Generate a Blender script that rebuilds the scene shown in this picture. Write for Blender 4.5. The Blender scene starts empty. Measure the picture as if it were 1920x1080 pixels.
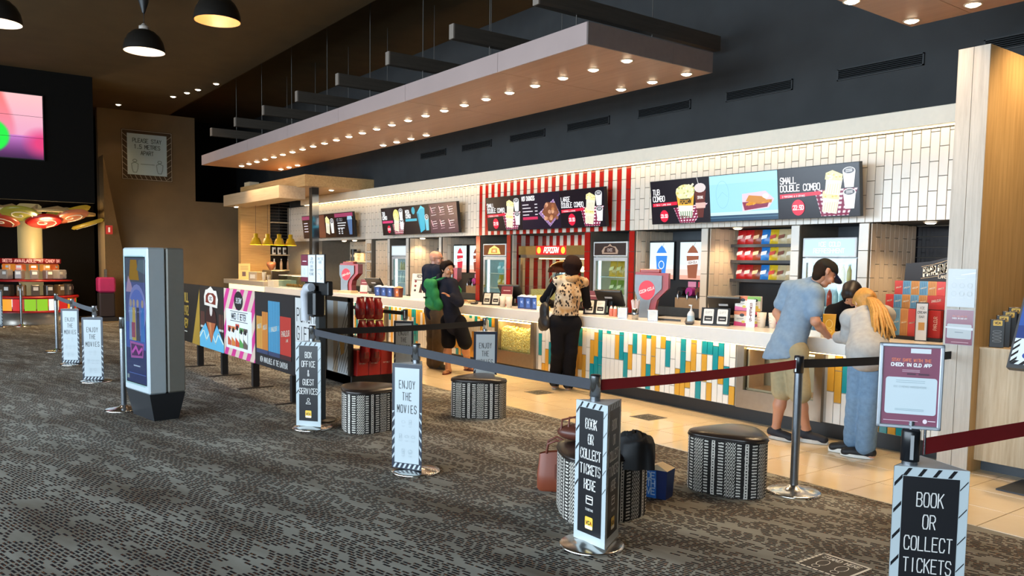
import bpy, math, random
import numpy as np
from mathutils import Vector, Matrix
random.seed(7)
PI = math.pi
SC = bpy.context.scene
COL = SC.collection

# ------------------------------------------------------------------ camera
cam_d = bpy.data.cameras.new('camera'); cam = bpy.data.objects.new('camera', cam_d); COL.objects.link(cam)
cam_d.sensor_width = 36.0; cam_d.lens = 36.0 * 1508 / 1920
cam_d.shift_y = 65 / 1920; cam_d.clip_start = 0.05; cam_d.clip_end = 200
right = Vector((0.59314611, 0.80495278, 0.01512316)); down = Vector((0.06809211, -0.03144036, -0.99718352)); fwd = Vector((-0.80221017, 0.5925053, -0.07345966))
m = Matrix.Identity(4)
for i in range(3):
    m[i][0] = right[i]; m[i][1] = -down[i]; m[i][2] = -fwd[i]
m[2][3] = 1.6
cam.matrix_world = m
SC.camera = cam
# ------------------------------------------------------------------ sky and exposure
w = bpy.data.worlds.new('sky'); SC.world = w; w.use_nodes = True
bg = w.node_tree.nodes['Background']; bg.inputs[0].default_value = (0.72, 0.87, 1.0, 1); bg.inputs[1].default_value = 9.5
SC.view_settings.view_transform = 'Standard'; SC.view_settings.look = 'None'
SC.view_settings.exposure = 0.28; SC.view_settings.gamma = 1.0; SC.view_settings.use_curve_mapping = False
DL = 85.0       # watts of one canopy downlight
# ------------------------------------------------------------------ materials
def lin(c):
    if isinstance(c, str):
        c = c.lstrip('#'); c = c if len(c) == 6 else ''.join(x * 2 for x in c); c = [int(c[i:i + 2], 16) / 255 for i in (0, 2, 4)]
    return tuple(x / 12.92 if x <= .04045 else ((x + .055) / 1.055) ** 2.4 for x in c) + (1.0,)
_MC = {}
def nodes(name):
    mt = bpy.data.materials.new(name); mt.use_nodes = True
    nt = mt.node_tree; b = nt.nodes['Principled BSDF']
    return mt, nt, b
def N(nt, t, **kw):
    n = nt.nodes.new(t)
    for k, v in kw.items():
        if k.startswith('i_'):
            k = k[2:].replace('_', ' ')
            n.inputs[int(k) if k.isdigit() else k].default_value = v
        else: setattr(n, k, v)
    return n
def M(c, rough=.5, metal=0., emit=0., var=.06, scale=18.):
    key = (c, rough, metal, emit, var, scale)
    if key in _MC: return _MC[key]
    mt, nt, b = nodes('surface_' + str(len(_MC)))
    L = lin(c); b.inputs['Base Color'].default_value = L
    b.inputs['Roughness'].default_value = rough; b.inputs['Metallic'].default_value = metal
    if rough >= .8: b.inputs['Specular IOR Level'].default_value = .12
    if emit:
        b.inputs['Emission Color'].default_value = L; b.inputs['Emission Strength'].default_value = emit
        b.inputs['Base Color'].default_value = (L[0]*.25, L[1]*.25, L[2]*.25, 1)
    elif var:
        tc = N(nt, 'ShaderNodeTexCoord'); no = N(nt, 'ShaderNodeTexNoise', i_Scale=scale, i_Detail=3.0)
        nt.links.new(tc.outputs['Object'], no.inputs['Vector'])
        mx = N(nt, 'ShaderNodeMix', data_type='RGBA')
        mx.inputs[6].default_value = tuple(x * (1 - var * 2) for x in L[:3]) + (1,)
        mx.inputs[7].default_value = tuple(min(1, x * (1 + var * 2)) for x in L[:3]) + (1,)
        nt.links.new(no.outputs['Fac'], mx.inputs[0]); nt.links.new(mx.outputs[2], b.inputs['Base Color'])
    _MC[key] = mt
    return mt
def chrome(c='#c9ccd0', r=.16): return M(c, r, 1.0, 0, .02)
def wood(name, c1, c2, axis=2, sc=3.0, rough=.45):
    if name in _MC: return _MC[name]
    mt, nt, b = nodes(name)
    tc = N(nt, 'ShaderNodeTexCoord'); mp = N(nt, 'ShaderNodeMapping')
    s = [14., 14., 14.]; s[axis] = .9; mp.inputs['Scale'].default_value = s
    no = N(nt, 'ShaderNodeTexNoise', i_Scale=sc, i_Detail=6.0, i_Roughness=.65, i_Distortion=.4)
    cr = N(nt, 'ShaderNodeValToRGB'); cr.color_ramp.elements[0].color = lin(c1); cr.color_ramp.elements[1].color = lin(c2)
    cr.color_ramp.elements[0].position = .32; cr.color_ramp.elements[1].position = .68
    nt.links.new(tc.outputs['Object'], mp.inputs[0]); nt.links.new(mp.outputs[0], no.inputs['Vector'])
    nt.links.new(no.outputs['Fac'], cr.inputs[0]); nt.links.new(cr.outputs[0], b.inputs['Base Color'])
    b.inputs['Roughness'].default_value = rough
    _MC[name] = mt
    return mt
def glass(name='clear_glass', tint='#f2faf8', a=.12):
    if name in _MC: return _MC[name]
    mt, nt, b = nodes(name)
    tr = N(nt, 'ShaderNodeBsdfTransparent'); tr.inputs[0].default_value = lin(tint)
    gl = N(nt, 'ShaderNodeBsdfGlossy'); gl.inputs['Roughness'].default_value = .05
    mx = N(nt, 'ShaderNodeMixShader'); mx.inputs[0].default_value = .055
    nt.links.new(tr.outputs[0], mx.inputs[1]); nt.links.new(gl.outputs[0], mx.inputs[2])
    nt.links.new(mx.outputs[0], nt.nodes['Material Output'].inputs[0])
    _MC[name] = mt
    return mt
def mixrgb(nt, fac, a, b):
    mx = N(nt, 'ShaderNodeMix', data_type='RGBA')
    for s, v in ((0, fac), (6, a), (7, b)):
        if hasattr(v, 'is_output'): nt.links.new(v, mx.inputs[s])
        else: mx.inputs[s].default_value = v
    return mx.outputs[2]
def mth(nt, op, a, b=0.):
    n = N(nt, 'ShaderNodeMath', operation=op)
    for s, v in ((0, a), (1, b)):
        if hasattr(v, 'is_output'): nt.links.new(v, n.inputs[s])
        else: n.inputs[s].default_value = v
    return n.outputs[0]
def carpet():
    mt, nt, b = nodes('dashed_carpet')
    tc = N(nt, 'ShaderNodeTexCoord')
    mp = N(nt, 'ShaderNodeMapping', vector_type='TEXTURE'); mp.inputs['Rotation'].default_value = (0, 0, math.radians(14))
    nt.links.new(tc.outputs['Object'], mp.inputs[0])
    # rows of short dashes: each row is shifted at random, each dash is there or missing as a whole
    sp = N(nt, 'ShaderNodeSeparateXYZ'); nt.links.new(mp.outputs[0], sp.inputs[0])
    RH, DW = .0235, .074
    row = mth(nt, 'FLOOR', mth(nt, 'DIVIDE', sp.outputs[1], RH))
    w1 = N(nt, 'ShaderNodeTexWhiteNoise', noise_dimensions='1D'); nt.links.new(row, w1.inputs['W'])
    uu = mth(nt, 'ADD', mth(nt, 'DIVIDE', sp.outputs[0], DW), mth(nt, 'MULTIPLY', w1.outputs['Value'], .9))
    colm = mth(nt, 'FLOOR', uu); fu = mth(nt, 'FRACT', uu); fv = mth(nt, 'FRACT', mth(nt, 'DIVIDE', sp.outputs[1], RH))
    cell = N(nt, 'ShaderNodeCombineXYZ'); nt.links.new(colm, cell.inputs[0]); nt.links.new(row, cell.inputs[1])
    w2 = N(nt, 'ShaderNodeTexWhiteNoise', noise_dimensions='2D'); nt.links.new(cell.outputs[0], w2.inputs['Vector'])
    inu = mth(nt, 'MULTIPLY', mth(nt, 'GREATER_THAN', fu, .07), mth(nt, 'LESS_THAN', fu, mth(nt, 'ADD', .74, mth(nt, 'MULTIPLY', w2.outputs['Value'], .18))))
    inv = mth(nt, 'MULTIPLY', mth(nt, 'GREATER_THAN', fv, .2), mth(nt, 'LESS_THAN', fv, .80))
    cs = N(nt, 'ShaderNodeVectorMath', operation='MULTIPLY'); cs.inputs[1].default_value = (DW * 3.1, RH * 9.0, 1); nt.links.new(cell.outputs[0], cs.inputs[0])
    n1 = N(nt, 'ShaderNodeTexNoise', i_Scale=1.0, i_Detail=3.0, i_Roughness=.65); nt.links.new(cs.outputs[0], n1.inputs['Vector'])
    m2 = N(nt, 'ShaderNodeMapping'); m2.inputs['Scale'].default_value = (2.9, 8.5, 1); nt.links.new(mp.outputs[0], m2.inputs[0])
    on = mth(nt, 'GREATER_THAN', mth(nt, 'ADD', n1.outputs['Fac'], mth(nt, 'MULTIPLY', mth(nt, 'SUBTRACT', w2.outputs['Value'], .5), .10)), .445)
    dash = mth(nt, 'MULTIPLY', mth(nt, 'MULTIPLY', inu, inv), on)
    m5 = N(nt, 'ShaderNodeMapping'); m5.inputs['Scale'].default_value = (.7, 2.2, 1); nt.links.new(mp.outputs[0], m5.inputs[0])
    n2 = N(nt, 'ShaderNodeTexNoise', i_Scale=1.0, i_Detail=4.0); nt.links.new(m5.outputs[0], n2.inputs['Vector'])
    gr = N(nt, 'ShaderNodeValToRGB'); gr.color_ramp.elements[0].position = .34; gr.color_ramp.elements[1].position = .66; gr.color_ramp.elements[0].color = lin('#6d6559'); gr.color_ramp.elements[1].color = lin('#a2a198')
    nt.links.new(n2.outputs['Fac'], gr.inputs[0]); ground = gr.outputs[0]
    n3 = N(nt, 'ShaderNodeTexNoise', i_Scale=16.0, i_Detail=1.0); nt.links.new(m2.outputs[0], n3.inputs['Vector'])
    r3 = N(nt, 'ShaderNodeValToRGB'); e = r3.color_ramp.elements
    e[0].position = 0; e[0].color = lin('#1a1619'); e[1].position = .61; e[1].color = lin('#1a1619')
    for p, c in ((.64, '#8a4030'), (.69, '#96702a'), (.73, '#2a2226')): x = e.new(p); x.color = lin(c)
    for p, c in ((.28, '#2e4a58'), (.31, '#201c20')): x = e.new(p); x.color = lin(c)
    e[0].color = lin('#3a5566')
    nt.links.new(n3.outputs['Fac'], r3.inputs[0])
    nt.links.new(mixrgb(nt, dash, ground, r3.outputs[0]), b.inputs['Base Color'])
    b.inputs['Roughness'].default_value = .95; b.inputs['Specular IOR Level'].default_value = .1
    n4 = N(nt, 'ShaderNodeTexNoise', i_Scale=260.0); nt.links.new(tc.outputs['Object'], n4.inputs['Vector'])
    bp = N(nt, 'ShaderNodeBump', i_Strength=.3, i_Distance=.004); nt.links.new(n4.outputs['Fac'], bp.inputs['Height']); nt.links.new(bp.outputs[0], b.inputs['Normal'])
    return mt
def stone(name, c1, c2, rough=.18, sc=2.2):
    mt, nt, b = nodes(name)
    tc = N(nt, 'ShaderNodeTexCoord'); g = N(nt, 'ShaderNodeNewGeometry')
    no = N(nt, 'ShaderNodeTexNoise', i_Scale=sc, i_Detail=6.0, i_Roughness=.6); nt.links.new(g.outputs['Position'], no.inputs['Vector'])
    nt.links.new(mixrgb(nt, no.outputs['Fac'], lin(c1), lin(c2)), b.inputs['Base Color'])
    b.inputs['Roughness'].default_value = rough
    return mt
def popcorn_mat():
    mt, nt, b = nodes('popcorn_mat')
    tc = N(nt, 'ShaderNodeTexCoord'); no = N(nt, 'ShaderNodeTexVoronoi', i_Scale=48.0); nt.links.new(tc.outputs['Object'], no.inputs['Vector'])
    nt.links.new(mixrgb(nt, no.outputs['Distance'], lin('#ffeeb4'), lin('#d9a93a')), b.inputs['Base Color']); b.inputs['Roughness'].default_value = .8
    return mt

# ------------------------------------------------------------------ mesh helpers
class MB:
    def __init__(s): s.v = []; s.f = []; s.m = []; s.s = []; s.mi = 0; s.X = None
    def add(s, vs, fs, mi=None, sm=False):
        o = len(s.v)
        if s.X is not None: vs = [tuple(s.X @ Vector(p)) for p in vs]
        s.v += [tuple(p) for p in vs]; k = s.mi if mi is None else mi
        for f in fs: s.f.append(tuple(o + i for i in f)); s.m.append(k); s.s.append(sm)
        return s
    def box(s, x0, x1, y0, y1, z0, z1, mi=None):
        return s.add([(x0, y0, z0), (x1, y0, z0), (x1, y1, z0), (x0, y1, z0), (x0, y0, z1), (x1, y0, z1), (x1, y1, z1), (x0, y1, z1)],
                     [(0, 3, 2, 1), (4, 5, 6, 7), (0, 1, 5, 4), (1, 2, 6, 5), (2, 3, 7, 6), (3, 0, 4, 7)], mi)
    def bbox(s, x0, x1, y0, y1, z0, z1, b=.01, mi=None):       # box with chamfered edges
        P = []; I = {}
        X = (x0, x1); Y = (y0, y1); Z = (z0, z1); sg = (1, -1)
        for i in (0, 1):
            for j in (0, 1):
                for k in (0, 1):
                    for a in range(3):
                        p = [X[i] + sg[i] * b, Y[j] + sg[j] * b, Z[k] + sg[k] * b]; p[a] = (X[i], Y[j], Z[k])[a]
                        I[i, j, k, a] = len(P); P.append(tuple(p))
        F = []
        for a in range(3):
            o = [x for x in range(3) if x != a]
            for e in (0, 1):
                q = []
                for (u, t) in ((0, 0), (1, 0), (1, 1), (0, 1)):
                    c = [0, 0, 0]; c[a] = e; c[o[0]] = u; c[o[1]] = t; q.append(I[c[0], c[1], c[2], a])
                F.append(tuple(q))
        for a in range(3):                      # edges along axis a
            o = [x for x in range(3) if x != a]
            for u in (0, 1):
                for t in (0, 1):
                    c0 = [0, 0, 0]; c0[o[0]] = u; c0[o[1]] = t; c1 = list(c0); c1[a] = 1
                    F.append((I[c0[0], c0[1], c0[2], o[0]], I[c1[0], c1[1], c1[2], o[0]], I[c1[0], c1[1], c1[2], o[1]], I[c0[0], c0[1], c0[2], o[1]]))
        for i in (0, 1):
            for j in (0, 1):
                for k in (0, 1): F.append((I[i, j, k, 0], I[i, j, k, 1], I[i, j, k, 2]))
        return s.add(P, F, mi)
    def cyl(s, p0, p1, r0, r1=None, n=14, cap=True, mi=None, sm=True):
        r1 = r0 if r1 is None else r1
        p0 = Vector(p0); p1 = Vector(p1); d = (p1 - p0).normalized()
        a = d.orthogonal().normalized(); c = d.cross(a)
        R0 = [p0 + (a * math.cos(t) + c * math.sin(t)) * r0 for t in [2 * PI * i / n for i in range(n)]]
        R1 = [p1 + (a * math.cos(t) + c * math.sin(t)) * r1 for t in [2 * PI * i / n for i in range(n)]]
        s.add(R0 + R1, [(i, (i + 1) % n, n + (i + 1) % n, n + i) for i in range(n)], mi, sm)
        if cap: s.add(R0, [tuple(range(n - 1, -1, -1))], mi); s.add(R1, [tuple(range(n))], mi)
        return s
    def lathe(s, prof, c=(0, 0, 0), n=24, mi=None, sm=True, a0=0, a1=2 * PI):
        full = abs(a1 - a0 - 2 * PI) < 1e-6; k = n if full else n + 1
        vs = []; fs = []
        for r, z in prof:
            for i in range(k):
                t = a0 + (a1 - a0) * i / n; vs.append((c[0] + r * math.cos(t), c[1] + r * math.sin(t), c[2] + z))
        for j in range(len(prof) - 1):
            for i in range(n):
                q = (i + 1) % k
                fs.append((j * k + i, j * k + q, (j + 1) * k + q, (j + 1) * k + i))
        return s.add(vs, fs, mi, sm)
    def tube(s, pts, r, n=8, mi=None, cap=True):
        pts = [Vector(p) for p in pts]; rs = r if isinstance(r, (list, tuple)) else [r] * len(pts)
        vs = []; fs = []; a = None
        for i, p in enumerate(pts):
            d = (pts[min(i + 1, len(pts) - 1)] - pts[max(i - 1, 0)]).normalized()
            a = d.orthogonal().normalized() if a is None else (a - d * a.dot(d)).normalized()
            c = d.cross(a)
            for k in range(n): t = 2 * PI * k / n; vs.append(p + (a * math.cos(t) + c * math.sin(t)) * rs[i])
        for i in range(len(pts) - 1):
            for k in range(n): fs.append((i * n + k, i * n + (k + 1) % n, (i + 1) * n + (k + 1) % n, (i + 1) * n + k))
        s.add(vs, fs, mi, True)
        if cap: s.add(vs[:n], [tuple(range(n - 1, -1, -1))], mi); s.add(vs[-n:], [tuple(range(n))], mi)
        return s
    def prism(s, poly, z0, z1, mi=None, top=None, sm=False):    # poly (x, y) counter-clockwise, extruded along z
        n = len(poly); top = top or poly
        return s.add([(x, y, z0) for x, y in poly] + [(x, y, z1) for x, y in top],
                     [tuple(range(n - 1, -1, -1)), tuple(range(n, 2 * n))], mi).add([(x, y, z0) for x, y in poly] + [(x, y, z1) for x, y in top],
                     [(i, (i + 1) % n, n + (i + 1) % n, n + i) for i in range(n)], mi, sm)
    def sphere(s, c, r, n=14, k=9, mi=None, sc=(1, 1, 1)):
        prof = [(math.sin(PI * i / k), -math.cos(PI * i / k)) for i in range(k + 1)]
        vs = []; fs = []
        for a, z in prof:
            for i in range(n): t = 2 * PI * i / n; vs.append((c[0] + r * sc[0] * a * math.cos(t), c[1] + r * sc[1] * a * math.sin(t), c[2] + r * sc[2] * z))
        for j in range(k):
            for i in range(n): fs.append((j * n + i, j * n + (i + 1) % n, (j + 1) * n + (i + 1) % n, (j + 1) * n + i))
        return s.add(vs, fs, mi, True)
    def data(s, name, mats):
        me = bpy.data.meshes.new(name); me.from_pydata(s.v, [], s.f)
        for t in (mats if isinstance(mats, (list, tuple)) else [mats]): me.materials.append(t)
        me.polygons.foreach_set('material_index', s.m); me.polygons.foreach_set('use_smooth', s.s)
        me.update(); return me
    def build(s, name, mats, parent=None, loc=None, rz=0.):
        return link(name, s.data(name, mats), parent, loc, rz)
def link(name, me, parent=None, loc=None, rz=0.):
    o = bpy.data.objects.new(name, me); COL.objects.link(o)
    if parent is not None: o.parent = parent
    if loc is not None: o.location = loc
    if rz: o.rotation_euler = (0, 0, rz)
    return o
def tag(o, label, cat, group=None):
    o['label'] = label; o['category'] = cat
    if group: o['group'] = group
    return o
def thing(name, label, cat, loc=(0, 0, 0), rz=0., group=None):
    o = bpy.data.objects.new(name, None); COL.objects.link(o); o.location = loc; o.rotation_euler = (0, 0, rz); o.empty_display_size = .1
    return tag(o, label, cat, group)
def struct(o): o['kind'] = 'structure'; return o
def dup(o, loc, rz, label, parent=None):
    c = o.copy(); COL.objects.link(c)
    if parent is None: c.location = loc; c.rotation_euler = (0, 0, rz); c['label'] = label
    else: c.parent = parent
    for ch in o.children: dup(ch, None, 0, None, c)
    return c
# ------------------------------------------------------------------ flat print: a narrow stroke alphabet and drawing on panels
GL = {'A': '0,0 .5,1 1,0|.2,.36 .8,.36', 'B': '0,0 0,1 .7,1 .95,.85 .95,.65 .7,.53 0,.53|.7,.53 1,.38 1,.15 .7,0 0,0', 'C': '1,.78 .8,1 .2,1 0,.8 0,.2 .2,0 .8,0 1,.22',
 'D': '0,0 0,1 .65,1 1,.75 1,.25 .65,0 0,0', 'E': '1,1 0,1 0,0 1,0|0,.52 .8,.52', 'F': '1,1 0,1 0,0|0,.52 .8,.52', 'G': '1,.78 .8,1 .2,1 0,.8 0,.2 .2,0 .8,0 1,.2 1,.45 .6,.45',
 'H': '0,0 0,1|1,0 1,1|0,.52 1,.52', 'I': '.5,0 .5,1', 'J': '.9,1 .9,.2 .7,0 .25,0 .05,.22', 'K': '0,0 0,1|1,1 0,.42|.35,.6 1,0', 'L': '0,1 0,0 1,0', 'M': '0,0 0,1 .5,.35 1,1 1,0',
 'N': '0,0 0,1 1,0 1,1', 'O': '.2,0 0,.2 0,.8 .2,1 .8,1 1,.8 1,.2 .8,0 .2,0', 'P': '0,0 0,1 .7,1 1,.85 1,.6 .7,.45 0,.45', 'Q': '.2,0 0,.2 0,.8 .2,1 .8,1 1,.8 1,.2 .8,0 .2,0|.6,.25 1,0',
 'R': '0,0 0,1 .7,1 1,.85 1,.62 .7,.48 0,.48|.55,.48 1,0', 'S': '1,.8 .8,1 .2,1 0,.8 0,.65 .2,.54 .8,.46 1,.35 1,.2 .8,0 .2,0 0,.2', 'T': '0,1 1,1|.5,1 .5,0', 'U': '0,1 0,.2 .2,0 .8,0 1,.2 1,1',
 'V': '0,1 .5,0 1,1', 'W': '0,1 .25,0 .5,.7 .75,0 1,1', 'X': '0,0 1,1|0,1 1,0', 'Y': '0,1 .5,.5 1,1|.5,.5 .5,0', 'Z': '0,1 1,1 0,0 1,0', '&': '1,0 .2,.72 .3,1 .65,1 .72,.75 .05,.3 .25,0 .6,0 1,.4',
 '0': '.2,0 0,.2 0,.8 .2,1 .8,1 1,.8 1,.2 .8,0 .2,0', '1': '.25,.8 .55,1 .55,0', '2': '0,.8 .2,1 .8,1 1,.8 1,.6 0,0 1,0', '3': '0,.85 .2,1 .8,1 1,.8 1,.62 .75,.53 .4,.53|.75,.53 1,.4 1,.2 .8,0 .2,0 0,.15',
 '4': '.75,0 .75,1 0,.3 1,.3', '5': '1,1 .1,1 .05,.55 .7,.6 1,.4 1,.2 .8,0 .2,0 0,.15', '9': '1,.55 .8,.42 .2,.42 0,.6 0,.82 .2,1 .8,1 1,.82 1,.2 .8,0 .2,0', '.': '.4,0 .6,0 .6,.08', '$': '1,.8 .8,.95 .2,.95 0,.75 .2,.54 .8,.46 1,.3 .8,.05 .2,.05 0,.2|.5,1.1 .5,-.1',
 '/': '0,0 1,1', "'": '.5,1 .45,.75', '-': '.1,.5 .9,.5'}
GL = {k: [[tuple(map(float, p.split(','))) for p in l.split()] for l in v.split('|')] for k, v in GL.items()}
class Art:
    """flat print on a panel: origin o, axes u (along), v (up); each layer sits a hair above the last"""
    def __init__(s, o, u, v, emit=0., rough=.45, eps=.00025):
        s.o = Vector(o); s.u = Vector(u).normalized(); s.w = Vector(v).normalized(); s.n = s.u.cross(s.w); s.b = MB(); s.c = {}; s.e = emit; s.r = rough; s.k = 0; s.eps = eps
    def slot(s, c):
        e, r = s.e, s.r
        if isinstance(c, tuple): c, e = c
        k = (c, e)
        if k not in s.c: s.c[k] = len(s.c)
        return s.c[k]
    def P(s, a, b): return s.o + s.u * a + s.w * b + s.n * (s.eps * s.k)
    def poly(s, pts, c, up=True):
        if up: s.k += 1
        s.b.add([s.P(a, b) for a, b in pts], [tuple(range(len(pts)))], s.slot(c)); return s
    def rect(s, x0, y0, x1, y1, c, up=True): return s.poly([(x0, y0), (x1, y0), (x1, y1), (x0, y1)], c, up)
    def ell(s, x, y, rx, ry, c, n=20, up=True): return s.poly([(x + rx * math.cos(2 * PI * i / n), y + ry * math.sin(2 * PI * i / n)) for i in range(n)], c, up)
    def rrect(s, x0, y0, x1, y1, r, c):
        pts = []
        for cx, cy, a in ((x1 - r, y0 + r, -90), (x1 - r, y1 - r, 0), (x0 + r, y1 - r, 90), (x0 + r, y0 + r, 180)):
            pts += [(cx + r * math.cos(math.radians(a + t)), cy + r * math.sin(math.radians(a + t))) for t in (0, 30, 60, 90)]
        return s.poly(pts, c)
    def line(s, pts, w, c, up=True):
        if up: s.k += 1
        sl = s.slot(c)
        for (x0, y0), (x1, y1) in zip(pts, pts[1:]):
            L = math.hypot(x1 - x0, y1 - y0)
            if L < 1e-9: continue
            dx, dy = (x1 - x0) / L, (y1 - y0) / L; h = w / 2; e = h * .6
            s.b.add([s.P(x0 - dx * e + dy * h, y0 - dy * e - dx * h), s.P(x1 + dx * e + dy * h, y1 + dy * e - dx * h), s.P(x1 + dx * e - dy * h, y1 + dy * e + dx * h), s.P(x0 - dx * e - dy * h, y0 - dy * e + dx * h)], [(0, 1, 2, 3)], sl)
        return s
    def ring(s, x, y, rx, ry, w, c, n=18): return s.line([(x + rx * math.cos(2 * PI * i / n), y + ry * math.sin(2 * PI * i / n)) for i in range(n + 1)], w, c)
    def text(s, t, x, y, h, c, cw=.5, gap=.35, sw=.12, al='c', skew=0., slope=0.):
        """cw: letter width / height, gap: gap / letter width, sw: stroke / height"""
        W = h * cw; adv = W * (1 + gap); tot = adv * len(t) - W * gap
        x0 = x - tot / 2 if al == 'c' else (x if al == 'l' else x - tot)
        s.k += 1
        for i, ch in enumerate(t):
            for pl in GL.get(ch, []):
                pts = []
                for a, b in pl:
                    X = x0 + i * adv + a * W; pts.append((X + skew * b * h, y + b * h + slope * (X - x)))
                s.line(pts, h * sw, c, False)
        return s
    def build(s, name, parent=None, label=None):
        mats = [M(c, s.r, 0, e, 0.) for (c, e) in s.c]
        o = s.b.build(name, mats, parent)
        if label: o['label'] = label
        return o
# ================================================================== the room
MAT_GROUT = M('#6f675c', .9); MAT_DARKWALL = M('#393a3b', .8, 0, 0, .1, 3.); MAT_CEIL = M('#463824', .85, 0, 0, .1, 2.)
MAT_BROWN = M('#6d5c46', .85, 0, 0, .08, 2.); MAT_WHITE_TILE = M('#d6cfc4', .2, 0, 0, .03, 4.); MAT_RED_TILE = M('#a3211a', .18, 0, 0, .08, 5.)
MAT_CREAM = M('#e0d6c4', .5, 0, 0, .03); MAT_BLACK = M('#141416', .45); MAT_BLACKG = M('#0c0c0e', .15)
MAT_OAK = wood('pale_oak', '#a8906f', '#c4b092', 2, 2.2); MAT_OAKX = wood('pale_oak_lengthwise', '#b08a58', '#cfaa76', 0, 2.2); MAT_GREYOAK = wood('grey_oak', '#a39a8e', '#b9b1a6', 2, 2.6)
LEDW = M('#ffdc9c', .5, 0, 14., 0)
fl = struct(MB().box(-21.8, 7, -7, 5.295, -.02, 0).build('floor', carpet()))
ft = struct(MB().box(-27, 7, -7, 10, -.06, -.02).box(-27, -21.8, -7, 10, -.02, -.004, 1).box(-21.8, 7, 5.295, 10, -.02, -.008, 0).build('floor_walkway', [MAT_GROUT, stone('far_tile', '#c9b08c', '#b89c76')]))
MAT_FT = stone('cream_floor_tile', '#d9c29c', '#e8d6b6', .14, 3.)
tm = MB(); g = .0022; s = .45
tm.add([(g, g, -.008), (s - g, g, -.008), (s - g, s - g, -.008), (g, s - g, -.008), (g * 2, g * 2, 0), (s - g * 2, g * 2, 0), (s - g * 2, s - g * 2, 0), (g * 2, s - g * 2, 0)],
       [(4, 5, 6, 7), (0, 1, 5, 4), (1, 2, 6, 5), (2, 3, 7, 6), (3, 0, 4, 7)])
tme = tm.data('tile', MAT_FT)
for i in range(46):
    for j in range(4): link('tile', tme, ft, (-.435 - .45 * (i + 1), 5.302 + .45 * j, 0))
# ceiling: low brown plasterboard over the foyer, higher black void over the counters
struct(MB().box(-27, 7, -7, 5.5, 5.4, 5.5).box(-27, 7, 5.4, 5.5, 5.5, 5.95).box(-27, 7, 5.4, 10, 5.95, 6.05).build('ceiling', MAT_CEIL))
# window wall behind the viewer (daylight)
wf = MB().box(-27, -17, -7.2, -7, 0, 5.4).box(5, 7, -7.2, -7, 0, 5.4).box(-17, 5, -7.2, -7, 4.6, 5.4).box(-17, 5, -7.2, -7, 0, .15)
for k in range(7): wf.box(-17 + 22 * (k + 1) / 8 - .05, -17 + 22 * (k + 1) / 8 + .05, -7.2, -7, .15, 4.6)
struct(wf.build('wall_front', M('#5a5a5a', .8)))
pl = bpy.data.lights.new('window_portal', 'AREA'); pl.shape = 'RECTANGLE'; pl.size = 22; pl.size_y = 4.45; pl.cycles.is_portal = True
po = bpy.data.objects.new('window_portal', pl); COL.objects.link(po); po.location = (-6, -6.98, 2.38); po.rotation_euler = (-PI / 2, 0, PI)
po.rotation_euler = (PI / 2, 0, 0)
struct(MB().box(7, 7.2, -7.2, 10, 0, 6).build('wall_right', M('#6b6459', .8)))
struct(MB().box(-27.2, -27, -7.2, 10, 0, 6.05).box(-24.6, -24.5, -7, 3.9, 0, 5.4).build('wall_left', M('#1c1814', .9)))
# brown end wall, stepped down to the right, and the dark hanging wall with the video screen
struct(MB().box(-23.2, -23, 3.78, 6.17, 0, 5.4).box(-23.2, -23, 6.17, 9.5, 0, 3.16).build('wall_end', MAT_BROWN))
wd = MB(); wd.add([(-22.98, 3.80, 0), (-22.98, 4.62, 0), (-22.98, 3.80, 4.15), (-22.4, 3.80, 0), (-22.4, 3.80, 4.15)], [(0, 1, 2), (3, 4, 1), (0, 3, 1), (1, 4, 2), (0, 2, 4, 3)])  # lighter wedge: slanting light on the end wall put into shape and colour
struct(wd.build('trim_lit_wedge', M('#8a7454', .85)))
struct(MB().box(-19.5, -19.3, -7, 3.1, 2.75, 5.4).build('wall_bulkhead', M('#0b0907', .95)))
struct(MB().box(-27, 7, 9.6, 9.8, 0, 6).box(-27, 7, 8.55, 8.7, 3.0, 5.95).build('wall_upper', MAT_DARKWALL))

# ---- the tiled back wall with its niches
NICHE = [(-19.69, -17.14, 'coffee'), (-16.84, -16.05, 'panel'), (-15.95, -15.21, 'fridge'), (-15.10, -13.86, 'snack'), (-13.77, -12.53, 'drinks'), (-12.39, -11.555, 'fridge'),
         (-11.44, -9.49, 'popcorn'), (-9.36, -8.51, 'fridge'), (-8.40, -7.16, 'drinks'), (-7.045, -5.79, 'snack'), (-5.675, -4.93, 'fridge'), (-4.81, -3.12, 'parlour')]
LZ = 2.105
wb = MB().box(-22.1, -3.0, 8.412, 8.6, LZ + .006, 3.05)
xs = -22.1
for x0, x1, k in NICHE:
    wb.box(xs, x0, 8.412, 9.45, 0, LZ + .006)
    dep = {'panel': 8.55, 'parlour': 9.42, 'coffee': 9.3}.get(k, 9.2)
    wb.box(x0, x1, dep, dep + .1, 0, LZ + .006, 1 if k in ('fridge', 'drinks', 'snack') else 0); wb.box(x0, x1, 8.6, dep, LZ + .006, LZ + .05, 1)
    xs = x1
wb.box(-3.12, -3.0, 8.412, 9.45, 0, LZ)
wallb = struct(wb.build('wall_back', [MAT_GROUT, M('#4c5054', .7, 0, 0, .15, 6.)]))
TW = .0958; TILES = []          # (x, y, z0, z1, facing, colour)
def col_tiles(i, x0, x1, z0, z1, y, c, ph):
    z = z0 - (.15 if ph else 0.)
    while z < z1 - .02:
        a, b_ = max(z, z0), min(z + .3, z1)
        if b_ - a > .02: TILES.append((x0, x1, a, b_, y, 'f', c))
        z += .3
n = int((22.0 - 3.14) / TW)
for i in range(n):
    x1 = -3.14 - i * TW; x0 = x1 - TW
    c = 1 if (-12.52 < x0 < -8.42 and i % 2 == 0) else 0
    col_tiles(i, x0, x1, LZ, 3.04, 8.4, c, i % 2)
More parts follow.
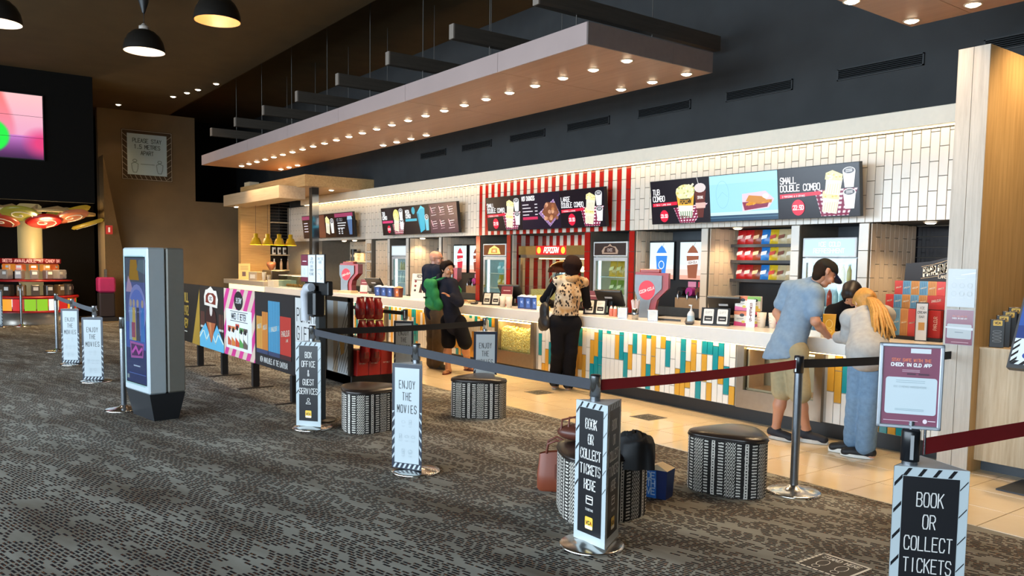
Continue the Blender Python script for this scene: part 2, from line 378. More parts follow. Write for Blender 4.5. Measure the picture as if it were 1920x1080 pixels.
for a, b_ in zip(NICHE, NICHE[1:]):
    c = 1 if -12.6 < a[1] < -8.3 else 0
    wdt = b_[0] - a[1]; k = max(1, round(wdt / .12))
    for q in range(k): col_tiles(q, a[1] + wdt * q / k, a[1] + wdt * (q + 1) / k, .9, LZ, 8.4, c, q % 2)
for x0, x1, k in NICHE:                     # side walls of the niches that face the viewer, tiled too
    if k in ('snack', 'parlour', 'popcorn', 'drinks'):
        y = 8.43; j = 0; dep = 9.4 if k == 'parlour' else 9.2
        while y < dep - .02:
            z = .9 - (.15 if j % 2 else 0)
            while z < LZ - .02:
                TILES.append((y, min(y + TW, dep), max(z, .9), min(z + .3, LZ), x0 + .002, 's', 2 if k != 'popcorn' else (1 if j % 2 else 0))); z += .3
            y += TW; j += 1
    if k == 'panel':
        j = 0; x = x0 + .02
        while x < x1 - .03:
            col_tiles(j, x, min(x + TW, x1 - .02), .95, LZ - .03, 8.5, 2, j % 2); x += TW; j += 1
    if k == 'coffee':
        j = 0; x = x0
        while x < -18.8: col_tiles(j, x, x + TW, .95, LZ, 9.2, 2, j % 2); x += TW; j += 1
def tile_mesh(mb, w, h, mi=0, off=(0, 0, 0), side=False):
    g = .0022; b = .0022; d = .009
    P = [(g, 0, g), (w - g, 0, g), (w - g, 0, h - g), (g, 0, h - g), (g + b, -d, g + b), (w - g - b, -d, g + b), (w - g - b, -d, h - g - b), (g + b, -d, h - g - b)]
    P = [(off[0] - p[1], off[1] + p[0], off[2] + p[2]) if side else (p[0] + off[0], p[1] + off[1] + d * 0, p[2] + off[2]) for p in P]
    mb.add(P, [(4, 5, 6, 7), (0, 1, 5, 4), (1, 2, 6, 5), (2, 3, 7, 6), (3, 0, 4, 7)], mi)
def lay_tiles(parent, tiles, mats, keep=300):
    def key(t):
        x = t[4] if t[5] == 's' else (t[0] + t[1]) / 2; y = (t[0] + t[1]) / 2 if t[5] == 's' else t[4]
        return x * x + y * y
    tiles = sorted(tiles, key=key); cache = {}; rest = MB()
    for i, (a, b_, z0, z1, p, f, c) in enumerate(tiles):
        w, h = round(b_ - a, 4), round(z1 - z0, 3); sd = f == 's'
        org = (p, a, z0) if sd else (a, p, z0)
        if i < keep and (not sd or True):
            k = (w, h, c, sd)
            if k not in cache: q = MB(); tile_mesh(q, w, h, 0, (0, 0, 0), sd); cache[k] = q.data('tile', mats[c])
            link('tile', cache[k], parent, org)
        else: tile_mesh(rest, w, h, c, org, sd)
    o = rest.build('tiling', mats, parent); o['kind'] = 'stuff'
MAT_TAN_WARMLIT_TILE = M('#e2cbb0', .3, 0, 0, .04, 4.)  # niche side walls are white tile; their warm light is put into this tan
lay_tiles(wallb, TILES, [MAT_WHITE_TILE, MAT_RED_TILE, MAT_TAN_WARMLIT_TILE], 240)
struct(MB().bbox(-20.6, -3.12, 8.2, 8.56, 3.045, 3.225, .004).build('trim_2', MAT_CREAM))
def led(name, label, x0, x1, y0, y1, z0, z1, mat):
    t = tag(MB().box(x0, x1, y0, y1, z0, z1).build(name, mat), label, 'light strip'); return t
led('led_strip', 'warm light strip glowing under the cream band above the tiles', -20.5, -3.15, 8.27, 8.30, 3.036, 3.043, M('#ffdca0', .5, 0, 13., 0))

# ---- oak-clad pillar and wing wall on the far right
pil = struct(MB().box(-3.121, -2.886, 6.622, 7.2, 0, 3.32).box(-3.121, -2.886, 7.2, 9.6, 0, 3.32).build('wall_wing', wood('golden_oak', '#b8935c', '#d0ac74', 2, 2.0)))
for x0, x1 in ((-3.121, -3.008), (-3.004, -2.886)): MB().box(x0, x1, 6.612, 6.622, 0, 3.32).build('panel', MAT_GREYOAK, pil)

# ---- long suspended canopy over the counter: fascia and soffit panels
CZ = 3.8
cn = thing('ceiling_canopy', 'long pinkish-grey suspended canopy with a lit timber soffit over the counter', 'canopy', (0, 0, 0))
XC = [-6.205, -7.75, -9.94, -12.13, -14.32, -16.51, -18.7, -19.8]
MAT_FASC = M('#a5918c', .35, 0, 0, .04, 2.); MAT_SOFF = wood('soffit', '#9a7458', '#a88264', 0, 1.2, .4)
for a, b_ in zip(XC, XC[1:]):
    MB().box(b_ + .003, a - .003, 5.46, 5.48, CZ, 4.023).build('fascia_panel', MAT_FASC, cn)
    for y0, y1 in ((5.48, 6.41), (6.41, 7.36)): MB().box(b_ + .003, a - .003, y0 + .002, y1 - .002, CZ, CZ + .02).build('soffit_panel', MAT_SOFF, cn)
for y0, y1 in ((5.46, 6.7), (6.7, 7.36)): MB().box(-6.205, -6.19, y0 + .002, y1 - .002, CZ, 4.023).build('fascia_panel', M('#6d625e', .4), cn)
MB().box(-19.8, -6.21, 5.482, 7.36, CZ + .022, 4.02).build('core', MAT_BLACK, cn)
rc = thing('ceiling_canopy', 'short end of a second suspended canopy above the oak wing wall', 'canopy', (0, 0, 0))
for a, b_ in ((-1.6, -3.38), (0.5, -1.6)):
    for y0, y1 in ((5.48, 6.41), (6.41, 7.34)): MB().box(max(b_, -3.9) + .003, a - .003, y0 + .002, y1, CZ, CZ + .02).build('soffit_panel', MAT_SOFF, rc)
for y0, y1 in ((5.48, 6.41), (6.41, 7.34)): MB().box(-3.9, -3.383, y0 + .002, y1, CZ, CZ + .02).build('soffit_panel', MAT_SOFF, rc)
MB().box(-3.9, .5, 5.46, 7.34, CZ + .022, 4.02).build('core', MAT_FASC, rc)
MAT_BULB = M('#ffe9c4', .4, 0, 16., 0)
ring_me = MB().lathe([(.058, -.004), (.062, -.008), (.072, -.006), (.074, 0)], n=20).data('ring', M('#c9b49a', .35, .3)); lens_me = MB().lathe([(.0, -.022), (.035, -.019), (.058, -.006)], n=20).data('lens', MAT_BULB)
def downlight(x, y, z, label, group, watt, spot=1.9, col=(1, .70, .40)):
    t = thing('downlight', label, 'downlight', (x, y, z), 0, group)
    link('ring', ring_me, t); link('lens', lens_me, t)
    if watt:
        l = bpy.data.lights.new('beam', 'SPOT'); l.energy = watt; l.color = col; l.spot_size = spot; l.spot_blend = .7; l.shadow_soft_size = .05
        o = bpy.data.objects.new('beam', l); COL.objects.link(o); o.parent = t; o.location = (0, 0, -.03)
NUM = 'one two three four five six seven eight nine ten eleven twelve thirteen fourteen fifteen sixteen seventeen eighteen nineteen twenty twenty-one twenty-two twenty-three twenty-four twenty-five'.split()
for k in range(25):
    x = -6.41 - .535 * k
    lab = 'front-row canopy downlight number %s counted from the near canopy end' % NUM[k]
    downlight(x, 6.22, CZ, lab, 'front row of canopy downlights', DL)
for q, k in enumerate((0, 1, 2, 11, 12, 13, 14, 22, 23, 24)):
    downlight(-6.41 - .535 * k, 7.17, CZ, 'rear-row canopy downlight number %s counted from the near canopy end' % NUM[q], 'rear row of canopy downlights', DL)
for q, (x, y) in enumerate(((-3.84, 6.27), (-3.8, 7.16), (-3.26, 7.11), (-3.3, 6.27), (-2.2, 6.27), (-2.45, 7.1))): downlight(x, y, CZ, ['downlight at the left edge of the short canopy, cut by the picture top', 'downlight at the lowest corner of the short canopy', 'downlight of the short canopy above the oak wing wall top', 'front downlight of the short canopy hidden above the picture', 'front downlight of the short canopy outside the picture', 'rear downlight of the short canopy outside the picture'][q], 'downlights of the short canopy', DL * (1.6 if q == 5 else 1))
for q, (x, y) in enumerate(((-22.27, 4.15), (-20.3, 4.97), (-19.63, 5.11), (-19.1, 5.21), (-18.2, 5.35))): downlight(x, y, 5.4, 'dim ceiling downlight number %s from the brown end wall' % NUM[q], 'far ceiling downlights', 30., 1.6)
MAT_BEAM = wood('dark_beam', '#3a332c', '#463e36', 1, 2.)
for k in range(8):
    x = -7.0 - 1.7 * k; nm = ['first', 'second', 'third', 'fourth', 'fifth', 'sixth', 'seventh', 'eighth'][k]
    t = thing('cross_beam', nm + ' dark timber beam across the canopy top, counted from its near end', 'beam', (x, 0, 0), 0, 'beams above the canopy')
    MB().box(-.05, .05, 5.44, 8.4, 4.37, 4.55).build('beam', MAT_BEAM, t); MB().box(-.05, .05, 5.42, 5.44, 4.37, 4.55).build('end_cap', M('#7d7268', .5), t)
    for y in (6.0, 7.2): MB().cyl((0, y, 4.02), (0, y, 5.95), .006, n=6).build('hanging_rod', M('#6b6762', .4, .6), t)

# ---- wall vents
for k in range(8):
    x1 = [-4.377, -5.955, -7.545, -9.145, -10.716, -12.281, -13.87, -2.8][k]
    t = thing('air_vent', ['long perforated black wall vent above the large right-hand menu screens', 'second perforated black wall vent left of the oak wing wall'][k] if k < 2 else ('black wall vent partly hidden behind the oak wing wall top' if k == 7 else 'slatted black wall vent under the long canopy, number %s from the oak wall' % ['three', 'four', 'five', 'six', 'seven'][k - 2]), 'vent', (x1, 8.55, 3.735), 0, 'wall vents')
    f = MB().box(-.99, -.975, -.02, 0, 0, .13).box(-.015, 0, -.02, 0, 0, .13).box(-.99, 0, -.02, 0, 0, .012).box(-.99, 0, -.02, 0, .118, .13)
    f.build('frame', M('#26282a', .6), t); MB().box(-.975, -.015, -.003, 0, .012, .118).build('backing', M('#060606', .9), t)
    for q in range(5):
        sl = MB(); z = .022 + q * .02; sl.add([(-.975, -.016, z), (-.015, -.016, z), (-.015, -.004, z + .009), (-.975, -.004, z + .009)], [(0, 1, 2, 3)]); sl.box(-.975, -.015, -.018, -.015, z - .002, z + .001)
        sl.build('slat', M('#2b2e31', .6), t)
# ---- pendant dome lamps
def pendant(x, y, z, label, inner, watt):
    t = thing('pendant_lamp', label, 'lamp', (x, y, z), 0, 'dome pendant lamps')
    pr = [(.285, 0), (.282, .05), (.262, .14), (.22, .22), (.15, .285), (.07, .315)]
    sh = MB().lathe(pr, n=32).build('shade', M('#2a2724', .3, .5), t); MB().lathe([(r - .008, h) for r, h in pr], n=32).build('lining', M(inner, .35, 0, .0), sh)
    MB().lathe([(.07, .31), (.07, .36), (.045, .37), (.02, .40)], n=16).build('cap', M('#d9cfc4', .3, .3, 0), t)
    MB().cyl((0, 0, .39), (0, 0, 5.4 - z), .007, n=6).build('cord', MAT_BLACK, t); MB().lathe([(.02, 5.15 - z), (.075, 5.33 - z), (.08, 5.4 - z)], n=14).build('ceiling_rose', MAT_BLACK, t)
    MB().sphere((0, 0, .2), .045, 12, 8).build('bulb', M('#ffd9a8', .4, 0, 5., 0), t)
    l = bpy.data.lights.new('glow', 'POINT'); l.energy = watt; l.color = (1, .75, .5); l.shadow_soft_size = .05
    o = bpy.data.objects.new('glow', l); COL.objects.link(o); o.parent = t; o.location = (0, 0, .12)
pendant(-12.87, 2.76, 4.6, 'black dome pendant lamp with a white lining on a short cord', '#b9aca6', 14.)
pendant(-10.64, 3.15, 4.6, 'black dome pendant lamp with a gold lining cut off by the top of the picture', '#9a7448', 12.)
pendant(-12.56, .93, 4.6, 'black dome pendant lamp at the top left corner of the picture', '#b9aca6', 14.)

# ---- the counter: base with coloured tiles, worktop, popcorn cases, light strip
MAT_WORK = M('#dedad4', .22, 0, 0, .02); TEAL = M('#1f8f97', .2, 0, 0, .06, 5.); YEL = M('#d79f3a', .2, 0, 0, .06, 5.); CW = M('#e6e2da', .2, 0, 0, .03, 4.)
cb = thing('tiled_counter', 'long counter body clad in white, teal and mustard upright tiles', 'counter')
cc = MB()
for a, b_ in ((-19.2, -14.1), (-13.04, -9.63), (-8.69, -5.275), (-4.295, -3.12)): cc.box(a, b_, 6.842, 7.35, .15, .81)
cc.build('carcass', M('#b9b3a8', .8), cb); MB().box(-19.2, -3.12, 6.9, 7.3, 0, .15).build('kickboard', M('#1b1b1d', .5), cb)
CASES = [(-14.10, -13.04), (-9.63, -8.69), (-5.275, -4.295)]
ct = []; rnd = random.Random(11); x = -3.13; i = 0
while x > -19.2:
    a = x - .0752
    if not any(a < c1 and x > c0 for c0, c1 in CASES):
        z = .152 - (rnd.choice([0, .1, .2])); last = 0
        while z < .80:
            c = rnd.choices([0, 1, 2], [.55, .22, .23])[0]
            z0, z1 = max(z, .152), min(z + .3, .808)
            if z1 - z0 > .02: ct.append((a, x, z0, z1, 6.83, 'f', c))
            z += .3
    x = a; i += 1
lay_tiles(cb, ct, [CW, TEAL, YEL])
wt = thing('counter_worktop', 'long white solid-surface worktop running along the tiled counter', 'worktop')
MB().bbox(-19.2, -3.125, 6.72, 7.45, .812, .957, .006).build('slab', MAT_WORK, wt)
led('led_strip', 'warm light strip tucked under the counter worktop edge', -19.2, -3.13, 6.755, 6.775, .803, .811, M('#ffd890', .5, 0, 9., 0))
PCM = popcorn_mat()
def popcase(x0, x1, full, label):
    t = thing('popcorn_case', label, 'display case', (x0, 6.80, .15), 0, 'popcorn cases in the counter'); W = x1 - x0
    f = MB(); m_ = M('#9c8f80', .3, .8)
    f.box(0, .085, 0, .04, 0, .655).box(W - .085, W, 0, .04, 0, .655).box(.085, W - .085, 0, .04, 0, .19).box(.085, W - .085, 0, .04, .63, .655); f.build('frame', m_, t)
    MB().box(.085, W - .085, .01, .016, .19, .63).build('pane', glass(), t)
    MB().box(.05, W - .05, .035, .04, .15, .64).box(.05, W - .05, .35, .36, .15, .64).build('back', M('#b09a86', .4, .5), t) if False else MB().box(.05, W - .05, .36, .37, .15, .65).box(.05, .06, .04, .36, .15, .65).box(W - .06, W - .05, .04, .36, .15, .65).build('back', M('#b39a84', .4, .3), t)
    if full:
        r = random.Random(3); pc = MB(); nn = 34; mm = 18
        H = [[.42 + .07 * math.sin(i * .35) * math.cos(j * .3) - .004 * j + r.uniform(-.012, .012) for j in range(4)] for i in range(nn)]
        for i in range(nn):                     # bumpy front face of the heap against the glass
            for j in range(mm):
                cx = .09 + (W - .18) * (i + .5) / nn + r.uniform(-.006, .006); cz = .2 + .30 * (j + .5) / mm + (.05 * math.sin(i * .25)) * j / mm
                pc.sphere((cx, .066 + r.uniform(0, .006), cz), .0145, 6, 4)
        pc.box(.07, W - .07, .064, .34, .17, .47); o = pc.build('popcorn', PCM, t); o['kind'] = 'stuff'
        tp = MB()
        for i in range(60): tp.sphere((r.uniform(.1, W - .1), r.uniform(.05, .33), .47 + r.uniform(0, .05)), .022, 6, 4)
        o = tp.build('popcorn_top', PCM, t); o['kind'] = 'stuff'
    else:
        MB().box(.09, W - .09, .05, .35, .19, .21).build('shelf', M('#c9a083', .4, .4), t)
        MB().box(.10, .12, .05, .3, .2, .62).build('divider', M('#c9a083', .4, .4), t)
    MB().box(.1, W - .1, .02, .045, .612, .624).build('lamp', M('#ffd890', .5, 0, 75. if full else 8., 0), t)
popcase(*CASES[0], True, 'glass-fronted case full of popcorn behind the red bags')
popcase(*CASES[1], True, 'glass-fronted case full of yellow popcorn left of the woman in the leopard vest')
popcase(*CASES[2], False, 'empty glass-fronted case behind the man in khaki shorts')
# the higher coffee bar at the far end, with its glass cake cabinet
t = thing('coffee_bar', 'raised pale coffee bar with a lit shelf under its top', 'counter')
MB().bbox(-22.4, -19.25, 6.72, 7.3, .95, 1.07, .006).build('bar_top', M('#b7a894', .35), t); MB().box(-22.3, -19.25, 6.9, 7.25, 0, .95).build('base', M('#2a241e', .7), t)
MB().box(-22.2, -19.3, 6.80, 6.9, .80, .94).build('lit_shelf', M('#ffe2a8', .5, 0, 1.6, 0), t)
# ================================================================== foyer: stanchions, signs, belts
NAVY = '#2c3340'; WHITE = '#bac5ca'; INK = '#20242a'
def stripes(a, x0, x1, y0, y1, c, p=.055, d=.04, w=.022, flip=False):
    """slanted bars filling an upright strip"""
    y = y0
    a.k += 1
    while y < y1 - .01:
        q = [(x0, y), (x1, y + d), (x1, y + d + w), (x0, y + w)] if not flip else [(x0, y + d), (x1, y), (x1, y + w), (x0, y + d + w)]
        a.poly([(u, min(v, y1)) for u, v in q], c, False); y += p
def hstripes(a, x0, x1, y0, y1, c, p=.05, d=.025, w=.02):
    x = x0; a.k += 1
    while x < x1 - w:
        a.poly([(x, y0), (x + w, y0), (min(x + w + d, x1), y1), (min(x + d, x1), y1)], c, False); x += p
def face_enjoy(a, W, H):
    a.rect(0, 0, W, H, NAVY)
    stripes(a, .003, .022, .07, .44, WHITE, .07, .03, .022); stripes(a, W - .022, W - .003, .07, .44, WHITE, .07, .03, .022, True)
    hstripes(a, .01, W - .01, .006, .04, WHITE, .042, .02, .018)
    a.rect(.024, .045, W - .024, H - .03, WHITE)
    c = W / 2
    for t, y in (('ENJOY', .615), ('THE', .525), ('MOVIES', .43)): a.text(t, c, y, .058, INK, .30, .7, .09)
    g = '#a9b4ba'
    for x, y, k in ((-.03, .36, 0), (.03, .36, 1), (-.055, .25, 1), (0, .25, 0), (.055, .25, 0), (-.03, .135, 1), (.03, .135, 2)):
        X = c + x
        if k == 0: a.ring(X, y, .016, .01, .002, g, 8)
        elif k == 1: a.line([(X - .01, y - .018), (X + .01, y - .018), (X + .01, y + .018), (X - .01, y + .018), (X - .01, y - .018)], .002, g); a.line([(X - .006, y), (X, y - .006), (X + .007, y + .006)], .002, g)
        else: a.ring(X, y, .016, .016, .002, g, 12); a.line([(X - .007, y - .005), (X, y - .009), (X + .007, y - .005)], .002, g)
        a.line([(X - .014, y - .03), (X + .014, y - .03)], .002, g); a.line([(X - .01, y - .037), (X + .01, y - .037)], .002, g)
def face_black(a, W, H, words, sw, icon, bord='#b4bfc3'):
    a.rect(0, 0, W, H, bord)
    stripes(a, .003, .03, .3, H - .02, '#15161a', .105, .035, .016); stripes(a, W - .03, W - .003, .3, H - .02, '#15161a', .105, .035, .006)
    hstripes(a, .03, W - .01, H - .034, H - .004, '#15161a', .052, .02, .014)
    a.rect(.032, .05, W - .032, H - .036, '#191a1e')
    y = H - .15
    for t in words: a.text(t, W / 2, y, .054, '#dcdad6', .33, .38, sw); y -= .086
    y += .02
    if icon == 'card':
        a.line([(W / 2 - .026, y - .015), (W / 2 + .026, y - .015), (W / 2 + .026, y + .028), (W / 2 - .026, y + .028), (W / 2 - .026, y - .015)], .006, '#e8e6e2'); a.rect(W / 2 - .026, y + .008, W / 2 + .026, y + .016, '#e8e6e2')
        a.text('TICKETING', W / 2, y - .055, .012, '#e8e6e2', .5, .2, .16)
    else: a.ring(W / 2, y + .012, .012, .015, .004, '#e8e6e2', 10); a.line([(W / 2 - .024, y - .028), (W / 2 - .018, y - .012), (W / 2 + .018, y - .012), (W / 2 + .024, y - .028), (W / 2 - .024, y - .028)], .004, '#e8e6e2')
    y = .12
    a.rrect(W / 2 - .032, y - .04, W / 2 + .032, y + .03, .008, '#e8c14a'); a.rrect(W / 2 - .03, y - .038, W / 2 + .03, y - .02, .005, '#efe9da')
    for q, (ch, cc) in enumerate((('V', '#8a2a1c'), ('C', '#2a6a3c'), ('A', '#b0541a'))): a.text(ch, W / 2 - .017 + q * .017, y - .012, .018, cc, .7, 0, .25)
CH = chrome(); POST = M('#8d9298', .25, .9); HEADM = M('#15171b', .3)
def base_me():
    return MB().lathe([(0, .06), (.03, .058), (.05, .04), (.12, .027), (.175, .018), (.185, .014), (.187, .008), (.187, 0), (0, 0)], n=44).data('base', chrome('#dedcd8', .2))
BASE = base_me()
HEAD = MB().lathe([(.0, .985), (.03, .983), (.034, .975), (.034, .86), (.0, .858)], n=20).box(-.006, .006, -.037, -.03, .87, .965, 1).box(-.006, .006, .03, .037, .87, .965, 1).data('head', [HEADM, M('#c4c8cc', .3, .6)])
HEADS = MB().lathe([(.0, .985), (.028, .984), (.031, .978), (.031, .975)], n=20, mi=1).lathe([(.031, .975), (.031, .86), (0, .858)], n=20).data('head', [chrome('#b9bec4', .2), HEADM])
def stanchion(x, y, ang, label, sign=None, silver=True, H=.80, z0=.035, side=.26, off=(0, 0)):
    t = thing('queue_stanchion', label, 'stanchion', (x, y, 0), math.radians(ang), 'queue stanchions')
    link('base', BASE, t); MB().cyl((0, 0, .05), (0, 0, .87), .029, n=18, cap=False).build('post', POST, t); link('head', HEADS if silver else HEAD, t)
    if sign:
        s = side / 2; r = side / math.sqrt(3); A, B, C_ = [(px_ + off[0], py_ + off[1]) for px_, py_ in ((-s, -r / 2), (s, -r / 2), (0, r))]
        edge = {'enjoy': '#3a4048', 'book': '#cfd6d8', 'thin': '#cfd6d8', 'office': '#cfd6d8'}[sign]
        sl = MB().prism([A, B, C_], z0, z0 + H - .012).prism([(off[0] + (p[0] - off[0]) * .97, off[1] + (p[1] - off[1]) * .97) for p in (A, B, C_)], z0 + H - .012, z0 + H, 1).build('sign_sleeve', [M(edge, .4), M('#c9ced0', .4)], t)
        for k, (p, q) in enumerate(((A, B), (B, C_), (C_, A))):
            u = Vector((q[0] - p[0], q[1] - p[1], 0)); n = Vector((u.y, -u.x, 0)).normalized()
            a = Art(Vector((p[0], p[1], z0)) + n * .001, u, (0, 0, 1), rough=.3)
            if sign == 'enjoy': face_enjoy(a, side, H)
            elif sign == 'book': face_black(a, side, H, ['BOOK', 'OR', 'COLLECT', 'TICKETS', 'HERE'], .13, 'card')
            elif sign == 'thin': face_black(a, side, H, ['BOOK', 'OR', 'COLLECT', 'TICKETS', 'HERE'], .075, 'card')
            else: face_black(a, side, H, ['BOX', 'OFFICE', '&', 'GUEST', 'SERVICES'], .10, 'person')
            a.build('printed_face', sl)
    return t
stanchion(-3.33, 3.05, 0, 'queue stanchion with a black bold-lettered booking sign in front of the loaded ottoman', 'book', off=(.035, .02))
stanchion(-5.30, 3.02, 30, 'queue stanchion with a white movie sign standing alone on the dark carpet', 'enjoy', off=(-.03, -.01))
stanchion(-7.23, 2.99, 38, 'queue stanchion with the black box office and guest services sign', 'office')
stanchion(-7.44, 5.12, 60, 'queue stanchion with a white movie sign half hidden behind an ottoman', 'enjoy')
stanchion(-9.25, 5.1, 45, 'queue stanchion with a shaded beige-looking movie sign behind the long belt', 'enjoy', False)
stanchion(-11.43, 1.80, 58, 'queue stanchion with a white movie sign left of the poster kiosk', 'enjoy')
stanchion(-13.42, 1.82, 55, 'queue stanchion with a white movie sign, second one left of the poster kiosk', 'enjoy')
stanchion(-9.15, 1.70, 0, 'bare chrome queue stanchion tucked behind the poster kiosk', None)
stanchion(-3.33, 4.98, 0, 'bare chrome queue stanchion between the ottoman and the counter', None, False)
b2 = stanchion(-1.555, 3.08, 37, 'queue stanchion with a thin-lettered booking sign cut off by the bottom edge', 'thin', False, .80, .045, off=(.07, .03))
stanchion(-21.3, 1.86, 0, 'bare chrome queue stanchion in front of the sweets carousel', None)
stanchion(-21.2, 1.42, 55, 'queue stanchion with a small movie sign at the far left edge', 'enjoy', False)
stanchion(-15.4, 1.85, 0, 'bare chrome queue stanchion behind the two small movie signs', None)
# maroon check-in notice in a silver frame on top of the nearest stanchion
t = thing('sign_frame', 'silver-framed maroon check-in notice standing on the nearest stanchion', 'sign', (-1.555, 3.08, .985), math.radians(33))
FW, FH = .225, .33
fr = MB().box(-FW / 2 - .012, FW / 2 - .012, -.004, .012, .0, FH); fr.build('backing', M('#202124', .5), t)
e = .014; x0, x1, z0, z1 = -FW / 2 - .012, FW / 2 - .012, .0, FH
f = MB().bbox(x0, x0 + e, -.012, 0, z0, z1, .003).bbox(x1 - e, x1, -.012, 0, z0, z1, .003).bbox(x0, x1, -.012, 0, z0, z0 + e, .003).bbox(x0, x1, -.012, 0, z1 - e, z1, .003); f.build('frame', M('#b9c0c8', .3, .7), t)
MB().cyl((.0, .0, -.02), (0, 0, .03), .012, n=10).cyl((.05, .012, -.10), (.05, .012, .05), .005, n=8).build('holder', POST, t)
a = Art((x0 + e, -.005, z0 + e), (1, 0, 0), (0, 0, 1), rough=.35); W, H = FW - 2 * e, FH - 2 * e
a.rect(0, 0, W, H, '#7d4459'); a.rrect(.012, .042, W - .006, .185, .01, '#c2ced3'); a.rect(.095, H - .022, .165, H - .004, '#cfd3d6')
a.text('STAY SAFE WITH THE', W / 2, .247, .011, '#e07a5a', .6, .15, .2); a.text('CHECK IN QLD APP', W / 2, .228, .012, '#f2f2f2', .62, .18, .26)
a.text('BCC CINEMAS MAROOCHYDORE', W / 2, .145, .007, '#a7b4b8', .6, .15, .12)
for y in (.173, .166, .062, .057): a.line([(W / 2 - .05, y), (W / 2 + .05, y)], .0016, '#8aa0a8')
for y in (.214, .208): a.line([(W / 2 - .03, y), (W / 2 + .03, y)], .002, '#c9a9b4')
a.line([(.01, .016), (.13, .016)], .002, '#d9c3cb'); a.ell(.155, .018, .008, .009, '#e6d6dc', 10); a.line([(.166, .02), (.19, .02)], .003, '#e6d6dc')
a.rect(.085, .196, .115, .202, '#4d3040'); a.rect(.125, .196, .16, .202, '#4d3040')
a.build('printed_notice', t)
def belt(p, q, z, col, label, h=.062, sag=.012):
    b = MB(); n = 10; d = (Vector(q) - Vector(p)); o = Vector((-d.y, d.x)).normalized() * .0015 if len(p) == 2 else None
    P = []
    for i in range(n + 1):
        s = i / n; c = Vector(p) + d * s; zz = z - sag * 4 * s * (1 - s)
        for w_ in (-1, 1):
            for k in (0, 1): P.append((c.x + o.x * w_, c.y + o.y * w_, zz - h * k))
    F = []
    for i in range(n): j = i * 4; F += [(j, j + 1, j + 5, j + 4), (j + 2, j + 6, j + 7, j + 3), (j, j + 4, j + 6, j + 2), (j + 1, j + 3, j + 7, j + 5)]
    b.add(P, F); return tag(b.build('queue_belt', M(col, .75)), label, 'belt', 'retractable queue belts')
belt((-7.2, 3.0), (-5.33, 3.02), .955, '#33353c', 'grey queue belt from the box office sign to the lone movie sign')
belt((-5.27, 3.02), (-3.365, 3.05), .955, '#33353c', 'grey queue belt from the lone movie sign to the bold booking sign')
belt((-3.32, 3.085), (-3.33, 4.945), .955, '#8f161c', 'red queue belt from the bold booking sign to the bare chrome stanchion')
belt((-3.33, 5.015), (-3.05, 6.61), .955, '#17171a', 'black queue belt from the bare chrome stanchion to the oak pillar')
belt((-7.23, 3.03), (-7.43, 5.085), .955, '#141416', 'black queue belt from the box office sign to the movie sign behind the ottoman')
belt((-11.4, 5.15), (-9.285, 5.1), .955, '#17171a', 'black queue belt behind the red bags reaching the shaded movie sign', .05)
belt((-1.52, 3.11), (-1.2, 6.4), .95, '#8f161c', 'red queue belt running from the nearest stanchion past the right edge', .065, 0)
belt((-15.37, 1.85), (-13.45, 1.82), .955, '#4d5157', 'grey queue belt between two distant stanchions left of the kiosk')
belt((-13.39, 1.82), (-11.46, 1.8), .955, '#4d5157', 'grey queue belt joining the two small movie signs')
# ---- patterned ottomans
def fabric():
    mt, nt, b = nodes('woven_stripe')
    uv = N(nt, 'ShaderNodeUVMap', uv_map='wrap'); sp = N(nt, 'ShaderNodeSeparateXYZ'); nt.links.new(uv.outputs[0], sp.inputs[0])
    u, v = sp.outputs[0], sp.outputs[1]
    no = N(nt, 'ShaderNodeTexNoise', i_Scale=40.0); nt.links.new(uv.outputs[0], no.inputs['Vector'])
    jit = mth(nt, 'MULTIPLY', mth(nt, 'SUBTRACT', no.outputs['Fac'], .5), .012)
    p = mth(nt, 'FRACT', mth(nt, 'ADD', mth(nt, 'DIVIDE', u, .235), mth(nt, 'MULTIPLY', jit, 3.)))
    def band(lo, hi): return mth(nt, 'MULTIPLY', mth(nt, 'GREATER_THAN', p, lo), mth(nt, 'LESS_THAN', p, hi))
    def ticks(per, off=0., duty=.5): return mth(nt, 'GREATER_THAN', mth(nt, 'FRACT', mth(nt, 'DIVIDE', mth(nt, 'ADD', mth(nt, 'ADD', v, jit), off), per)), 1 - duty)
    dots = mth(nt, 'MULTIPLY', mth(nt, 'MULTIPLY', mth(nt, 'GREATER_THAN', p, .125), mth(nt, 'LESS_THAN', p, .165)), ticks(.02))
    b1 = mth(nt, 'SUBTRACT', band(.09, .2), dots)
    b2 = mth(nt, 'MULTIPLY', band(.3, .46), ticks(.021)); b4 = mth(nt, 'MULTIPLY', band(.86, .985), ticks(.021))
    hb = mth(nt, 'ABSOLUTE', mth(nt, 'SUBTRACT', mth(nt, 'FRACT', mth(nt, 'DIVIDE', p, .155)), .5))
    b3 = mth(nt, 'MULTIPLY', band(.51, .82), ticks(.024, mth(nt, 'MULTIPLY', hb, .07), .42))
    tot = mth(nt, 'ADD', mth(nt, 'ADD', b1, b2), mth(nt, 'ADD', b3, b4))
    nt.links.new(mixrgb(nt, tot, lin('#1a1614'), lin('#cfc9bf')), b.inputs['Base Color']); b.inputs['Roughness'].default_value = .9
    return mt
FAB = fabric(); LEA = M('#2a211d', .28, 0, 0, .1, 8.)
def rtri(R, r, n=10):           # rounded triangle outline with bulging sides
    pts = []
    for k in range(3):
        a0 = PI / 2 + k * 2 * PI / 3; c = Vector((math.cos(a0), math.sin(a0))) * (R - r)
        for i in range(n + 1):
            t = a0 - 1.0 + 2.0 * i / n; pts.append((c.x + r * math.cos(t), c.y + r * math.sin(t)))
        a1 = a0 + PI / 3; s = (R - r) * .5 + r * 1.06
        pts.append((s * math.cos(a1) * .995, s * math.sin(a1) * .995))
    return pts
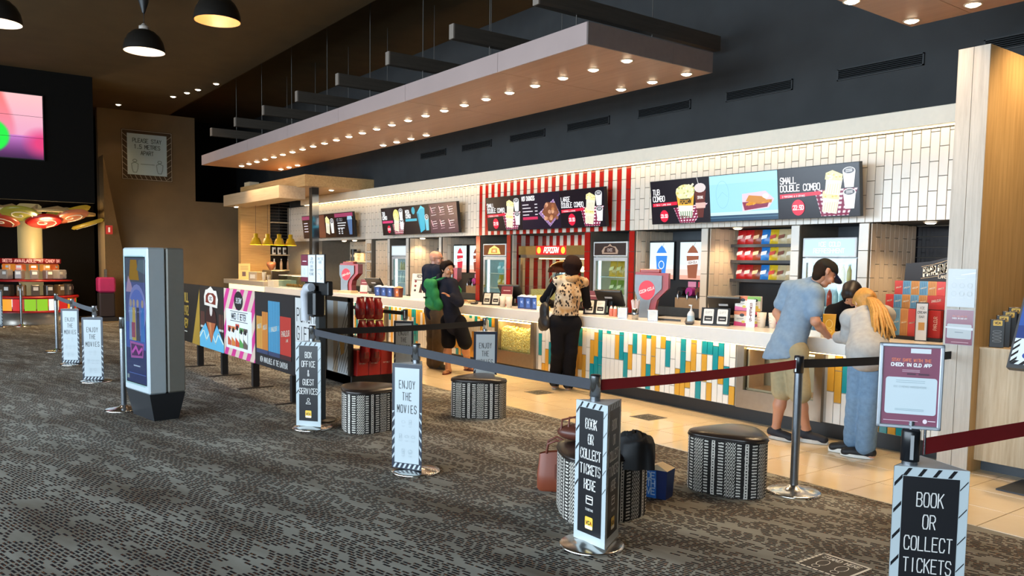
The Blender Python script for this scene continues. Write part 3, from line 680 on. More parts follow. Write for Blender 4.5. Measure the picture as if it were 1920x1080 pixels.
def ottoman(x, y, ang, R, H, label):
    t = thing('ottoman', label, 'ottoman', (x, y, 0), math.radians(ang), 'patterned ottomans')
    o = rtri(R, R * .52); n = len(o); b = MB(); hs = [0.0, .02, H - .03, H - .005]; sc = [.985, 1., 1., .985]
    L = [0.]
    for i in range(n): L.append(L[-1] + math.hypot(o[(i + 1) % n][0] - o[i][0], o[(i + 1) % n][1] - o[i][1]))
    vs = [(p[0] * s_, p[1] * s_, h) for h, s_ in zip(hs, sc) for p in o]; fs = [(j * n + i, j * n + (i + 1) % n, (j + 1) * n + (i + 1) % n, (j + 1) * n + i) for j in range(3) for i in range(n)]
    b.add(vs, fs, 0, True); me = b.data('side', FAB); uvl = me.uv_layers.new(name='wrap'); li = 0
    for j in range(3):
        for i in range(n):
            for (uu, vv) in ((L[i], hs[j]), (L[i + 1], hs[j]), (L[i + 1], hs[j + 1]), (L[i], hs[j + 1])): uvl.data[li].uv = (uu, vv); li += 1
    link('side', me, t)
    c = MB(); prof = [(1.0, H - .012), (1.012, H), (.99, H + .012), (.8, H + .026), (.5, H + .034), (.2, H + .036)]
    c.add([(p[0] * s_, p[1] * s_, h) for s_, h in prof for p in o] + [(0, 0, H + .036)], [(j * n + i, j * n + (i + 1) % n, (j + 1) * n + (i + 1) % n, (j + 1) * n + i) for j in range(5) for i in range(n)] + [(5 * n + i, 5 * n + (i + 1) % n, 6 * n) for i in range(n)], 0, True)
    c.build('seat_pad', LEA, t)
    MB().tube([(p[0] * 1.008, p[1] * 1.008, H - .012) for p in o] + [(o[0][0] * 1.008, o[0][1] * 1.008, H - .012)], .006, 6).build('piping', M('#171312', .4), t)
ottoman(-3.66, 4.68, 20, .30, .405, 'patterned black and white ottoman beside the bare chrome stanchion')
ottoman(-3.78, 3.50, -30, .32, .405, 'patterned ottoman carrying bags behind the bold booking sign')
ottoman(-6.97, 4.74, 47, .31, .385, 'patterned ottoman in front of the half hidden movie sign')
ottoman(-6.98, 3.46, 100, .33, .385, 'patterned ottoman next to the box office sign')
# ---- poster kiosk (double shell totem)
t = thing('poster_kiosk', 'grey freestanding poster totem with a purple film poster and black tapered plinth', 'kiosk', (-8.64, 1.90, 0), math.radians(9))
pb = [(-.27, -.12), (.27, -.12), (.27, .12), (-.27, .12)]; pt = [(-.305, -.175), (.305, -.175), (.305, .175), (-.305, .175)]
MB().prism(pb, 0, .27, 0, pt).build('plinth', M('#1c1e22', .5), t)
GREYM = M('#7c7a72', .45, .2, 0, .03); FRM = M('#b2bec4', .35, .1, 0, .02)
MB().bbox(-.31, .31, -.18, -.006, .27, 1.70, .014).build('front_shell', FRM, t); MB().bbox(-.31, .31, .004, .18, .27, 1.70, .014).build('rear_shell', GREYM, t)
a = Art((-.25, -.1815, .36), (.9, 0, 0), (0, 0, 1), .0, .2); W, H = .50, 1.24
a.rect(-.01, -.01, W + .01, H + .01, '#20242c'); e_ = .5
def E(c): return (c, e_)
a.rect(0, 0, W, H, E('#5d5f92')); a.rect(0, 0, W, .34, E('#34386c')); a.rect(0, .34, W, .6, E('#4a5cae')); a.rect(0, 1.0, W, H, E('#5a5a6c')); a.poly([(.1, 1.02), (.36, 1.02), (.3, 1.22), (.14, 1.22)], E('#a8742c')); a.poly([(.3, 1.12), (.5, 1.08), (.52, 1.22), (.36, 1.22)], E('#68707e'))
a.poly([(.02, .9), (.08, 1.06), (.16, .98), (.2, .9)], E('#b48fae')); a.ell(.3, .72, .22, .26, E('#8a86c2')); a.ell(.3, .7, .2, .23, E('#6a74c0'))
for x, c in ((.14, '#8fa0c8'), (.22, '#c9a25a'), (.32, '#50495e'), (.44, '#4a78c4')): a.poly([(x - .05, .42), (x + .05, .42), (x + .035, .75), (x - .035, .75)], E(c)); a.ell(x, .79, .03, .04, E('#b59a90'), 12)
a.rect(.16, .45, .25, .6, E('#a34a6a')); a.poly([(.13, .24), (.44, .26), (.46, .4), (.11, .41)], E('#b05aa8')); a.poly([(.155, .265), (.42, .28), (.435, .38), (.14, .385)], E('#5b2c66')); a.line([(.17, .3), (.26, .36), (.33, .3), (.41, .35)], .03, E('#d65ac0'))
a.line([(.2, .17), (.36, .17)], .012, E('#b9bfe0')); a.line([(.08, .09), (.5, .09)], .006, E('#5f74c0')); a.rect(.03, .03, .08, .07, E('#9aa0a8'))
a.build('poster', t); MB().box(-.26, .26, -.199, -.197, .34, 1.62).build('pane', glass(), t)
# ---- row of advertising barrier panels
PX = [-13.5, -12.3, -11.13, -9.87, -8.575, -7.80]
def panel(i, label, paint):
    x0, x1 = PX[i], PX[i + 1]; W = x1 - x0; H = .895
    t = thing('barrier_panel', label, 'sign panel', (x0, 3.35, .315), 0, 'advertising barrier panels')
    MB().box(.004, W - .004, -.012, .012, 0, H).build('board', M('#1a1a1d', .5), t)
    MB().box(W - .075 if i < 4 else .06, W - .005 if i < 4 else .13, -.04, .04, -.295, 0).build('leg', MAT_BLACK, t) if i < 4 else None
    if i < 4: MB().box(W - .07, W - .01, -.22, .22, -.315, -.303).build('foot', M('#3a3029', .6), t)
    a = Art((.004, -.0125, 0), (1, 0, 0), (0, 0, 1), rough=.45); paint(a, W - .008, H); a.build('printed_graphic', t)
def g1(a, W, H):
    a.rect(0, 0, W, H, '#211e1c'); a.poly([(W - .42, 0), (W, 0), (W, H * .94)], '#b08a34'); a.k += 1
    for q in range(14): a.line([(W - .36 + q * .028, .02 + q * .03), (W - .4 + q * .05 if W - .4 + q * .05 < W else W, 0.0)], .004, '#8a6a22', False)
    for t_, y in (('BILL', .62), ('QUIZ', .42), ('NEW', .22)): a.text(t_, .42, y, .13, '#c9a445', .5, .3, .2)
    a.rect(.35, .15, .5, .165, '#d8d4c8')
def g2(a, W, H):
    a.rect(0, 0, W, H, '#2a2422')
    for x in (.06, .13, .2, .95, 1.02, 1.1): a.rect(x, .30, x + .03, .52, '#7a4438'); a.ell(x + .015, .3, .03, .02, '#d8d2c8', 8)
    a.poly([(0, 0), (W, 0), (W, .12), (.85, .36), (W / 2, .14), (.3, .36), (0, .2)], '#62b4d8'); a.line([(0, .14), (.2, .26), (.34, .12), (.48, .22)], .03, '#d9e6dc'); a.line([(W - .02, .12), (W - .25, .24), (W - .38, .1), (W - .5, .2)], .03, '#d9e6dc')
    a.poly([(.34, .4), (.8, .4), (.6, .1), (.56, .1)], '#b4633c'); a.poly([(.46, .4), (.58, .4), (.59, .1)], '#d08a5a')
    a.poly([(.30, .38), (.84, .38), (.8, .52), (.68, .6), (.46, .6), (.34, .52)], '#3c1f1c'); a.ell(.58, .56, .07, .09, '#d9cdc4', 10)
    a.poly([(.26, .62), (.88, .6), (.92, .72), (.84, .84), (.72, .84), (.58, .895), (.42, .85), (.32, .84), (.24, .74)], '#e8ddd0'); a.poly([(.32, .66), (.8, .64), (.82, .76), (.7, .8), (.44, .8), (.34, .76)], '#7a2f22'); a.ell(.57, .72, .13, .06, '#efe6dc', 14); a.text('CHOC', .57, .7, .045, '#2a2422', .6, .15, .2)
def g3(a, W, H):
    a.rect(0, 0, W, H, '#d8c0ae'); a.k += 1
    for q in range(-4, 7):
        x = q * .3; pts = [(x, 0), (x + .15, 0), (x + .15 + H * .8, H), (x + H * .8, H)]
        cl = []
        for (px, py) in pts: cl.append((min(max(px, 0), W), py if 0 <= px <= W else min(max(py - (px - min(max(px, 0), W)) / .8, 0), H)))
        a.poly(cl, '#d43b8c', False)
    a.rect(.10, .10, W - .12, H - .27, '#e6e8ea'); a.ell(.62, H - .15, .18, .125, '#1e1c20'); a.text('SMOOTHY', .62, H - .18, .065, '#f0f0f0', .45, .1, .14, skew=.2)
    a.text('NAKED IT BETTER', W / 2 - .01, .50, .075, '#3a3a3e', .42, .25, .16); a.line([(.28, .60), (.98, .60)], .008, '#3a3a3e'); a.line([(.28, .475), (.98, .475)], .008, '#3a3a3e')
    for q, c in enumerate(('#c85a40', '#d8803c', '#d04a36', '#5a9a50', '#6a5a52')):
        x = .17 + q * .165; h = .3 if q == 2 else .26
        a.rect(x, .14, x + .15, .14 + h, '#eceae6'); a.poly([(x, .14), (x + .15, .14), (x + .15, .20), (x, .26)], c); a.poly([(x, .14 + h), (x + .15, .14 + h), (x + .15, .1 + h), (x, .06 + h)], c); a.ell(x + .075, .09 + h, .045, .035, '#1e1c20', 12)
def g4(a, W, H):
    a.rect(0, 0, W, H, '#221d20')
    for x0, x1, z1, c, c2 in ((.05, .25, .60, '#d9a04a', '#b87426'), (.25, .45, .66, '#d98a3a', '#b06422'), (.47, .85, .80, '#58a6cc', '#2a6a94'), (.86, 1.2, .64, '#c8382c', '#a82a22')):
        a.rect(x0, .2, x1, z1, c); a.k += 1; x = x0 + .02
        if c != '#c8382c':
            while x < x1 - .02: a.rect(x, .2, x + .016, z1, c2, False); x += .045
            a.poly([(x0, .42), (x1, .47), (x1, .53), (x0, .48)], c)
            a.text('PARLOUR', (x0 + x1) / 2, .45, .05, '#efe6d2', .45 if x1 - x0 > .3 else .3, .2, .16, slope=.15)
        else: a.text('PARLOUR', (x0 + x1) / 2, .42, .06, '#efe6d2', .5, .2, .16, slope=.12); a.text('LANE', (x0 + x1) / 2 + .05, .36, .03, '#efe6d2', .5, .2, .14, slope=.12)
        a.rect(x0, .15, x1, .2, '#3a4466' if c != '#c8382c' else '#4a2022')
    a.text('NOW AVAILABLE AT THE CANDYBAR', W / 2, .05, .062, '#ecebe8', .42, .2, .14)
def g5(a, W, H):
    a.rect(.02, .02, W, H - .02, '#e2e3e2')
    for t_, y in (('PURCHASE', .62), ('GIFT CARDS', .42), ('HERE', .22)): a.text(t_, .07, y, .14, '#26262a', .5, .45, .1, 'l') if len(t_) < 5 else a.text(t_[:6], .07, y, .14, '#26262a', .5, .45, .1, 'l')
    a.text('EVENT', .07, .08, .05, '#26262a', .7, .2, .12, 'l')
panel(0, 'black barrier panel with gold lettering and a gold wedge next to the kiosk', g1)
panel(1, 'barrier panel with a choc-dipped ice cream cone on a blue ground', g2)
panel(2, 'pink and cream diagonally striped barrier panel with drink cartons', g3)
panel(3, 'black barrier panel with orange, blue and red chocolate bars', g4)
panel(4, 'white barrier panel with thin black gift card lettering', g5)
# ---- hand sanitiser post with three notices
t = thing('sanitiser_stand', 'black hand sanitiser post with a white curved dispenser and three notices on top', 'sanitiser', (-7.56, 3.19, 0), 0)
MB().lathe([(0, .02), (.17, .012), (.17, 0), (0, 0)], n=24).build('base', MAT_BLACK, t); MB().box(-.02, .06, -.02, .05, .02, 1.35).build('post', M('#3a3e40', .4), t)
MB().tube([(-.14, -.07, 1.0), (-.14, -.08, 1.2), (-.12, -.09, 1.28), (-.06, -.09, 1.33), (.02, -.08, 1.335)], [.045, .045, .046, .045, .042], 12).build('dispenser', M('#c3c6ce', .3), t)
MB().bbox(-.05, .12, -.10, .03, 1.05, 1.30, .02).build('bottle_housing', M('#0f1012', .3), t); MB().bbox(-.3, .27, -.02, .04, 1.26, 1.40, .01).build('bracket', MAT_BLACK, t)
for x, kind in ((-.36, 0), (-.14, 1), (.07, 2)):
    p = MB().box(0, .20 if kind == 2 else .19, -.03, -.018, 1.38, 1.66).build('notice_board', M('#2a2a2c', .5), t); p.location = (x, -.02 if kind else -.005, 0)
    a = Art((.006, -.0305, 1.386), (1, 0, 0), (0, 0, 1)); a.rect(0, 0, .18, .268, '#dfe5e8')
    if kind == 0: a.rect(0, .16, .18, .268, '#7a2f42'); a.rect(0, 0, .18, .045, '#7a2f42'); a.rect(.04, .2, .14, .208, '#e9dfe2'); a.ring(.09, .1, .018, .03, .003, '#9aa6aa', 10)
    elif kind == 1:
        for q, t_ in enumerate(('LOOK', 'AFTER', 'EACH', 'OTHER', 'PLEASE')): a.text(t_, .09, .22 - q * .038, .024, '#6b747a', .6, .25, .14)
    else: a.text('SANITISE', .09, .22, .024, '#6b747a', .6, .2, .14); a.text('HERE', .09, .185, .024, '#6b747a', .6, .2, .14); a.line([(.02, .12), (.1, .13), (.15, .11), (.14, .05), (.1, .03), (.09, .08), (.04, .09)], .004, '#8a969c')
    a.build('printed_notice', p)
# ---- black rack with a framed poster, red bottles bags and red boxes
t = thing('merchandise_rack', 'black display rack with a glossy white poster on its front', 'rack', (-9.45, 4.42, 0), 0)
MB().box(-.78, .0, .0, .04, 0, 1.13).build('back_board', MAT_BLACK, t); MB().bbox(-.78, .02, .0, .62, .0, .13, .006).build('base', MAT_BLACK, t)
MB().box(-.78, .0, -.012, 0, 1.075, 1.13).box(-.06, .0, -.012, 0, .13, 1.13).box(-.78, -.72, -.012, 0, .13, 1.13).build('frame', M('#1c1a1a', .4), t)
a = Art((-.72, -.004, .13), (1, 0, 0), (0, 0, 1), rough=.08); a.rect(0, 0, .66, .945, '#cfd8de')
a.rect(.2, 0, .34, .945, '#b8a892'); a.k += 1
for q in range(7): a.line([(.18 + q * .07, .02), (.64, .9 * (.46 - q * .07) / .46 + .02)], .012, '#3a4048', False)
a.poly([(.36, .55), (.56, .5), (.54, .28), (.44, .24)], '#c9a04a'); a.build('poster', t)
for q, (y, z) in enumerate(((.08, .86), (.08, .56), (.2, .72))): MB().cyl((-.1, y + .12, z + .28), (.12, y + .12, z + .28), .004, n=6).build('hook', CH, t)
RD = M('#8c1416', .25, 0, 0, .25, 9.); RB = M('#b01a18', .4, 0, 0, .08)
def redbag(x, y, z, lab):
    t = thing('sweet_bag', lab, 'bag', (x, y, z), 0, 'red bags on the rack')
    b = MB(); n = 14; rows = [(0, .052, .02), (.03, .07, .05), (.12, .075, .06), (.2, .065, .05), (.25, .05, .02), (.27, .05, .004)]
    vs = []
    for k, (h, rx, ry) in enumerate(rows):
        for i in range(n): u = 2 * PI * i / n; wob = 1 + .08 * math.sin(5 * u + k); vs.append((ry * math.cos(u) * wob, rx * math.sin(u) * wob, h))
    b.add(vs, [(j * n + i, j * n + (i + 1) % n, (j + 1) * n + (i + 1) % n, (j + 1) * n + i) for j in range(5) for i in range(n)], 0, True); b.build('pouch', RD, t)
    MB().box(-.004, .004, -.05, .05, .255, .285).build('seal', M('#7a1012', .3), t); MB().box(.055, .06, -.03, .03, .06, .14).build('label', M('#6a0e10', .3), t)
for k, (y, z) in enumerate(((.1, .86), (.22, .86), (.34, .85), (.12, .57), (.24, .57), (.36, .56), (.16, .30), (.30, .30))):
    redbag(-9.37 + .012 * (k % 2), 4.42 + y, z, 'crinkly red sweet bag, %s in the %s row on the black rack' % (['first', 'second', 'third'][k % 3 if k < 6 else k - 6], ['upper', 'middle', 'lower'][k // 3]))
for k in range(3):
    t = thing('popcorn_carton', 'plain red carton with white lettering, %s of three on the rack base' % ['first', 'second', 'third'][k], 'box', (-9.43 + .0, 4.47 + .17 * k, .132), 0, 'red cartons on the rack')
    MB().bbox(-.14, .06, 0, .165, 0, .33, .004).build('carton', RB, t)
    a = Art((.0605, .0, 0), (0, 1, 0), (0, 0, 1)); 
    for q in range(2): a.text('JOLT' if q else 'RAPTOR', .07 + .035 * q, .15, .018, '#e6cfc8', .6, .2, .14)
    a.build('lettering', t); MB().box(-.12, .04, .01, .155, .33, .345).build('lid', M('#c9a98c', .5), t)
# ---- bags and popcorn box near the middle ottoman
t = thing('leather_bag', 'tan leather handbag slumped beside the ottoman behind the bold booking sign', 'bag', (-4.32, 3.60, 0), math.radians(50))
b = MB(); n = 20; vs = []
for h, rx, ry in ((0, .12, .05), (.02, .135, .07), (.12, .135, .065), (.22, .125, .045), (.28, .12, .03)):
    for i in range(n): u = 2 * PI * i / n; vs.append((rx * math.copysign(abs(math.cos(u)) ** .5, math.cos(u)), ry * math.copysign(abs(math.sin(u)) ** .6, math.sin(u)), h + .02 * math.cos(u) * (h > .2)))
b.add(vs, [(j * n + i, j * n + (i + 1) % n, (j + 1) * n + (i + 1) % n, (j + 1) * n + i) for j in range(4) for i in range(n)], 0, True); b.build('body', M('#7e3d26', .45, 0, 0, .08, 6.), t)
for s_ in (-1, 1): MB().tube([(-.07, .03 * s_, .27), (-.06, .05 * s_, .34), (0, .06 * s_, .37), (.06, .05 * s_, .34), (.07, .03 * s_, .27)], .009, 7).build('handle', M('#6a3628', .45), t)
MB().box(-.01, .01, -.088, -.075, .1, .2).build('strap', M('#6a3628', .45), t)
t = thing('handbag', 'brown leather bag with looping straps lying on the loaded ottoman', 'bag', (-3.96, 3.48, .442), math.radians(30))
MB().sphere((0, 0, .05), .13, 18, 10, 0, (1.1, .7, .42)).build('body', M('#5a3024', .4, 0, 0, .1, 6.), t)
for q in range(3): MB().tube([(-.1 + .05 * q, -.05, .06), (-.1 + .05 * q, -.03, .13 + .02 * q), (-.02 + .05 * q, .02, .15), (.04 + .04 * q, .05, .08)], .008, 6).build('strap', M('#6e382a', .4), t)
def cloth_pile(x, y, z, c, label, name):
    r = random.Random(5); t = MB(); n = 22; k = 12; vs = []
    for j in range(k + 1):
        for i in range(n):
            u = 2 * PI * i / n; R = .125 * math.sin(PI * j / k * .5 + .0) * (1 + .18 * math.sin(3 * u + j * .5) + .08 * math.sin(7 * u)); h = .10 * math.cos(PI * j / k * .5) ** .8 * (1 + .15 * math.sin(4 * u + 1.3 * j)) - (.0 if j < k - 2 else .06 * (j - k + 2))
            vs.append((R * math.cos(u), R * .8 * math.sin(u), h))
    t.add(vs, [(j * n + i, j * n + (i + 1) % n, (j + 1) * n + (i + 1) % n, (j + 1) * n + i) for j in range(k) for i in range(n)], 0, True)
    o = t.build(name, M(c, .7, 0, 0, .2, 12.), None, (x, y, z)); tag(o, label, 'jacket')
cloth_pile(-3.55, 3.60, .455, '#121316', 'crumpled black jacket heaped on the loaded ottoman behind the sign', 'jacket')
t = thing('popcorn_box', 'blue popcorn box with an open cream top on the carpet between two ottomans', 'box', (-3.80, 4.10, 0), math.radians(20))
MB().prism([(-.075, -.06), (.075, -.06), (.075, .06), (-.075, .06)], 0, .2, 0, [(-.085, -.07), (.085, -.07), (.085, .07), (-.085, .07)]).build('carton', M('#142a5e', .4), t)
fm = MB().add([(-.085, -.07, .2), (.085, -.07, .2), (0, -.05, .235), (-.085, .07, .2), (.085, .07, .2), (0, .05, .235)], [(0, 1, 2), (4, 3, 5), (0, 2, 5, 3), (1, 4, 5, 2)]); fm.build('flaps', M('#d9c6a4', .6), t)
a = Art((-.075, -.0612, 0), (1, 0, 0), (0, -.055, 1)); a.rect(0, 0, .08, .195, '#2a78d8')
for q, t_ in enumerate(('DE', 'TH', 'VE')): a.text(t_, .04, .135 - .055 * q, .045, '#bfe0ff', .6, .2, .16)
a.build('lettering', t)
# ---- floor stickers
def sticker(x, y, W, H, label, words, cut):
    t = tag(MB().box(0, W, 0, H, 0, .0015).build('floor_sticker', M('#3a332c' if cut else '#33302c', .6), None, (x, y, .0)), label, 'sticker', 'floor stickers')
    a = Art((0, 0, .002), (1, 0, 0), (0, 1, 0), eps=.0003); c = '#f0eadc' if cut else '#8d8578'
    k = 0.012
    a.line([(k, k), (W - k, k), (W - k, H - k), (k, H - k), (k, k)], .015 if cut else .006, c)
    if cut:
        a.k += 1
        for q in range(7): a.rect(k - .008, .03 + q * .036, k + .008, .038 + q * .036, '#3a332c', False); a.rect(.03 + q * .036, k - .008, .038 + q * .036, k + .008, '#3a332c', False)
    a.text(words, W / 2, H - .078, .04, '#f0eadc' if cut else c, .42, .3, .18)
    for s_ in (-1, 1): a.ring(W / 2 + s_ * .055, .13, .028, .05, .005, c, 14); a.ring(W / 2 + s_ * .055, .06, .02, .022, .005, c, 10)
    a.build('print', t)
sticker(-2.51, 3.78, .30, .28, 'brown stand here floor sticker with footprints on the carpet', 'STAND HERE', True)
sticker(-6.04, 6.03, .28, .28, 'dark square floor sticker on the cream tiles near the bold booking sign', 'STAND HERE', False)
sticker(-7.93, 6.06, .27, .27, 'dark square floor sticker on the cream tiles by the woman in the leopard vest', 'STAND HERE', False)
sticker(-8.15, 4.63, .27, .27, 'worn floor sticker on the carpet left of the second ottoman', 'STAND HERE', False)
# ---- touch-screen kiosk at the right edge
t = thing('ticket_kiosk', 'dark grey touch-screen ticket kiosk cut off by the right edge', 'kiosk', (-2.28, 6.5, 0), 0)
MB().box(-.26, .30, -.2, .25, 0, .012).build('base_plate', M('#3b3d42', .4, .5), t); MB().box(-.13, .1, .02, .08, .012, 1.05).build('post', M('#34393f', .4, .4), t)
sc = MB().prism([(-.25, -.06), (.3, -.06), (.3, .0), (-.25, .0)], 0, .78); o = sc.build('screen_case', M('#43484e', .4), t, (0, -.12, .88)); o.rotation_euler = (-.42, 0, 0)
a = Art((-.235, -.0615, .03), (1, 0, 0), (0, 0, 1)); a.rect(0, 0, .52, .73, ('#1f3a7a', .9)); a.rect(.0, .3, .52, .73, ('#27509e', .9)); a.rect(0, 0, .52, .2, ('#c4d6e6', .9)); hstripes(a, 0, .52, .0, .03, '#10141c', .06, .03, .03); a.ell(.16, .13, .09, .06, ('#e0b84a', .9)); a.ell(.12, .07, .05, .03, ('#2a4a9a', .9)); stripes(a, 0, .04, 0, .2, ('#10141c', .1), .05, .04, .02); a.build('display', o)
# oak side cabinet with brochures, behind the kiosk
t = thing('side_cabinet', 'pale oak cabinet with a dark plinth beside the wing wall', 'cabinet'); MB().box(-2.884, -1.2, 6.72, 7.3, .10, .985).build('carcass', MAT_OAK, t); MB().box(-2.884, -1.2, 6.85, 7.25, 0, .10).build('plinth', M('#3a4046', .5), t); MB().box(-2.884, -1.2, 6.71, 7.32, .985, 1.0).build('top', MAT_OAK, t)
for k in range(4):
    t = thing('brochure_pack', 'black gift card pack with yellow logo, %s in the row on the oak cabinet' % ['frontmost', 'second', 'third', 'rearmost'][k], 'brochure', (-2.80 + .008 * k, 6.80 + .085 * k, 1.001), math.radians(25), 'gift card packs on the oak cabinet')
    hb = .22 + .03 * k
    b = MB().bbox(-.05, .05, -.02, .02, 0, hb, .003).build('pack', M('#1d1b1a', .35), t)
    a = Art((-.05, -.0205, 0), (1, 0, 0), (0, 0, 1)); a.rrect(.02, hb - .05, .082, hb - .008, .006, '#d9b04a'); a.text('VCA', .051, hb - .036, .016, '#3a2a1a', .7, .2, .25)
    if k == 0: 
        for q in range(4): a.ring(.05, .05 + q * .025, .03, .008, .003, '#8a8a88', 10)
    a.build('printed_face', t)
# notices taped to the oak pillar
def notice(x, z, W, H, label, paint):
    t = tag(MB().box(0, W, 0, .002, 0, H).build('notice', M('#a9b2b8', .15), None, (x, 6.609, z)), label, 'notice', 'notices taped to the oak pillar'); a = Art((0, -.0006, 0), (1, 0, 0), (0, 0, 1), rough=.15); paint(a, W, H); a.build('print', t)
def n1(a, W, H):
    a.rect(.003, .003, W - .003, H - .003, '#a7b1b7'); a.line([(.04, H - .06), (.15, H - .062)], .006, '#a9b4ba'); a.line([(.06, H - .075), (.13, H - .075)], .004, '#b4bec4')
    for i in range(3):
        for j in range(2): a.ring(.05 + .06 * i, .15 - .065 * j + .02, .018, .018, .002, '#9aa6ac', 12); a.line([(.035 + .06 * i, .14 - .065 * j), (.065 + .06 * i, .14 - .065 * j)], .002, '#b4bec4')
    a.poly([(.1, H - .05), (W, H - .035), (W, H - .025), (.1, H - .045)], '#c9d2d8')
def n2(a, W, H):
    a.rect(.003, .003, W - .003, H - .003, '#7a3f54'); a.rrect(.012, .05, W - .012, .165, .01, '#aab4b9'); a.text('STAY SAFE WITH THE', W / 2, .222, .009, '#d07a68', .6, .15, .2); a.text('CHECK IN QLD APP', W / 2, .205, .01, '#f0f0f0', .62, .15, .25)
    a.line([(W / 2 - .03, .1), (W / 2 + .03, .1)], .006, '#7a868c'); a.poly([(0, .13), (W, .12), (W, .14), (0, .142)], '#c4ccd2'); a.line([(.05, .02), (.18, .022)], .004, '#c9a9b4')
notice(-3.105, 1.31, .21, .30, 'white hygiene notice in a plastic sleeve taped to the oak pillar', n1); notice(-3.105, 1.01, .21, .28, 'maroon check-in notice taped to the oak pillar below the white one', n2)
# ================================================================== menu screens
DK = '#171019'; EM = 1.0
def pop_box(a, x, y, w, h, stripe=True):
    a.poly([(x, y), (x + w * .8, y - h * .12), (x + w, y + h * .62), (x + w * .1, y + h * .72)], '#dcd8c4'); a.k += 1
    for q in range(6): a.poly([(x + w * (.08 + .13 * q), y - h * .01 * q), (x + w * (.13 + .13 * q), y - h * .01 * q), (x + w * (.24 + .13 * q), y + h * .4), (x + w * (.19 + .13 * q), y + h * .4)], '#c9c2a2' if stripe else '#e8e4d4', False)
    a.poly([(x + w * .02, y + h * .62), (x + w * .95, y + h * .5), (x + w, y + h * .78), (x + w * .45, y + h), (x + w * .08, y + h * .9)], '#e4d79a'); a.k += 1
    r = random.Random(int(x * 1000)); 
    for q in range(16): a.ell(x + w * r.uniform(.12, .9), y + h * r.uniform(.6, .85), w * .06, w * .05, r.choice(['#f3ecc0', '#cdbb6a', '#efe3a8']), 7, False)
def cup(a, x, y, w, h, c='#dfe3e4', lid='#d2d4d6'):
    a.poly([(x + w * .15, y), (x + w * .85, y), (x + w, y + h * .8), (x, y + h * .8)], c); a.ell(x + w / 2, y + h * .82, w * .5, h * .18, lid, 14); a.ell(x + w / 2, y + h * .82, w * .42, h * .14, '#4a4a50', 14); a.k += 1
    for q in range(3): a.line([(x + w * .25, y + h * (.76 + .06 * q)), (x + w * .75, y + h * (.78 + .05 * q))], h * .025, '#d8d8da', False)
def gingham(a, pts, c1='#e2c6d2', c2='#7a2444'):
    a.poly(pts, c1); (x0, y0), (x1, y1), (x2, y2), (x3, y3) = pts; a.k += 1
    for q in range(0, 6):
        s = q / 6 + .02; e = s + .08
        L = lambda p, r, t: (p[0] + (r[0] - p[0]) * t, p[1] + (r[1] - p[1]) * t)
        a.poly([L(pts[0], pts[1], s), L(pts[0], pts[1], e), L(pts[3], pts[2], e), L(pts[3], pts[2], s)], c2, False)
        a.poly([L(pts[0], pts[3], s), L(pts[1], pts[2], s), L(pts[1], pts[2], e), L(pts[0], pts[3], e)], c2, False)
def burst(a, x, y, r, t): a.ell(x, y, r, r * 1.08, '#d0203e'); a.text(t, x, y - r * .28, r * .56, '#f6e8ea', .5, .15, .2)
def s_combo(l1, l2, price):
    def f(a, W, H):
        a.rect(0, 0, W, H, DK); gingham(a, [(.52, .03), (.98, .16), (.98, .33), (.45, .2)] if False else [(.55, .01), (.88, .01), (.99, .3), (.47, .3)])
        pop_box(a, .56, .06, .22, .25); pop_box(a, .6, .26, .22, .25); cup(a, .82, .08, .15, .22); cup(a, .82, .31, .15, .22)
        a.text(l1, .03, .40, .07, '#f0eef0', .5, .24, .15, 'l'); a.text(l2, .03, .31, .07, '#f0eef0', .5, .24, .15, 'l'); a.poly([(.02, .23), (.55, .25), (.55, .29), (.02, .28)], '#cc1f3c'); a.text('2 POPCORNS & 2 DRINKS', .05, .242, .02, '#f0d8dc', .6, .2, .16, 'l'); burst(a, .26, .12, .085, price)
    return f
def s_tub(a, W, H):
    a.rect(0, 0, W, H, DK); gingham(a, [(.5, .0), (.75, .0), (.98, .24), (.4, .2)])
    a.poly([(.5, .1), (.72, .08), (.76, .36), (.46, .37)], '#e3a63e'); a.poly([(.5, .1), (.72, .08), (.735, .22), (.485, .23)], '#d9d8cc'); a.k += 1
    for q in range(6): a.poly([(.52 + .036 * q, .06), (.537 + .036 * q, .06), (.532 + .038 * q, .15), (.515 + .038 * q, .15)], '#6e8a70', False)
    r = random.Random(2)
    a.ell(.61, .4, .16, .1, '#e2dca0'); a.k += 1
    for q in range(36): a.ell(.61 + r.uniform(-.15, .15), .4 + r.uniform(-.07, .1), .018, .016, r.choice(['#f4eec4', '#c9bb6e', '#efe6b2', '#a8b070']), 7, False)
    a.poly([(.81, .06), (.9, .06), (.96, .4), (.77, .4)], '#5a2a24'); a.ell(.865, .44, .095, .06, '#c9c0c0', 14); a.poly([(.79, .18), (.94, .18), (.95, .25), (.78, .25)], '#c9a8a0'); a.line([(.84, .5), (.82, .57)], .012, '#aaa'); a.text('DRINK', .865, .3, .035, '#e9dcd8', .45, .15, .16)
    a.text('POPCORN', .61, .25, .06, '#2a2a22', .4, .1, .2, skew=.15)
    a.text('TUB', .04, .39, .07, '#f0eef0', .5, .24, .15, 'l'); a.text('COMBO', .04, .3, .07, '#f0eef0', .5, .24, .15, 'l'); a.poly([(.03, .23), (.47, .24), (.47, .285), (.03, .275)], '#cc1f3c'); a.text('1 TUB & 1 LARGE DRINK', .06, .243, .02, '#f0d8dc', .6, .2, .16, 'l'); burst(a, .23, .1, .075, '23.50')
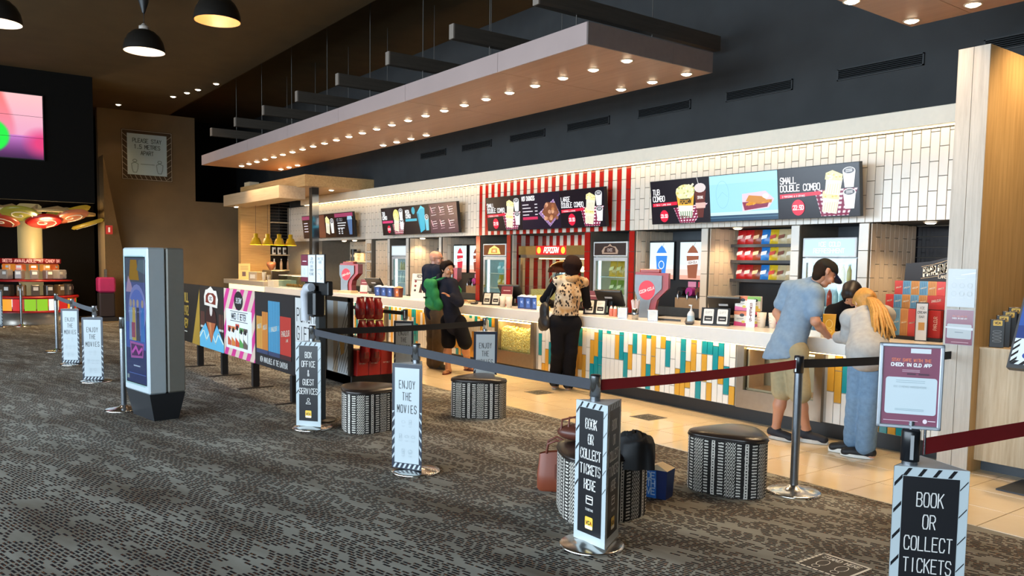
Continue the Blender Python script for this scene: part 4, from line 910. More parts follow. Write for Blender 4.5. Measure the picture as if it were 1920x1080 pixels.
def s_fish(a, W, H):
    a.rect(0, 0, W, H, '#8fc6da'); a.rect(.0, 0, W, .11, '#b4d0dc'); a.rect(.0, 0, W, .07, '#24405a'); a.rect(.0, .035, W, .05, '#43637a'); a.rect(0, .46, W, H, '#9ad0e2')
    a.ring(.2, .33, .1, .17, .004, '#74adc4', 24); a.line([(.12, .28), (.2, .36), (.28, .3)], .004, '#7ab4ca')
    a.poly([(.5, .11), (.88, .14), (.96, .24), (.84, .34), (.5, .32)], '#d9b8c4'); a.poly([(.53, .12), (.86, .15), (.9, .23), (.5, .22)], '#7a2440'); a.k += 1
    r = random.Random(4)
    for q in range(9): x = .55 + .035 * q; a.poly([(x, .17 + r.uniform(0, .03)), (x + .09, .18 + r.uniform(0, .03)), (x + .1, .21 + r.uniform(0, .03)), (x + .01, .2 + r.uniform(0, .04))], r.choice(['#c98a2a', '#e0ac4a', '#a86a1c']), False)
    a.poly([(.55, .23), (.74, .2), (.88, .22), (.78, .28), (.6, .3)], '#b87824'); a.ell(.84, .28, .045, .028, '#efe9e0', 10)
def s_hot(a, W, H):
    a.rect(0, 0, W, H, '#1c1326'); a.text('HOT CHOICES', .03, .47, .065, '#f0eef0', .4, .2, .2, 'l')
    for q in range(4): a.line([(.04, .40 - q * .055), (.2 + .05 * (q % 3), .40 - q * .055)], .016, '#cfc8d0'); a.line([(.37, .40 - q * .055), (.43, .40 - q * .055)], .016, '#cfc8d0')
    a.rect(.03, .155, .43, .2, '#c03058'); gingham(a, [(.74, .03), (1.0, .22), (.86, .46), (.46, .25)], '#cbb4cc', '#8a6a9a'); r = random.Random(8)
    a.poly([(.55, .26), (.75, .08), (.98, .24), (.9, .4), (.68, .42)], '#7a4a34'); a.k += 1
    for q in range(16): a.ell(.76 + r.uniform(-.16, .16), .26 + r.uniform(-.11, .12), .04, .032, r.choice(['#b07448', '#c99878', '#94583a', '#8a5848']), 9, False)
def s_teal(a, W, H):
    a.rect(0, 0, W, H, '#1a161e'); a.text('MEGA', .05, .42, .07, '#e9ecee', .5, .2, .2, 'l'); a.text('COMBO', .05, .33, .07, '#e9ecee', .5, .2, .2, 'l'); a.rect(.03, .26, .5, .31, '#4aa8c0'); a.ell(.38, .47, .07, .075, '#3f9cb4', 14)
    a.poly([(.62, .02), (.8, .08), (.84, .5), (.7, .56), (.52, .42)], '#3aa6c4'); a.poly([(.62, .02), (.6, .4), (.52, .42)], '#2a86a4'); a.poly([(.55, .43), (.7, .5), (.84, .5), (.7, .56)], '#5cc0d8'); cup(a, .82, .06, .15, .32, '#6ab8cc')
def s_menu(a, W, H):
    a.rect(0, 0, W, H, '#4d3340'); r = random.Random(6)
    for q in range(6):
        x = .15 + .32 * (q % 3); y = .38 - .26 * (q // 3)
        for k in range(4): a.line([(x - .08 + r.uniform(-.03, .03), y + .1 - k * .045), (x + .08 + r.uniform(-.03, .03), y + .11 - k * .045)], .012, r.choice(['#c9b4be', '#d9ccd2', '#a88a98']), False)
        a.line([(x - .1, y + .13), (x - .05, y + .02)], .02, '#d8a8b4')
def s_pink(a, W, H):
    a.rect(0, 0, W, H, '#1d1216'); a.text('TUB', .04, .42, .07, '#e9ecee', .5, .2, .2, 'l'); a.text('COMBO', .04, .33, .07, '#e9ecee', .5, .2, .2, 'l'); a.rect(.03, .25, .5, .3, '#c83a6c'); burst(a, .3, .12, .075, '23.90')
    gingham(a, [(.55, .01), (.9, .01), (.99, .24), (.47, .22)], '#e6dcdc', '#8a2c40'); a.ell(.66, .4, .13, .13, '#d5cf7e'); pop_box(a, .54, .1, .24, .36); cup(a, .8, .1, .16, .24); cup(a, .8, .3, .16, .24)
def s_drink(a, W, H):
    a.rect(0, 0, W, H, '#141218'); a.rect(.0, .47, W, .56, '#8c3a5c'); a.text('ICE COLD', .08, .38, .06, '#8a9096', .6, .2, .14, 'l')
    for q in range(3): a.line([(.14, .33 - q * .06), (.6 - .05 * q, .33 - q * .06)], .022, '#c9ccd0')
    for q in range(6): a.rect(.16 + .16 * (q % 2), .07 + .05 * (q // 2), .24 + .16 * (q % 2), .1 + .05 * (q // 2), '#b9bcc0')
    a.poly([(.76, .05), (.9, .05), (.96, .4), (.7, .4)], '#4d6a94'); a.poly([(.69, .4), (.97, .4), (.94, .48), (.72, .48)], '#8fb4cc')
def s_coffee(a, W, H):
    a.rect(0, 0, W, H, '#2a1a18'); a.poly([(.0, .0), (.4, .0), (.4, .56), (.1, .56)], '#6a4030'); pop_box(a, .45, .12, .25, .4); cup(a, .74, .1, .2, .36, '#dfe0da')
def s_teal2(a, W, H):
    a.rect(0, 0, W, H, '#1d1216'); a.rect(0, .47, W, .56, '#8c3a5c'); 
    for q in range(4): a.line([(.1, .38 - q * .07), (.34, .38 - q * .07)], .02, '#cfc8d0')
    a.poly([(.5, .1), (.66, .14), (.68, .5), (.52, .56)], '#3aa6c4'); cup(a, .68, .04, .26, .34, '#5aa8bc')
def tv(x0, label, paint):
    t = thing('menu_screen', label, 'screen', (x0, 8.25, 2.17), 0, 'menu screens above the counter')
    rot = Matrix.Rotation(math.radians(6.5), 4, 'X')
    b = MB(); b.X = rot; b.box(0, 1.02, -.05, .01, 0, .585).build('casing', M('#0d0d0f', .35), t); m_ = MB(); m_.box(.3, .7, .02, .139, .2, .4).build('bracket', MAT_BLACK, t)
    a = Art(rot @ Vector((.006, -.0505, .008)), rot @ Vector((1, 0, 0)), rot @ Vector((0, 0, 1)), EM, .25); paint(a, 1.008, .569); a.build('display', t)
tv(-7.87, 'left screen of the near trio showing the tub combo', s_tub); tv(-6.85, 'pale blue screen of the near trio showing a fish and chips tray', s_fish); tv(-5.83, 'right screen of the near trio showing the small double combo', s_combo('SMALL', 'DOUBLE COMBO', '22.90'))
tv(-11.86, 'left screen over the striped popcorn bay with a double combo', s_combo('SMALL', 'DOUBLE COMBO', '22.90')); tv(-10.84, 'middle screen over the striped popcorn bay with hot choices', s_hot); tv(-9.82, 'right screen over the striped popcorn bay with the large double combo', s_combo('LARGE', 'DOUBLE COMBO', '30.50'))
tv(-15.88, 'screen with a pink bar and popcorn tub, left in the third trio', s_pink); tv(-14.86, 'screen with turquoise boxes and cup in the third trio', s_teal); tv(-13.84, 'purple menu screen with hand-drawn lettering in the third trio', s_menu)
tv(-20.36, 'far screen with turquoise cups behind the steel column', s_teal2); tv(-19.34, 'far screen with brown background and popcorn box', s_coffee); tv(-18.32, 'far screen with a pink stripe and a tall blue drink', s_drink)
# ================================================================== fridges
def bottle(x, y, z, h, r, c, cap, label, grp):
    t = thing('drink_bottle', label, 'bottle', (x, y, z), 0, grp)
    MB().lathe([(0, 0), (r, .0), (r, h * .55), (r * .85, h * .68), (r * .38, h * .85), (r * .36, h * .93)], n=10).build('body', M(c, .15), t); MB().lathe([(r * .42, h * .92), (r * .42, h), (0, h)], n=10).build('cap', M(cap, .4), t)
def fridge(x0, w, label, header, paint, glow, tone, ghdr):
    t = thing('drinks_fridge', label, 'fridge', (x0, 8.46, .0), 0, 'glass-door fridges'); D = .68; m_ = M('#c7ccd0', .3, .2); H = 1.95
    MB().box(0, .04, .03, D, .08, H).box(w - .04, w, .03, D, .08, H).box(0, w, D - .03, D, .08, H).box(.04, w - .04, .03, D - .03, .08, .2).box(.04, w - .04, .03, D - .03, H - .22, H).build('cabinet', m_, t)
    MB().box(.02, w - .02, .05, D - .05, 0, .08).build('plinth', MAT_BLACK, t)
    d = MB().box(0, .05, -.02, .025, .1, H - .235).box(w - .05, w, -.02, .025, .1, H - .235).box(.05, w - .05, -.02, .025, .1, .16).box(.05, w - .05, -.02, .025, H - .29, H - .235).build('door', m_, t)
    MB().box(.05, w - .05, -.004, .002, .16, H - .29).build('pane', glass(), d); MB().box(.058, .072, -.05, -.02, .8, 1.2).build('handle', CH, d)
    hp = MB().bbox(.0, w, -.03, .03, H - .225, H, .006).build('header', M('#d2d6d8', .3), t)
    a = Art((.025, -.0305, H - .205), (1, 0, 0), (0, 0, 1), ghdr); paint(a, w - .05, .185); a.build('header_print', hp)
    MB().box(.05, w - .05, D - .04, D - .032, .2, H - .24).build('back_light', M(tone, .5, 0, glow, 0), t); MB().box(.045, .055, .05, .09, .2, H - .26).build('tube_lamp', M('#eaf6ff', .5, 0, glow * 2.5, 0), t)
    for z in (.55, .85, 1.15, 1.42): MB().box(.05, w - .05, .06, D - .05, z - .012, z).build('shelf', M('#d9e0e2', .3), t)
    return t
def h_ice(a, W, H): a.rect(0, 0, W, H, '#b9dcec'); a.text('ICE COLD', W / 2, .105, .05, '#e4f2f8', .6, .2, .16); a.text('REFRESHMENT', W / 2, .03, .05, '#e4f2f8', .6, .2, .16)
def h_choc(a, W, H):
    a.rect(0, 0, W, H, '#3a2620'); c = '#d9b8a0'
    a.poly([(W / 2 - .17, .02), (W / 2 + .17, .02), (W / 2 + .18, .07), (W / 2 + .12, .13), (W / 2 + .05, .135), (W / 2, .175), (W / 2 - .05, .135), (W / 2 - .12, .13), (W / 2 - .18, .07)], c); a.poly([(W / 2 - .13, .04), (W / 2 + .13, .04), (W / 2 + .11, .11), (W / 2, .14), (W / 2 - .11, .11)], '#4a2a22'); a.text('CHOC', W / 2, .06, .04, '#f0dcd0', .6, .15, .2)
def h_gold(a, W, H): a.rect(0, 0, W, H, '#6a3a1c'); a.poly([(W / 2 - .2, .02), (W / 2 + .2, .02), (W / 2 + .15, .12), (W / 2, .175), (W / 2 - .15, .12)], '#f4d478'); a.poly([(W / 2 - .1, .04), (W / 2 + .1, .04), (W / 2 + .08, .12), (W / 2 - .08, .12)], '#c9863a'); a.text('CHOC', W / 2, .06, .035, '#fff0c0', .6, .15, .2)
def h_pale(a, W, H): a.rect(0, 0, W, H, '#cfe6f0')
fridge(-5.65, .68, 'white drinks fridge with an ice cold refreshment header behind the man in the cap', 1, h_ice, 1.3, '#cfe8f2', .95)
fridge(-9.32, .74, 'fridge with yellow packets and a dark crest header right of the popcorn bay', 1, h_choc, .9, '#e8d9a0', .35)
fridge(-12.35, .72, 'fridge with a golden crest header left of the popcorn bay', 1, h_gold, 1.1, '#bfe4dc', .95)
fridge(-15.93, .66, 'narrow pale fridge in the tiled wall beside the menu board', 1, h_pale, 1.6, '#d2eaf0', .95)
NUM7 = ['first', 'second', 'third', 'fourth', 'fifth', 'sixth', 'seventh']
for z, cs, nm in ((1.42, ['#e0b040', '#e6c060', '#d8a030', '#e8d080'], 'amber soft drink bottle on the upper fridge shelf'), (1.15, ['#a8d0e4', '#8fc0dc', '#d4462c', '#c8e0ea'], 'clear water bottle on the middle fridge shelf'), (.85, ['#6f8fb0', '#4a6a90', '#88a8c0'], 'blue bottle on the lower fridge shelf')):
    for k in range(7): bottle(-5.555 + k * .08, 8.62, z, .225, .031, cs[k % len(cs)], '#d8d8d8', NUM7[k] + ' ' + nm, nm.replace('bottle', 'bottles'))
def packet(x, y, z, w, h, c, c2, label, grp, tilt=.15, rz=0.):
    t = thing('snack_packet', label, 'packet', (x, y, z), rz, grp); b = MB(); b.X = Matrix.Rotation(-tilt, 4, 'X'); n = 6; vs = []
    prof = [(0, .004), (.04, .012), (.3, .035), (.6, .035), (.92, .014), (1., .004)]
    for s_ in (-1, 1):
        for f, d in prof: vs += [(-w / 2, 0, f * h), (-w / 2 * .4, s_ * d, f * h), (w / 2 * .4, s_ * d, f * h), (w / 2, 0, f * h)]
    fs = []
    for s_ in (0, 1):
        o = s_ * 24
        for j in range(5):
            for i in range(3): q = (o + j * 4 + i, o + j * 4 + i + 1, o + j * 4 + 4 + i + 1, o + j * 4 + 4 + i); fs.append(q if s_ == 0 else q[::-1])
    b.add(vs, fs, 0, True); b.build('pouch', M(c, .3, 0, 0, .1, 30.), t)
    p = MB(); p.X = b.X; p.add([(-w * .36, -.0365, h * .34), (w * .3, -.0365, h * .42), (w * .36, -.0365, h * .66), (-w * .3, -.0365, h * .58)], [(0, 1, 2, 3)]); p.build('logo_patch', M(c2, .4), t)
    return t
for k in range(3): packet(-9.13 + .16 * k, 8.66, 1.42, .15, .24, '#d8a83a', '#f0dc9a', NUM7[k] + ' yellow ice cream packet on the top shelf of the crest fridge', 'yellow packets in the crest fridge')
for k in range(3): packet(-9.12 + .16 * k, 8.66, 1.15, .14, .22, '#8a9a3a', '#e0e4b0', NUM7[k] + ' green packet on the middle shelf of the crest fridge', 'green packets in the crest fridge')
for k in range(3): packet(-12.12 + .15 * k, 8.66, 1.15, .14, .24, '#d9b83a', '#f4e8b0', NUM7[k] + ' yellow packet in the golden-crest fridge', 'packets in the golden-crest fridge')
for k in range(3): packet(-12.12 + .15 * k, 8.66, 1.42, .14, .2, '#9ac8cc', '#e8f4f4', NUM7[k] + ' pale blue packet in the golden-crest fridge', 'pale packets in the golden-crest fridge')
for k in range(5): bottle(-15.82 + .11 * k, 8.62, 1.15, .22, .03, '#b9c8cc', '#e0e0e0', NUM7[k] + ' pale bottle inside the narrow fridge', 'bottles in the narrow fridge')
for k in range(5): bottle(-15.82 + .11 * k, 8.62, 1.42, .2, .03, '#c9b88c', '#e0e0e0', NUM7[k] + ' tan bottle inside the narrow fridge', 'tan bottles in the narrow fridge')
# ================================================================== drink dispensers
def dispenser(x0, label, pics, grp):
    t = thing('frozen_drink_dispenser', label, 'dispenser', (x0, 8.62, 0), 0, grp)
    MB().box(0, 1.12, .05, .5, .9, 1.96).build('body', M('#15161a', .35), t); MB().box(.0, 1.12, -.1, .05, .9, 1.02).build('drip_tray', M('#5a5e62', .3, .7), t); MB().box(.62, 1.10, -.06, .05, 1.02, 1.16).build('splash_panel', M('#a88a6a', .35, .5), t)
    for k, (x, c) in enumerate(zip((.04, .62), pics)):
        lb = MB().box(x - .012, x + .472, .02, .05, 1.40, 1.945).build('light_box', M('#111114', .3), t)
        a = Art((x, .0195, 1.412), (1, 0, 0), (0, 0, 1), 1.0); W, H = .46, .52
        a.rect(0, 0, W, H, '#cfe6ea'); a.rect(0, 0, W, .14, '#eac4b8'); a.rect(0, 0, W, .06, '#e39a86'); a.rect(0, .14, W, .2, '#ddd6d4'); cx = .23
        a.poly([(cx - .075, .02), (cx + .075, .02), (cx + .11, .33), (cx - .11, .33)], c); a.poly([(cx - .12, .33), (cx + .12, .33), (cx + .115, .37), (cx - .115, .37)], '#dfe6ea'); a.poly([(cx - .1, .37), (cx + .1, .37), (cx + .05, .44), (cx, .48), (cx - .06, .43)], c); a.line([(cx + .02, .46), (cx + .04, .51)], .008, '#888')
        if c == '#2a7ad0': a.ring(cx, .2, .05, .055, .012, '#dfeaf6', 16)
        else: a.poly([(cx - .1, .2), (cx + .1, .22), (cx + .1, .28), (cx - .1, .26)], '#efe6e0'); a.text('COCA-COLA', cx, .225, .028, '#4a2018', .55, .12, .18, slope=.1)
        a.build('lit_picture', lb)
    for k, c in enumerate(('#1c1f26', '#a8388a', '#6a4636')):
        n_ = MB().cyl((.68 + .17 * k, -.04, 1.245), (.68 + .17 * k, .06, 1.245), .062, n=18).build('barrel', M(c, .2), t); MB().tube([(.68 + .17 * k, -.05, 1.245), (.68 + .17 * k, -.07, 1.2), (.68 + .17 * k, -.065, 1.14)], .012, 8).build('tap', CH, n_)
    for k in range(2): MB().box(.76 + .18 * k, .9 + .18 * k, .045, .05, 1.31, 1.385).build('flavour_card', M(('#d88aa8', '#c8384c')[k], .4, 0, .6), t)
dispenser(-8.36, 'frozen drink dispenser with blue and brown lit cup pictures', ('#2a7ad0', '#8a4a2c'), 'frozen drink dispensers')
dispenser(-13.73, 'frozen drink dispenser with red and brown lit cup pictures behind the bald man', ('#c8283c', '#7a3424'), 'frozen drink dispensers')
def slush(x, y, label, sc=1.):
    t = thing('soft_drink_machine', label, 'drink machine', (x, y, .957), math.radians(36), 'red and silver drink machines')
    pf = [(.03, 0), (.19, 0), (.18, .12), (.2, .22), (.27, .30), (.33, .36), (.33, .52), (.0, .53), (.0, .33), (.03, .25)]
    def pr(pts, y0, y1, mb): mb.add([(px * sc, y0, pz * sc) for px, pz in pts] + [(px * sc, y1, pz * sc) for px, pz in pts], [tuple(range(len(pts))), tuple(range(2 * len(pts) - 1, len(pts) - 1, -1))] + [((i + 1) % len(pts), i, len(pts) + i, len(pts) + (i + 1) % len(pts)) for i in range(len(pts))]); return mb
    pr(pf, 0, .03, MB()).build('side_panel', M('#6f7275', .35, .5), t)
    rf = [(px + (.075 if px > .17 else 0), pz + (.03 if pz > .4 else 0)) for px, pz in pf]; pr(rf, .03, .24, MB()).build('body', M('#9c1012', .3), t)
    MB().bbox(.05 * sc, .3 * sc, .05, .2, .55 * sc, .6 * sc, .01).build('lid', M('#8f1f18', .3), t); MB().cyl((.33 * sc, .13, .3 * sc), (.33 * sc, .13, .38 * sc), .02, n=10).build('spout', M('#1a1a1c', .4), t)
    a = Art((0, -.0006, 0), (1, 0, 0), (0, 0, 1)); a.ell(.15 * sc, .34 * sc, .1 * sc, .12 * sc, '#d8344a', 24); a.text('COCA-COLA', .15 * sc, .325 * sc, .035 * sc, '#f0e4e4', .5, .12, .2, slope=.35); a.build('round_logo', t)
slush(-7.10, 7.12, 'red and silver soft drink machine on the worktop beside the napkin holders'); slush(-12.05, 7.22, 'red and silver soft drink machine partly hidden behind the boy'); slush(-16.05, 7.25, 'red and silver soft drink machine right of the steel column', 1.05)
# ================================================================== snack shelves in the two snack niches
SN = ['#b81c1e', '#b81c1e', '#8a3a20', '#2a78c4', '#d8b424', '#c8b48a', '#c9b28a']; SP = ['#e8c8c0', '#e8c8c0', '#d8b48a', '#e8f0f4', '#c83a2a', '#7a3a24', '#efe6d4']
SW = ['red', 'red', 'brown', 'blue', 'yellow', 'cream', 'tan']
def snackbay(x0, n, label, grp, place):
    t = thing('snack_shelf', label, 'shelf', (x0, 8.9, 0)); W = .128 * n + .02
    MB().box(-.02, W, .1, .14, .9, 2.09).build('back_board', M('#1b191a', .6), t)
    for z in (1.89, 1.68, 1.43): MB().box(-.05, W, -.06, .1, z - .012, z).build('shelf', M('#2a2728', .4), t); MB().box(-.05, W, -.064, -.058, z - .03, z + .01).build('price_rail', M('#3a393a', .4), t)
    for r_, z in enumerate((1.89, 1.68, 1.43)):
        for k in range(n): packet(x0 + .065 + .128 * k, 8.90, z + .0, .13, .2, SN[k % 7], SP[k % 7], '%s snack packet on the %s row of the shelf %s' % (['outer red', 'inner red'][k] if k < 2 else SW[k % 7], ['top', 'middle', 'bottom'][r_], place), grp, .12)
snackbay(-6.97, 7, 'black snack shelf in the warm-lit tiled niche under the near screens', 'packets on the near snack shelf', 'under the near screens'); snackbay(-14.62, 4, 'black snack shelf in the tiled niche behind the bald man', 'packets on the far snack shelf', 'behind the bald man')
for x, nm in ((-6.75, 'snack niche under the near screens'), (-14.9, 'snack niche behind the bald man'), (-4.3, 'niche above the chocolate display'), (-18.8, 'coffee niche'), (-18.2, 'coffee shelf end')):
    downlight(x, 8.62 if x < -4.5 else 8.7, LZ, 'small warm spotlight in the top of the ' + nm, 'niche spotlights', 26. if x > -18 else 60., 2.2, (1, .78, .5))
# black gloss tiles at the back of the chocolate niche
for k in range(4):
    for j in range(10): link('tile', bpy.data.meshes.get('black_tile') or MB().bbox(.003, .417, -.012, 0, .003, .117, .002).data('black_tile', M('#17151a', .12)), wallb, (-4.81 + .42 * k, 9.42, .9 + .12 * j))
# ================================================================== popcorn bay
t = thing('popcorn_machine', 'popcorn machine with a copper hood and a lit red popcorn sign', 'popcorn machine', (-11.4, 8.55, 0))
MB().box(0, 1.88, .0, .6, .9, 1.0).build('base', M('#8a7a6a', .3, .7), t); fr = MB().box(.0, .05, 0, .05, 1.0, 1.75).box(1.83, 1.88, 0, .05, 1.0, 1.75).box(0, 1.88, 0, .06, 1.70, 1.76).build('frame', M('#9a8c7c', .3, .8), t)
MB().box(.0, 1.88, -.01, .4, 1.755, 1.905).build('top_box', M('#b08a4c', .35, .6), t); MB().box(.05, 1.83, .02, .026, 1.0, 1.7).build('pane', glass(), t)
a = Art((.5, -.0108, 1.755), (1, 0, 0), (0, 0, 1), 1.2); a.rect(0, 0, .8, .15, '#c41418'); a.text('POPCORN', .4, .035, .085, '#fff0dc', .55, .15, .24, skew=.25); a.ell(.08, .075, .055, .06, '#f0c040', 10); a.ell(.72, .075, .055, .06, '#f0c040', 10); a.build('lit_sign', t)
hd = MB().lathe([(.3, 0), (.29, .06), (.24, .13), (.15, .18), (.03, .2)], (.92, .3, 1.46), 24).build('hood', M('#5a2416', .25, .6), t); MB().cyl((.92, .3, 1.26), (.92, .3, 1.46), .16, n=24).build('kettle', chrome('#c9ccd0', .2), t)
a = Art((.80, .138, 1.28), (1, 0, 0), (0, 0, 1)); a.rect(0, 0, .24, .16, '#aab6bf'); 
for q, t_ in enumerate(('POP', 'A', 'LOT')): a.text(t_, .12, .115 - .05 * q, .036, '#20262c', .6, .25, .18)
a.build('kettle_label', t); MB().tube([(.62, .25, 1.4), (.58, .22, 1.3), (.62, .22, 1.2), (.75, .25, 1.17)], .012, 8).build('cable', M('#b9a88a', .4, .6), t); MB().box(.2, 1.7, .3, .36, 1.685, 1.70).build('warm_lamp', M('#ffd08a', .5, 0, 14., 0), t)
for k, x in enumerate((1.45, 1.62, 1.3)): MB().sphere((x, .35, 1.52), .05, 12, 8).build('globe_lamp', M('#ffdca0', .4, 0, 4., 0), t)
MB().box(.3, 1.85, .05, .55, 1.0, 1.16).build('popcorn', PCM, t)['kind'] = 'stuff'
# striped back of the popcorn bay
for k in range(20): MB().box(-11.44 + .0975 * k + .003, -11.44 + .0975 * (k + 1) - .003, 9.188, 9.2, .9, LZ).build('tile', MAT_RED_TILE if k % 2 else MAT_WHITE_TILE, wallb)
# ================================================================== things on the worktop
WT = .957
def pos(x, y, rz, label):
    t = thing('till_screen', label, 'till', (x, y, WT), rz, 'till screens on the worktop')
    MB().bbox(-.11, .11, -.09, .09, 0, .02, .006).build('foot', MAT_BLACK, t); MB().prism([(-.03, -.02), (.03, -.02), (.03, .03), (-.03, .03)], .02, .24).build('stand', MAT_BLACK, t)
    b = MB(); b.X = Matrix.Translation((0, -.02, .2)) @ Matrix.Rotation(.75, 4, 'X'); b.bbox(-.18, .18, -.02, .02, -.12, .16, .008); b.build('monitor', M('#1a1a1c', .35), t); c = MB(); c.X = b.X; c.box(-.06, .04, -.0215, -.02, .03, .06); c.build('sticker', M('#c9ccd0', .4), t)
def cards(x, y, rz, label):
    t = thing('card_holder', label, 'card holder', (x, y, WT), rz, 'flyer holders on the worktop'); R_ = Matrix.Rotation(-.28, 4, 'X')
    b = MB(); b.X = R_; b.box(-.155, .155, 0, .012, 0, .2); b.build('easel', MAT_BLACK, t); MB().box(-.15, .15, 0, .1, 0, .012).build('base', MAT_BLACK, t)
    for s_ in (-1, 1):
        a = Art(R_ @ Vector((s_ * .075 - .055, -.0008, .02)), (1, 0, 0), R_ @ Vector((0, 0, 1))); a.rrect(0, 0, .11, .165, .01, '#dcdcd8'); a.rect(.012, .03, .098, .085, '#1e1c1c'); a.text('GIFT', .055, .115, .022, '#8a8a88', .6, .3, .12); a.line([(.03, .055), (.08, .055)], .01, '#cfcfca'); a.build('flyer', t)
pos(-5.80, 7.24, math.radians(28), 'black till screen beside the pink and orange drink cartons'); cards(-5.72, 6.97, math.radians(28), 'black easel with two white flyers in front of the near till')
pos(-7.66, 7.25, math.radians(28), 'black till screen left of the napkin holders'); cards(-7.72, 7.02, math.radians(28), 'black easel with two white flyers right of the leopard vest')
pos(-9.90, 7.3, math.radians(28), 'black till screen left of the blue popcorn boxes'); cards(-10.12, 7.06, math.radians(28), 'black easel with two white flyers by the golden-crest fridge')
pos(-14.45, 7.3, math.radians(28), 'black till screen near the blue box row by the column')
def board(x, y, w, h, rz, label, paint, cat='sign', name='counter_sign'):
    t = thing(name, label, cat, (x, y, WT), rz, 'upright signs on the worktop'); R_ = Matrix.Rotation(-.12, 4, 'X'); b = MB(); b.X = R_; b.box(0, w, 0, .006, 0, h); b.build('card', M('#d8d4cc', .5), t); MB().box(.02, w - .02, 0, .07, 0, .005).build('foot', M('#c9c4ba', .5), t)
    a = Art(R_ @ Vector((0, -.0006, 0)), (1, 0, 0), R_ @ Vector((0, 0, 1))); paint(a, w, h); a.build('print', t)
def b_maroon(a, W, H): a.rect(0, 0, W, H, '#e0cfc0'); a.rect(0, H * .6, W, H, '#7a2a2c'); a.rect(0, 0, W, H * .12, '#a34a3c'); a.line([(W * .2, H * .78), (W * .8, H * .78)], .012, '#d8b8b4'); a.ring(W / 2, H * .38, W * .16, W * .16, .006, '#b9a290', 12)
def b_rock(a, W, H):
    a.rect(0, 0, W, H, '#dcd6ca'); a.text('ROCKIN', W * .45, H * .84, .05, '#26201e', .6, .15, .22); a.line([(.06, H * .74), (W * .7, H * .74)], .012, '#4a4440'); r = random.Random(1)
    for q in range(3): a.ell(.1, .3 - .08 * q, .03, .022, r.choice(['#7a2a2c', '#3a3430']), 9)
    for x in (.2, .3): a.poly([(x, .1), (x + .08, .1), (x + .05, .26), (x + .03, .26)], '#4a2c22')
    a.poly([(.3, .32), (.4, .3), (.38, .24), (.33, .26)], '#26201e')
board(-7.97, 7.1, .17, .30, math.radians(20), 'maroon-topped counter sign just right of the leopard vest', b_maroon); board(-9.92, 7.1, .2, .30, math.radians(20), 'maroon-topped counter sign beside the white cups', b_maroon); board(-14.75, 7.1, .17, .28, math.radians(30), 'maroon-topped counter sign in front of the far till', b_maroon)
board(-12.66, 7.08, .5, .44, math.radians(15), 'tall cream menu board left of the bald man', b_rock)
def bluebox(x, y, label, c='#16316e', grp='blue popcorn boxes on the worktop'):
    t = thing('popcorn_box', label, 'box', (x, y, WT), math.radians(25), grp)
    MB().prism([(-.055, -.05), (.055, -.05), (.055, .05), (-.055, .05)], 0, .17, 0, [(-.065, -.06), (.065, -.06), (.065, .06), (-.065, .06)]).build('carton', M(c, .4), t); MB().add([(-.065, -.06, .17), (.065, -.06, .17), (0, -.045, .2), (-.065, .06, .17), (.065, .06, .17), (0, .045, .2)], [(0, 1, 2), (4, 3, 5), (0, 2, 5, 3), (1, 4, 5, 2)]).build('flaps', M('#d9dce0' if c == '#16316e' else '#c98a5a', .6), t)
    a = Art((-.05, -.0512, .0), (1, 0, 0), (0, -.062, 1)); a.rect(.03, .02, .09, .15, '#3d64b4' if c == '#16316e' else '#c9702c'); a.text('VE', .06, .08, .03, '#cfe0ff', .5, .2, .14); a.build('print', t)
for k in range(3): bluebox(-9.22 + .15 * k, 7.0, '%s blue popcorn box between the white cups and the yellow bag' % ['first', 'second', 'third'][k])
for k in range(3): bluebox(-13.62 + .24 * k, 6.95, '%s blue popcorn box from the column in the row by the menu board' % ['first', 'second', 'third'][k])
bluebox(-12.90, 6.97, 'brown and orange popcorn box at the end of the blue row', '#6a2f1c')
def papercup(x, y, label, n_=1):
    t = thing('paper_cup', label, 'cup', (x, y, WT), 0, 'white paper cups on the worktop'); MB().lathe([(0, 0), (.038, 0), (.05, .16), (.046, .16), (.036, .01)], n=18).build('cup', M('#ded4c4', .5), t)
    a = Art((-.02, -.05, .03), (1, 0, 0), (0, -.12, 1)); 
    for q in range(3): a.line([(.0, .02 + .03 * q), (.04, .02 + .03 * q)], .004, '#b89a80')
    a.build('print', t)
for k, x in enumerate((-9.62, -9.46)): papercup(x, 6.93, '%s white paper cup beside the blue boxes' % ['left-hand', 'right-hand'][k])
for k, x in enumerate((-5.33, -5.22, -5.14)): papercup(x, 7.26 + .05 * k, '%s white paper cup in the group behind the man in the cap' % ['first', 'second', 'third'][k])
t = thing('popcorn_bag', 'yellow popcorn bag in front of the leopard-vest woman', 'bag', (-8.72, 6.98, WT), math.radians(25)); MB().prism([(-.09, -.03), (.09, -.03), (.09, .03), (-.09, .03)], 0, .21, 0, [(-.1, -.02), (.1, -.02), (.1, .02), (-.1, .02)]).build('paper', M('#d8b23a', .5), t)
a = Art((-.09, -.0312, 0), (1, 0, 0), (0, .05, 1)); a.rect(0, 0, .18, .06, '#efe6cc'); a.text('POPCORN', .09, .09, .05, '#f4ecd2', .4, .1, .2, slope=.2); a.build('print', t)
def napkin(x, label):
    t = thing('napkin_holder', label, 'napkin holder', (x, 6.88, WT), math.radians(38), 'napkin holders'); MB().bbox(-.06, .06, -.045, .045, 0, .13, .005).build('case', chrome('#a9acb0', .22), t); MB().box(-.05, .05, -.048, -.045, .012, .12).build('napkins', M('#e9eae8', .7), t)
napkin(-7.05, 'chrome napkin holder left of the straw pot'); napkin(-6.55, 'chrome napkin holder right of the straw pot')
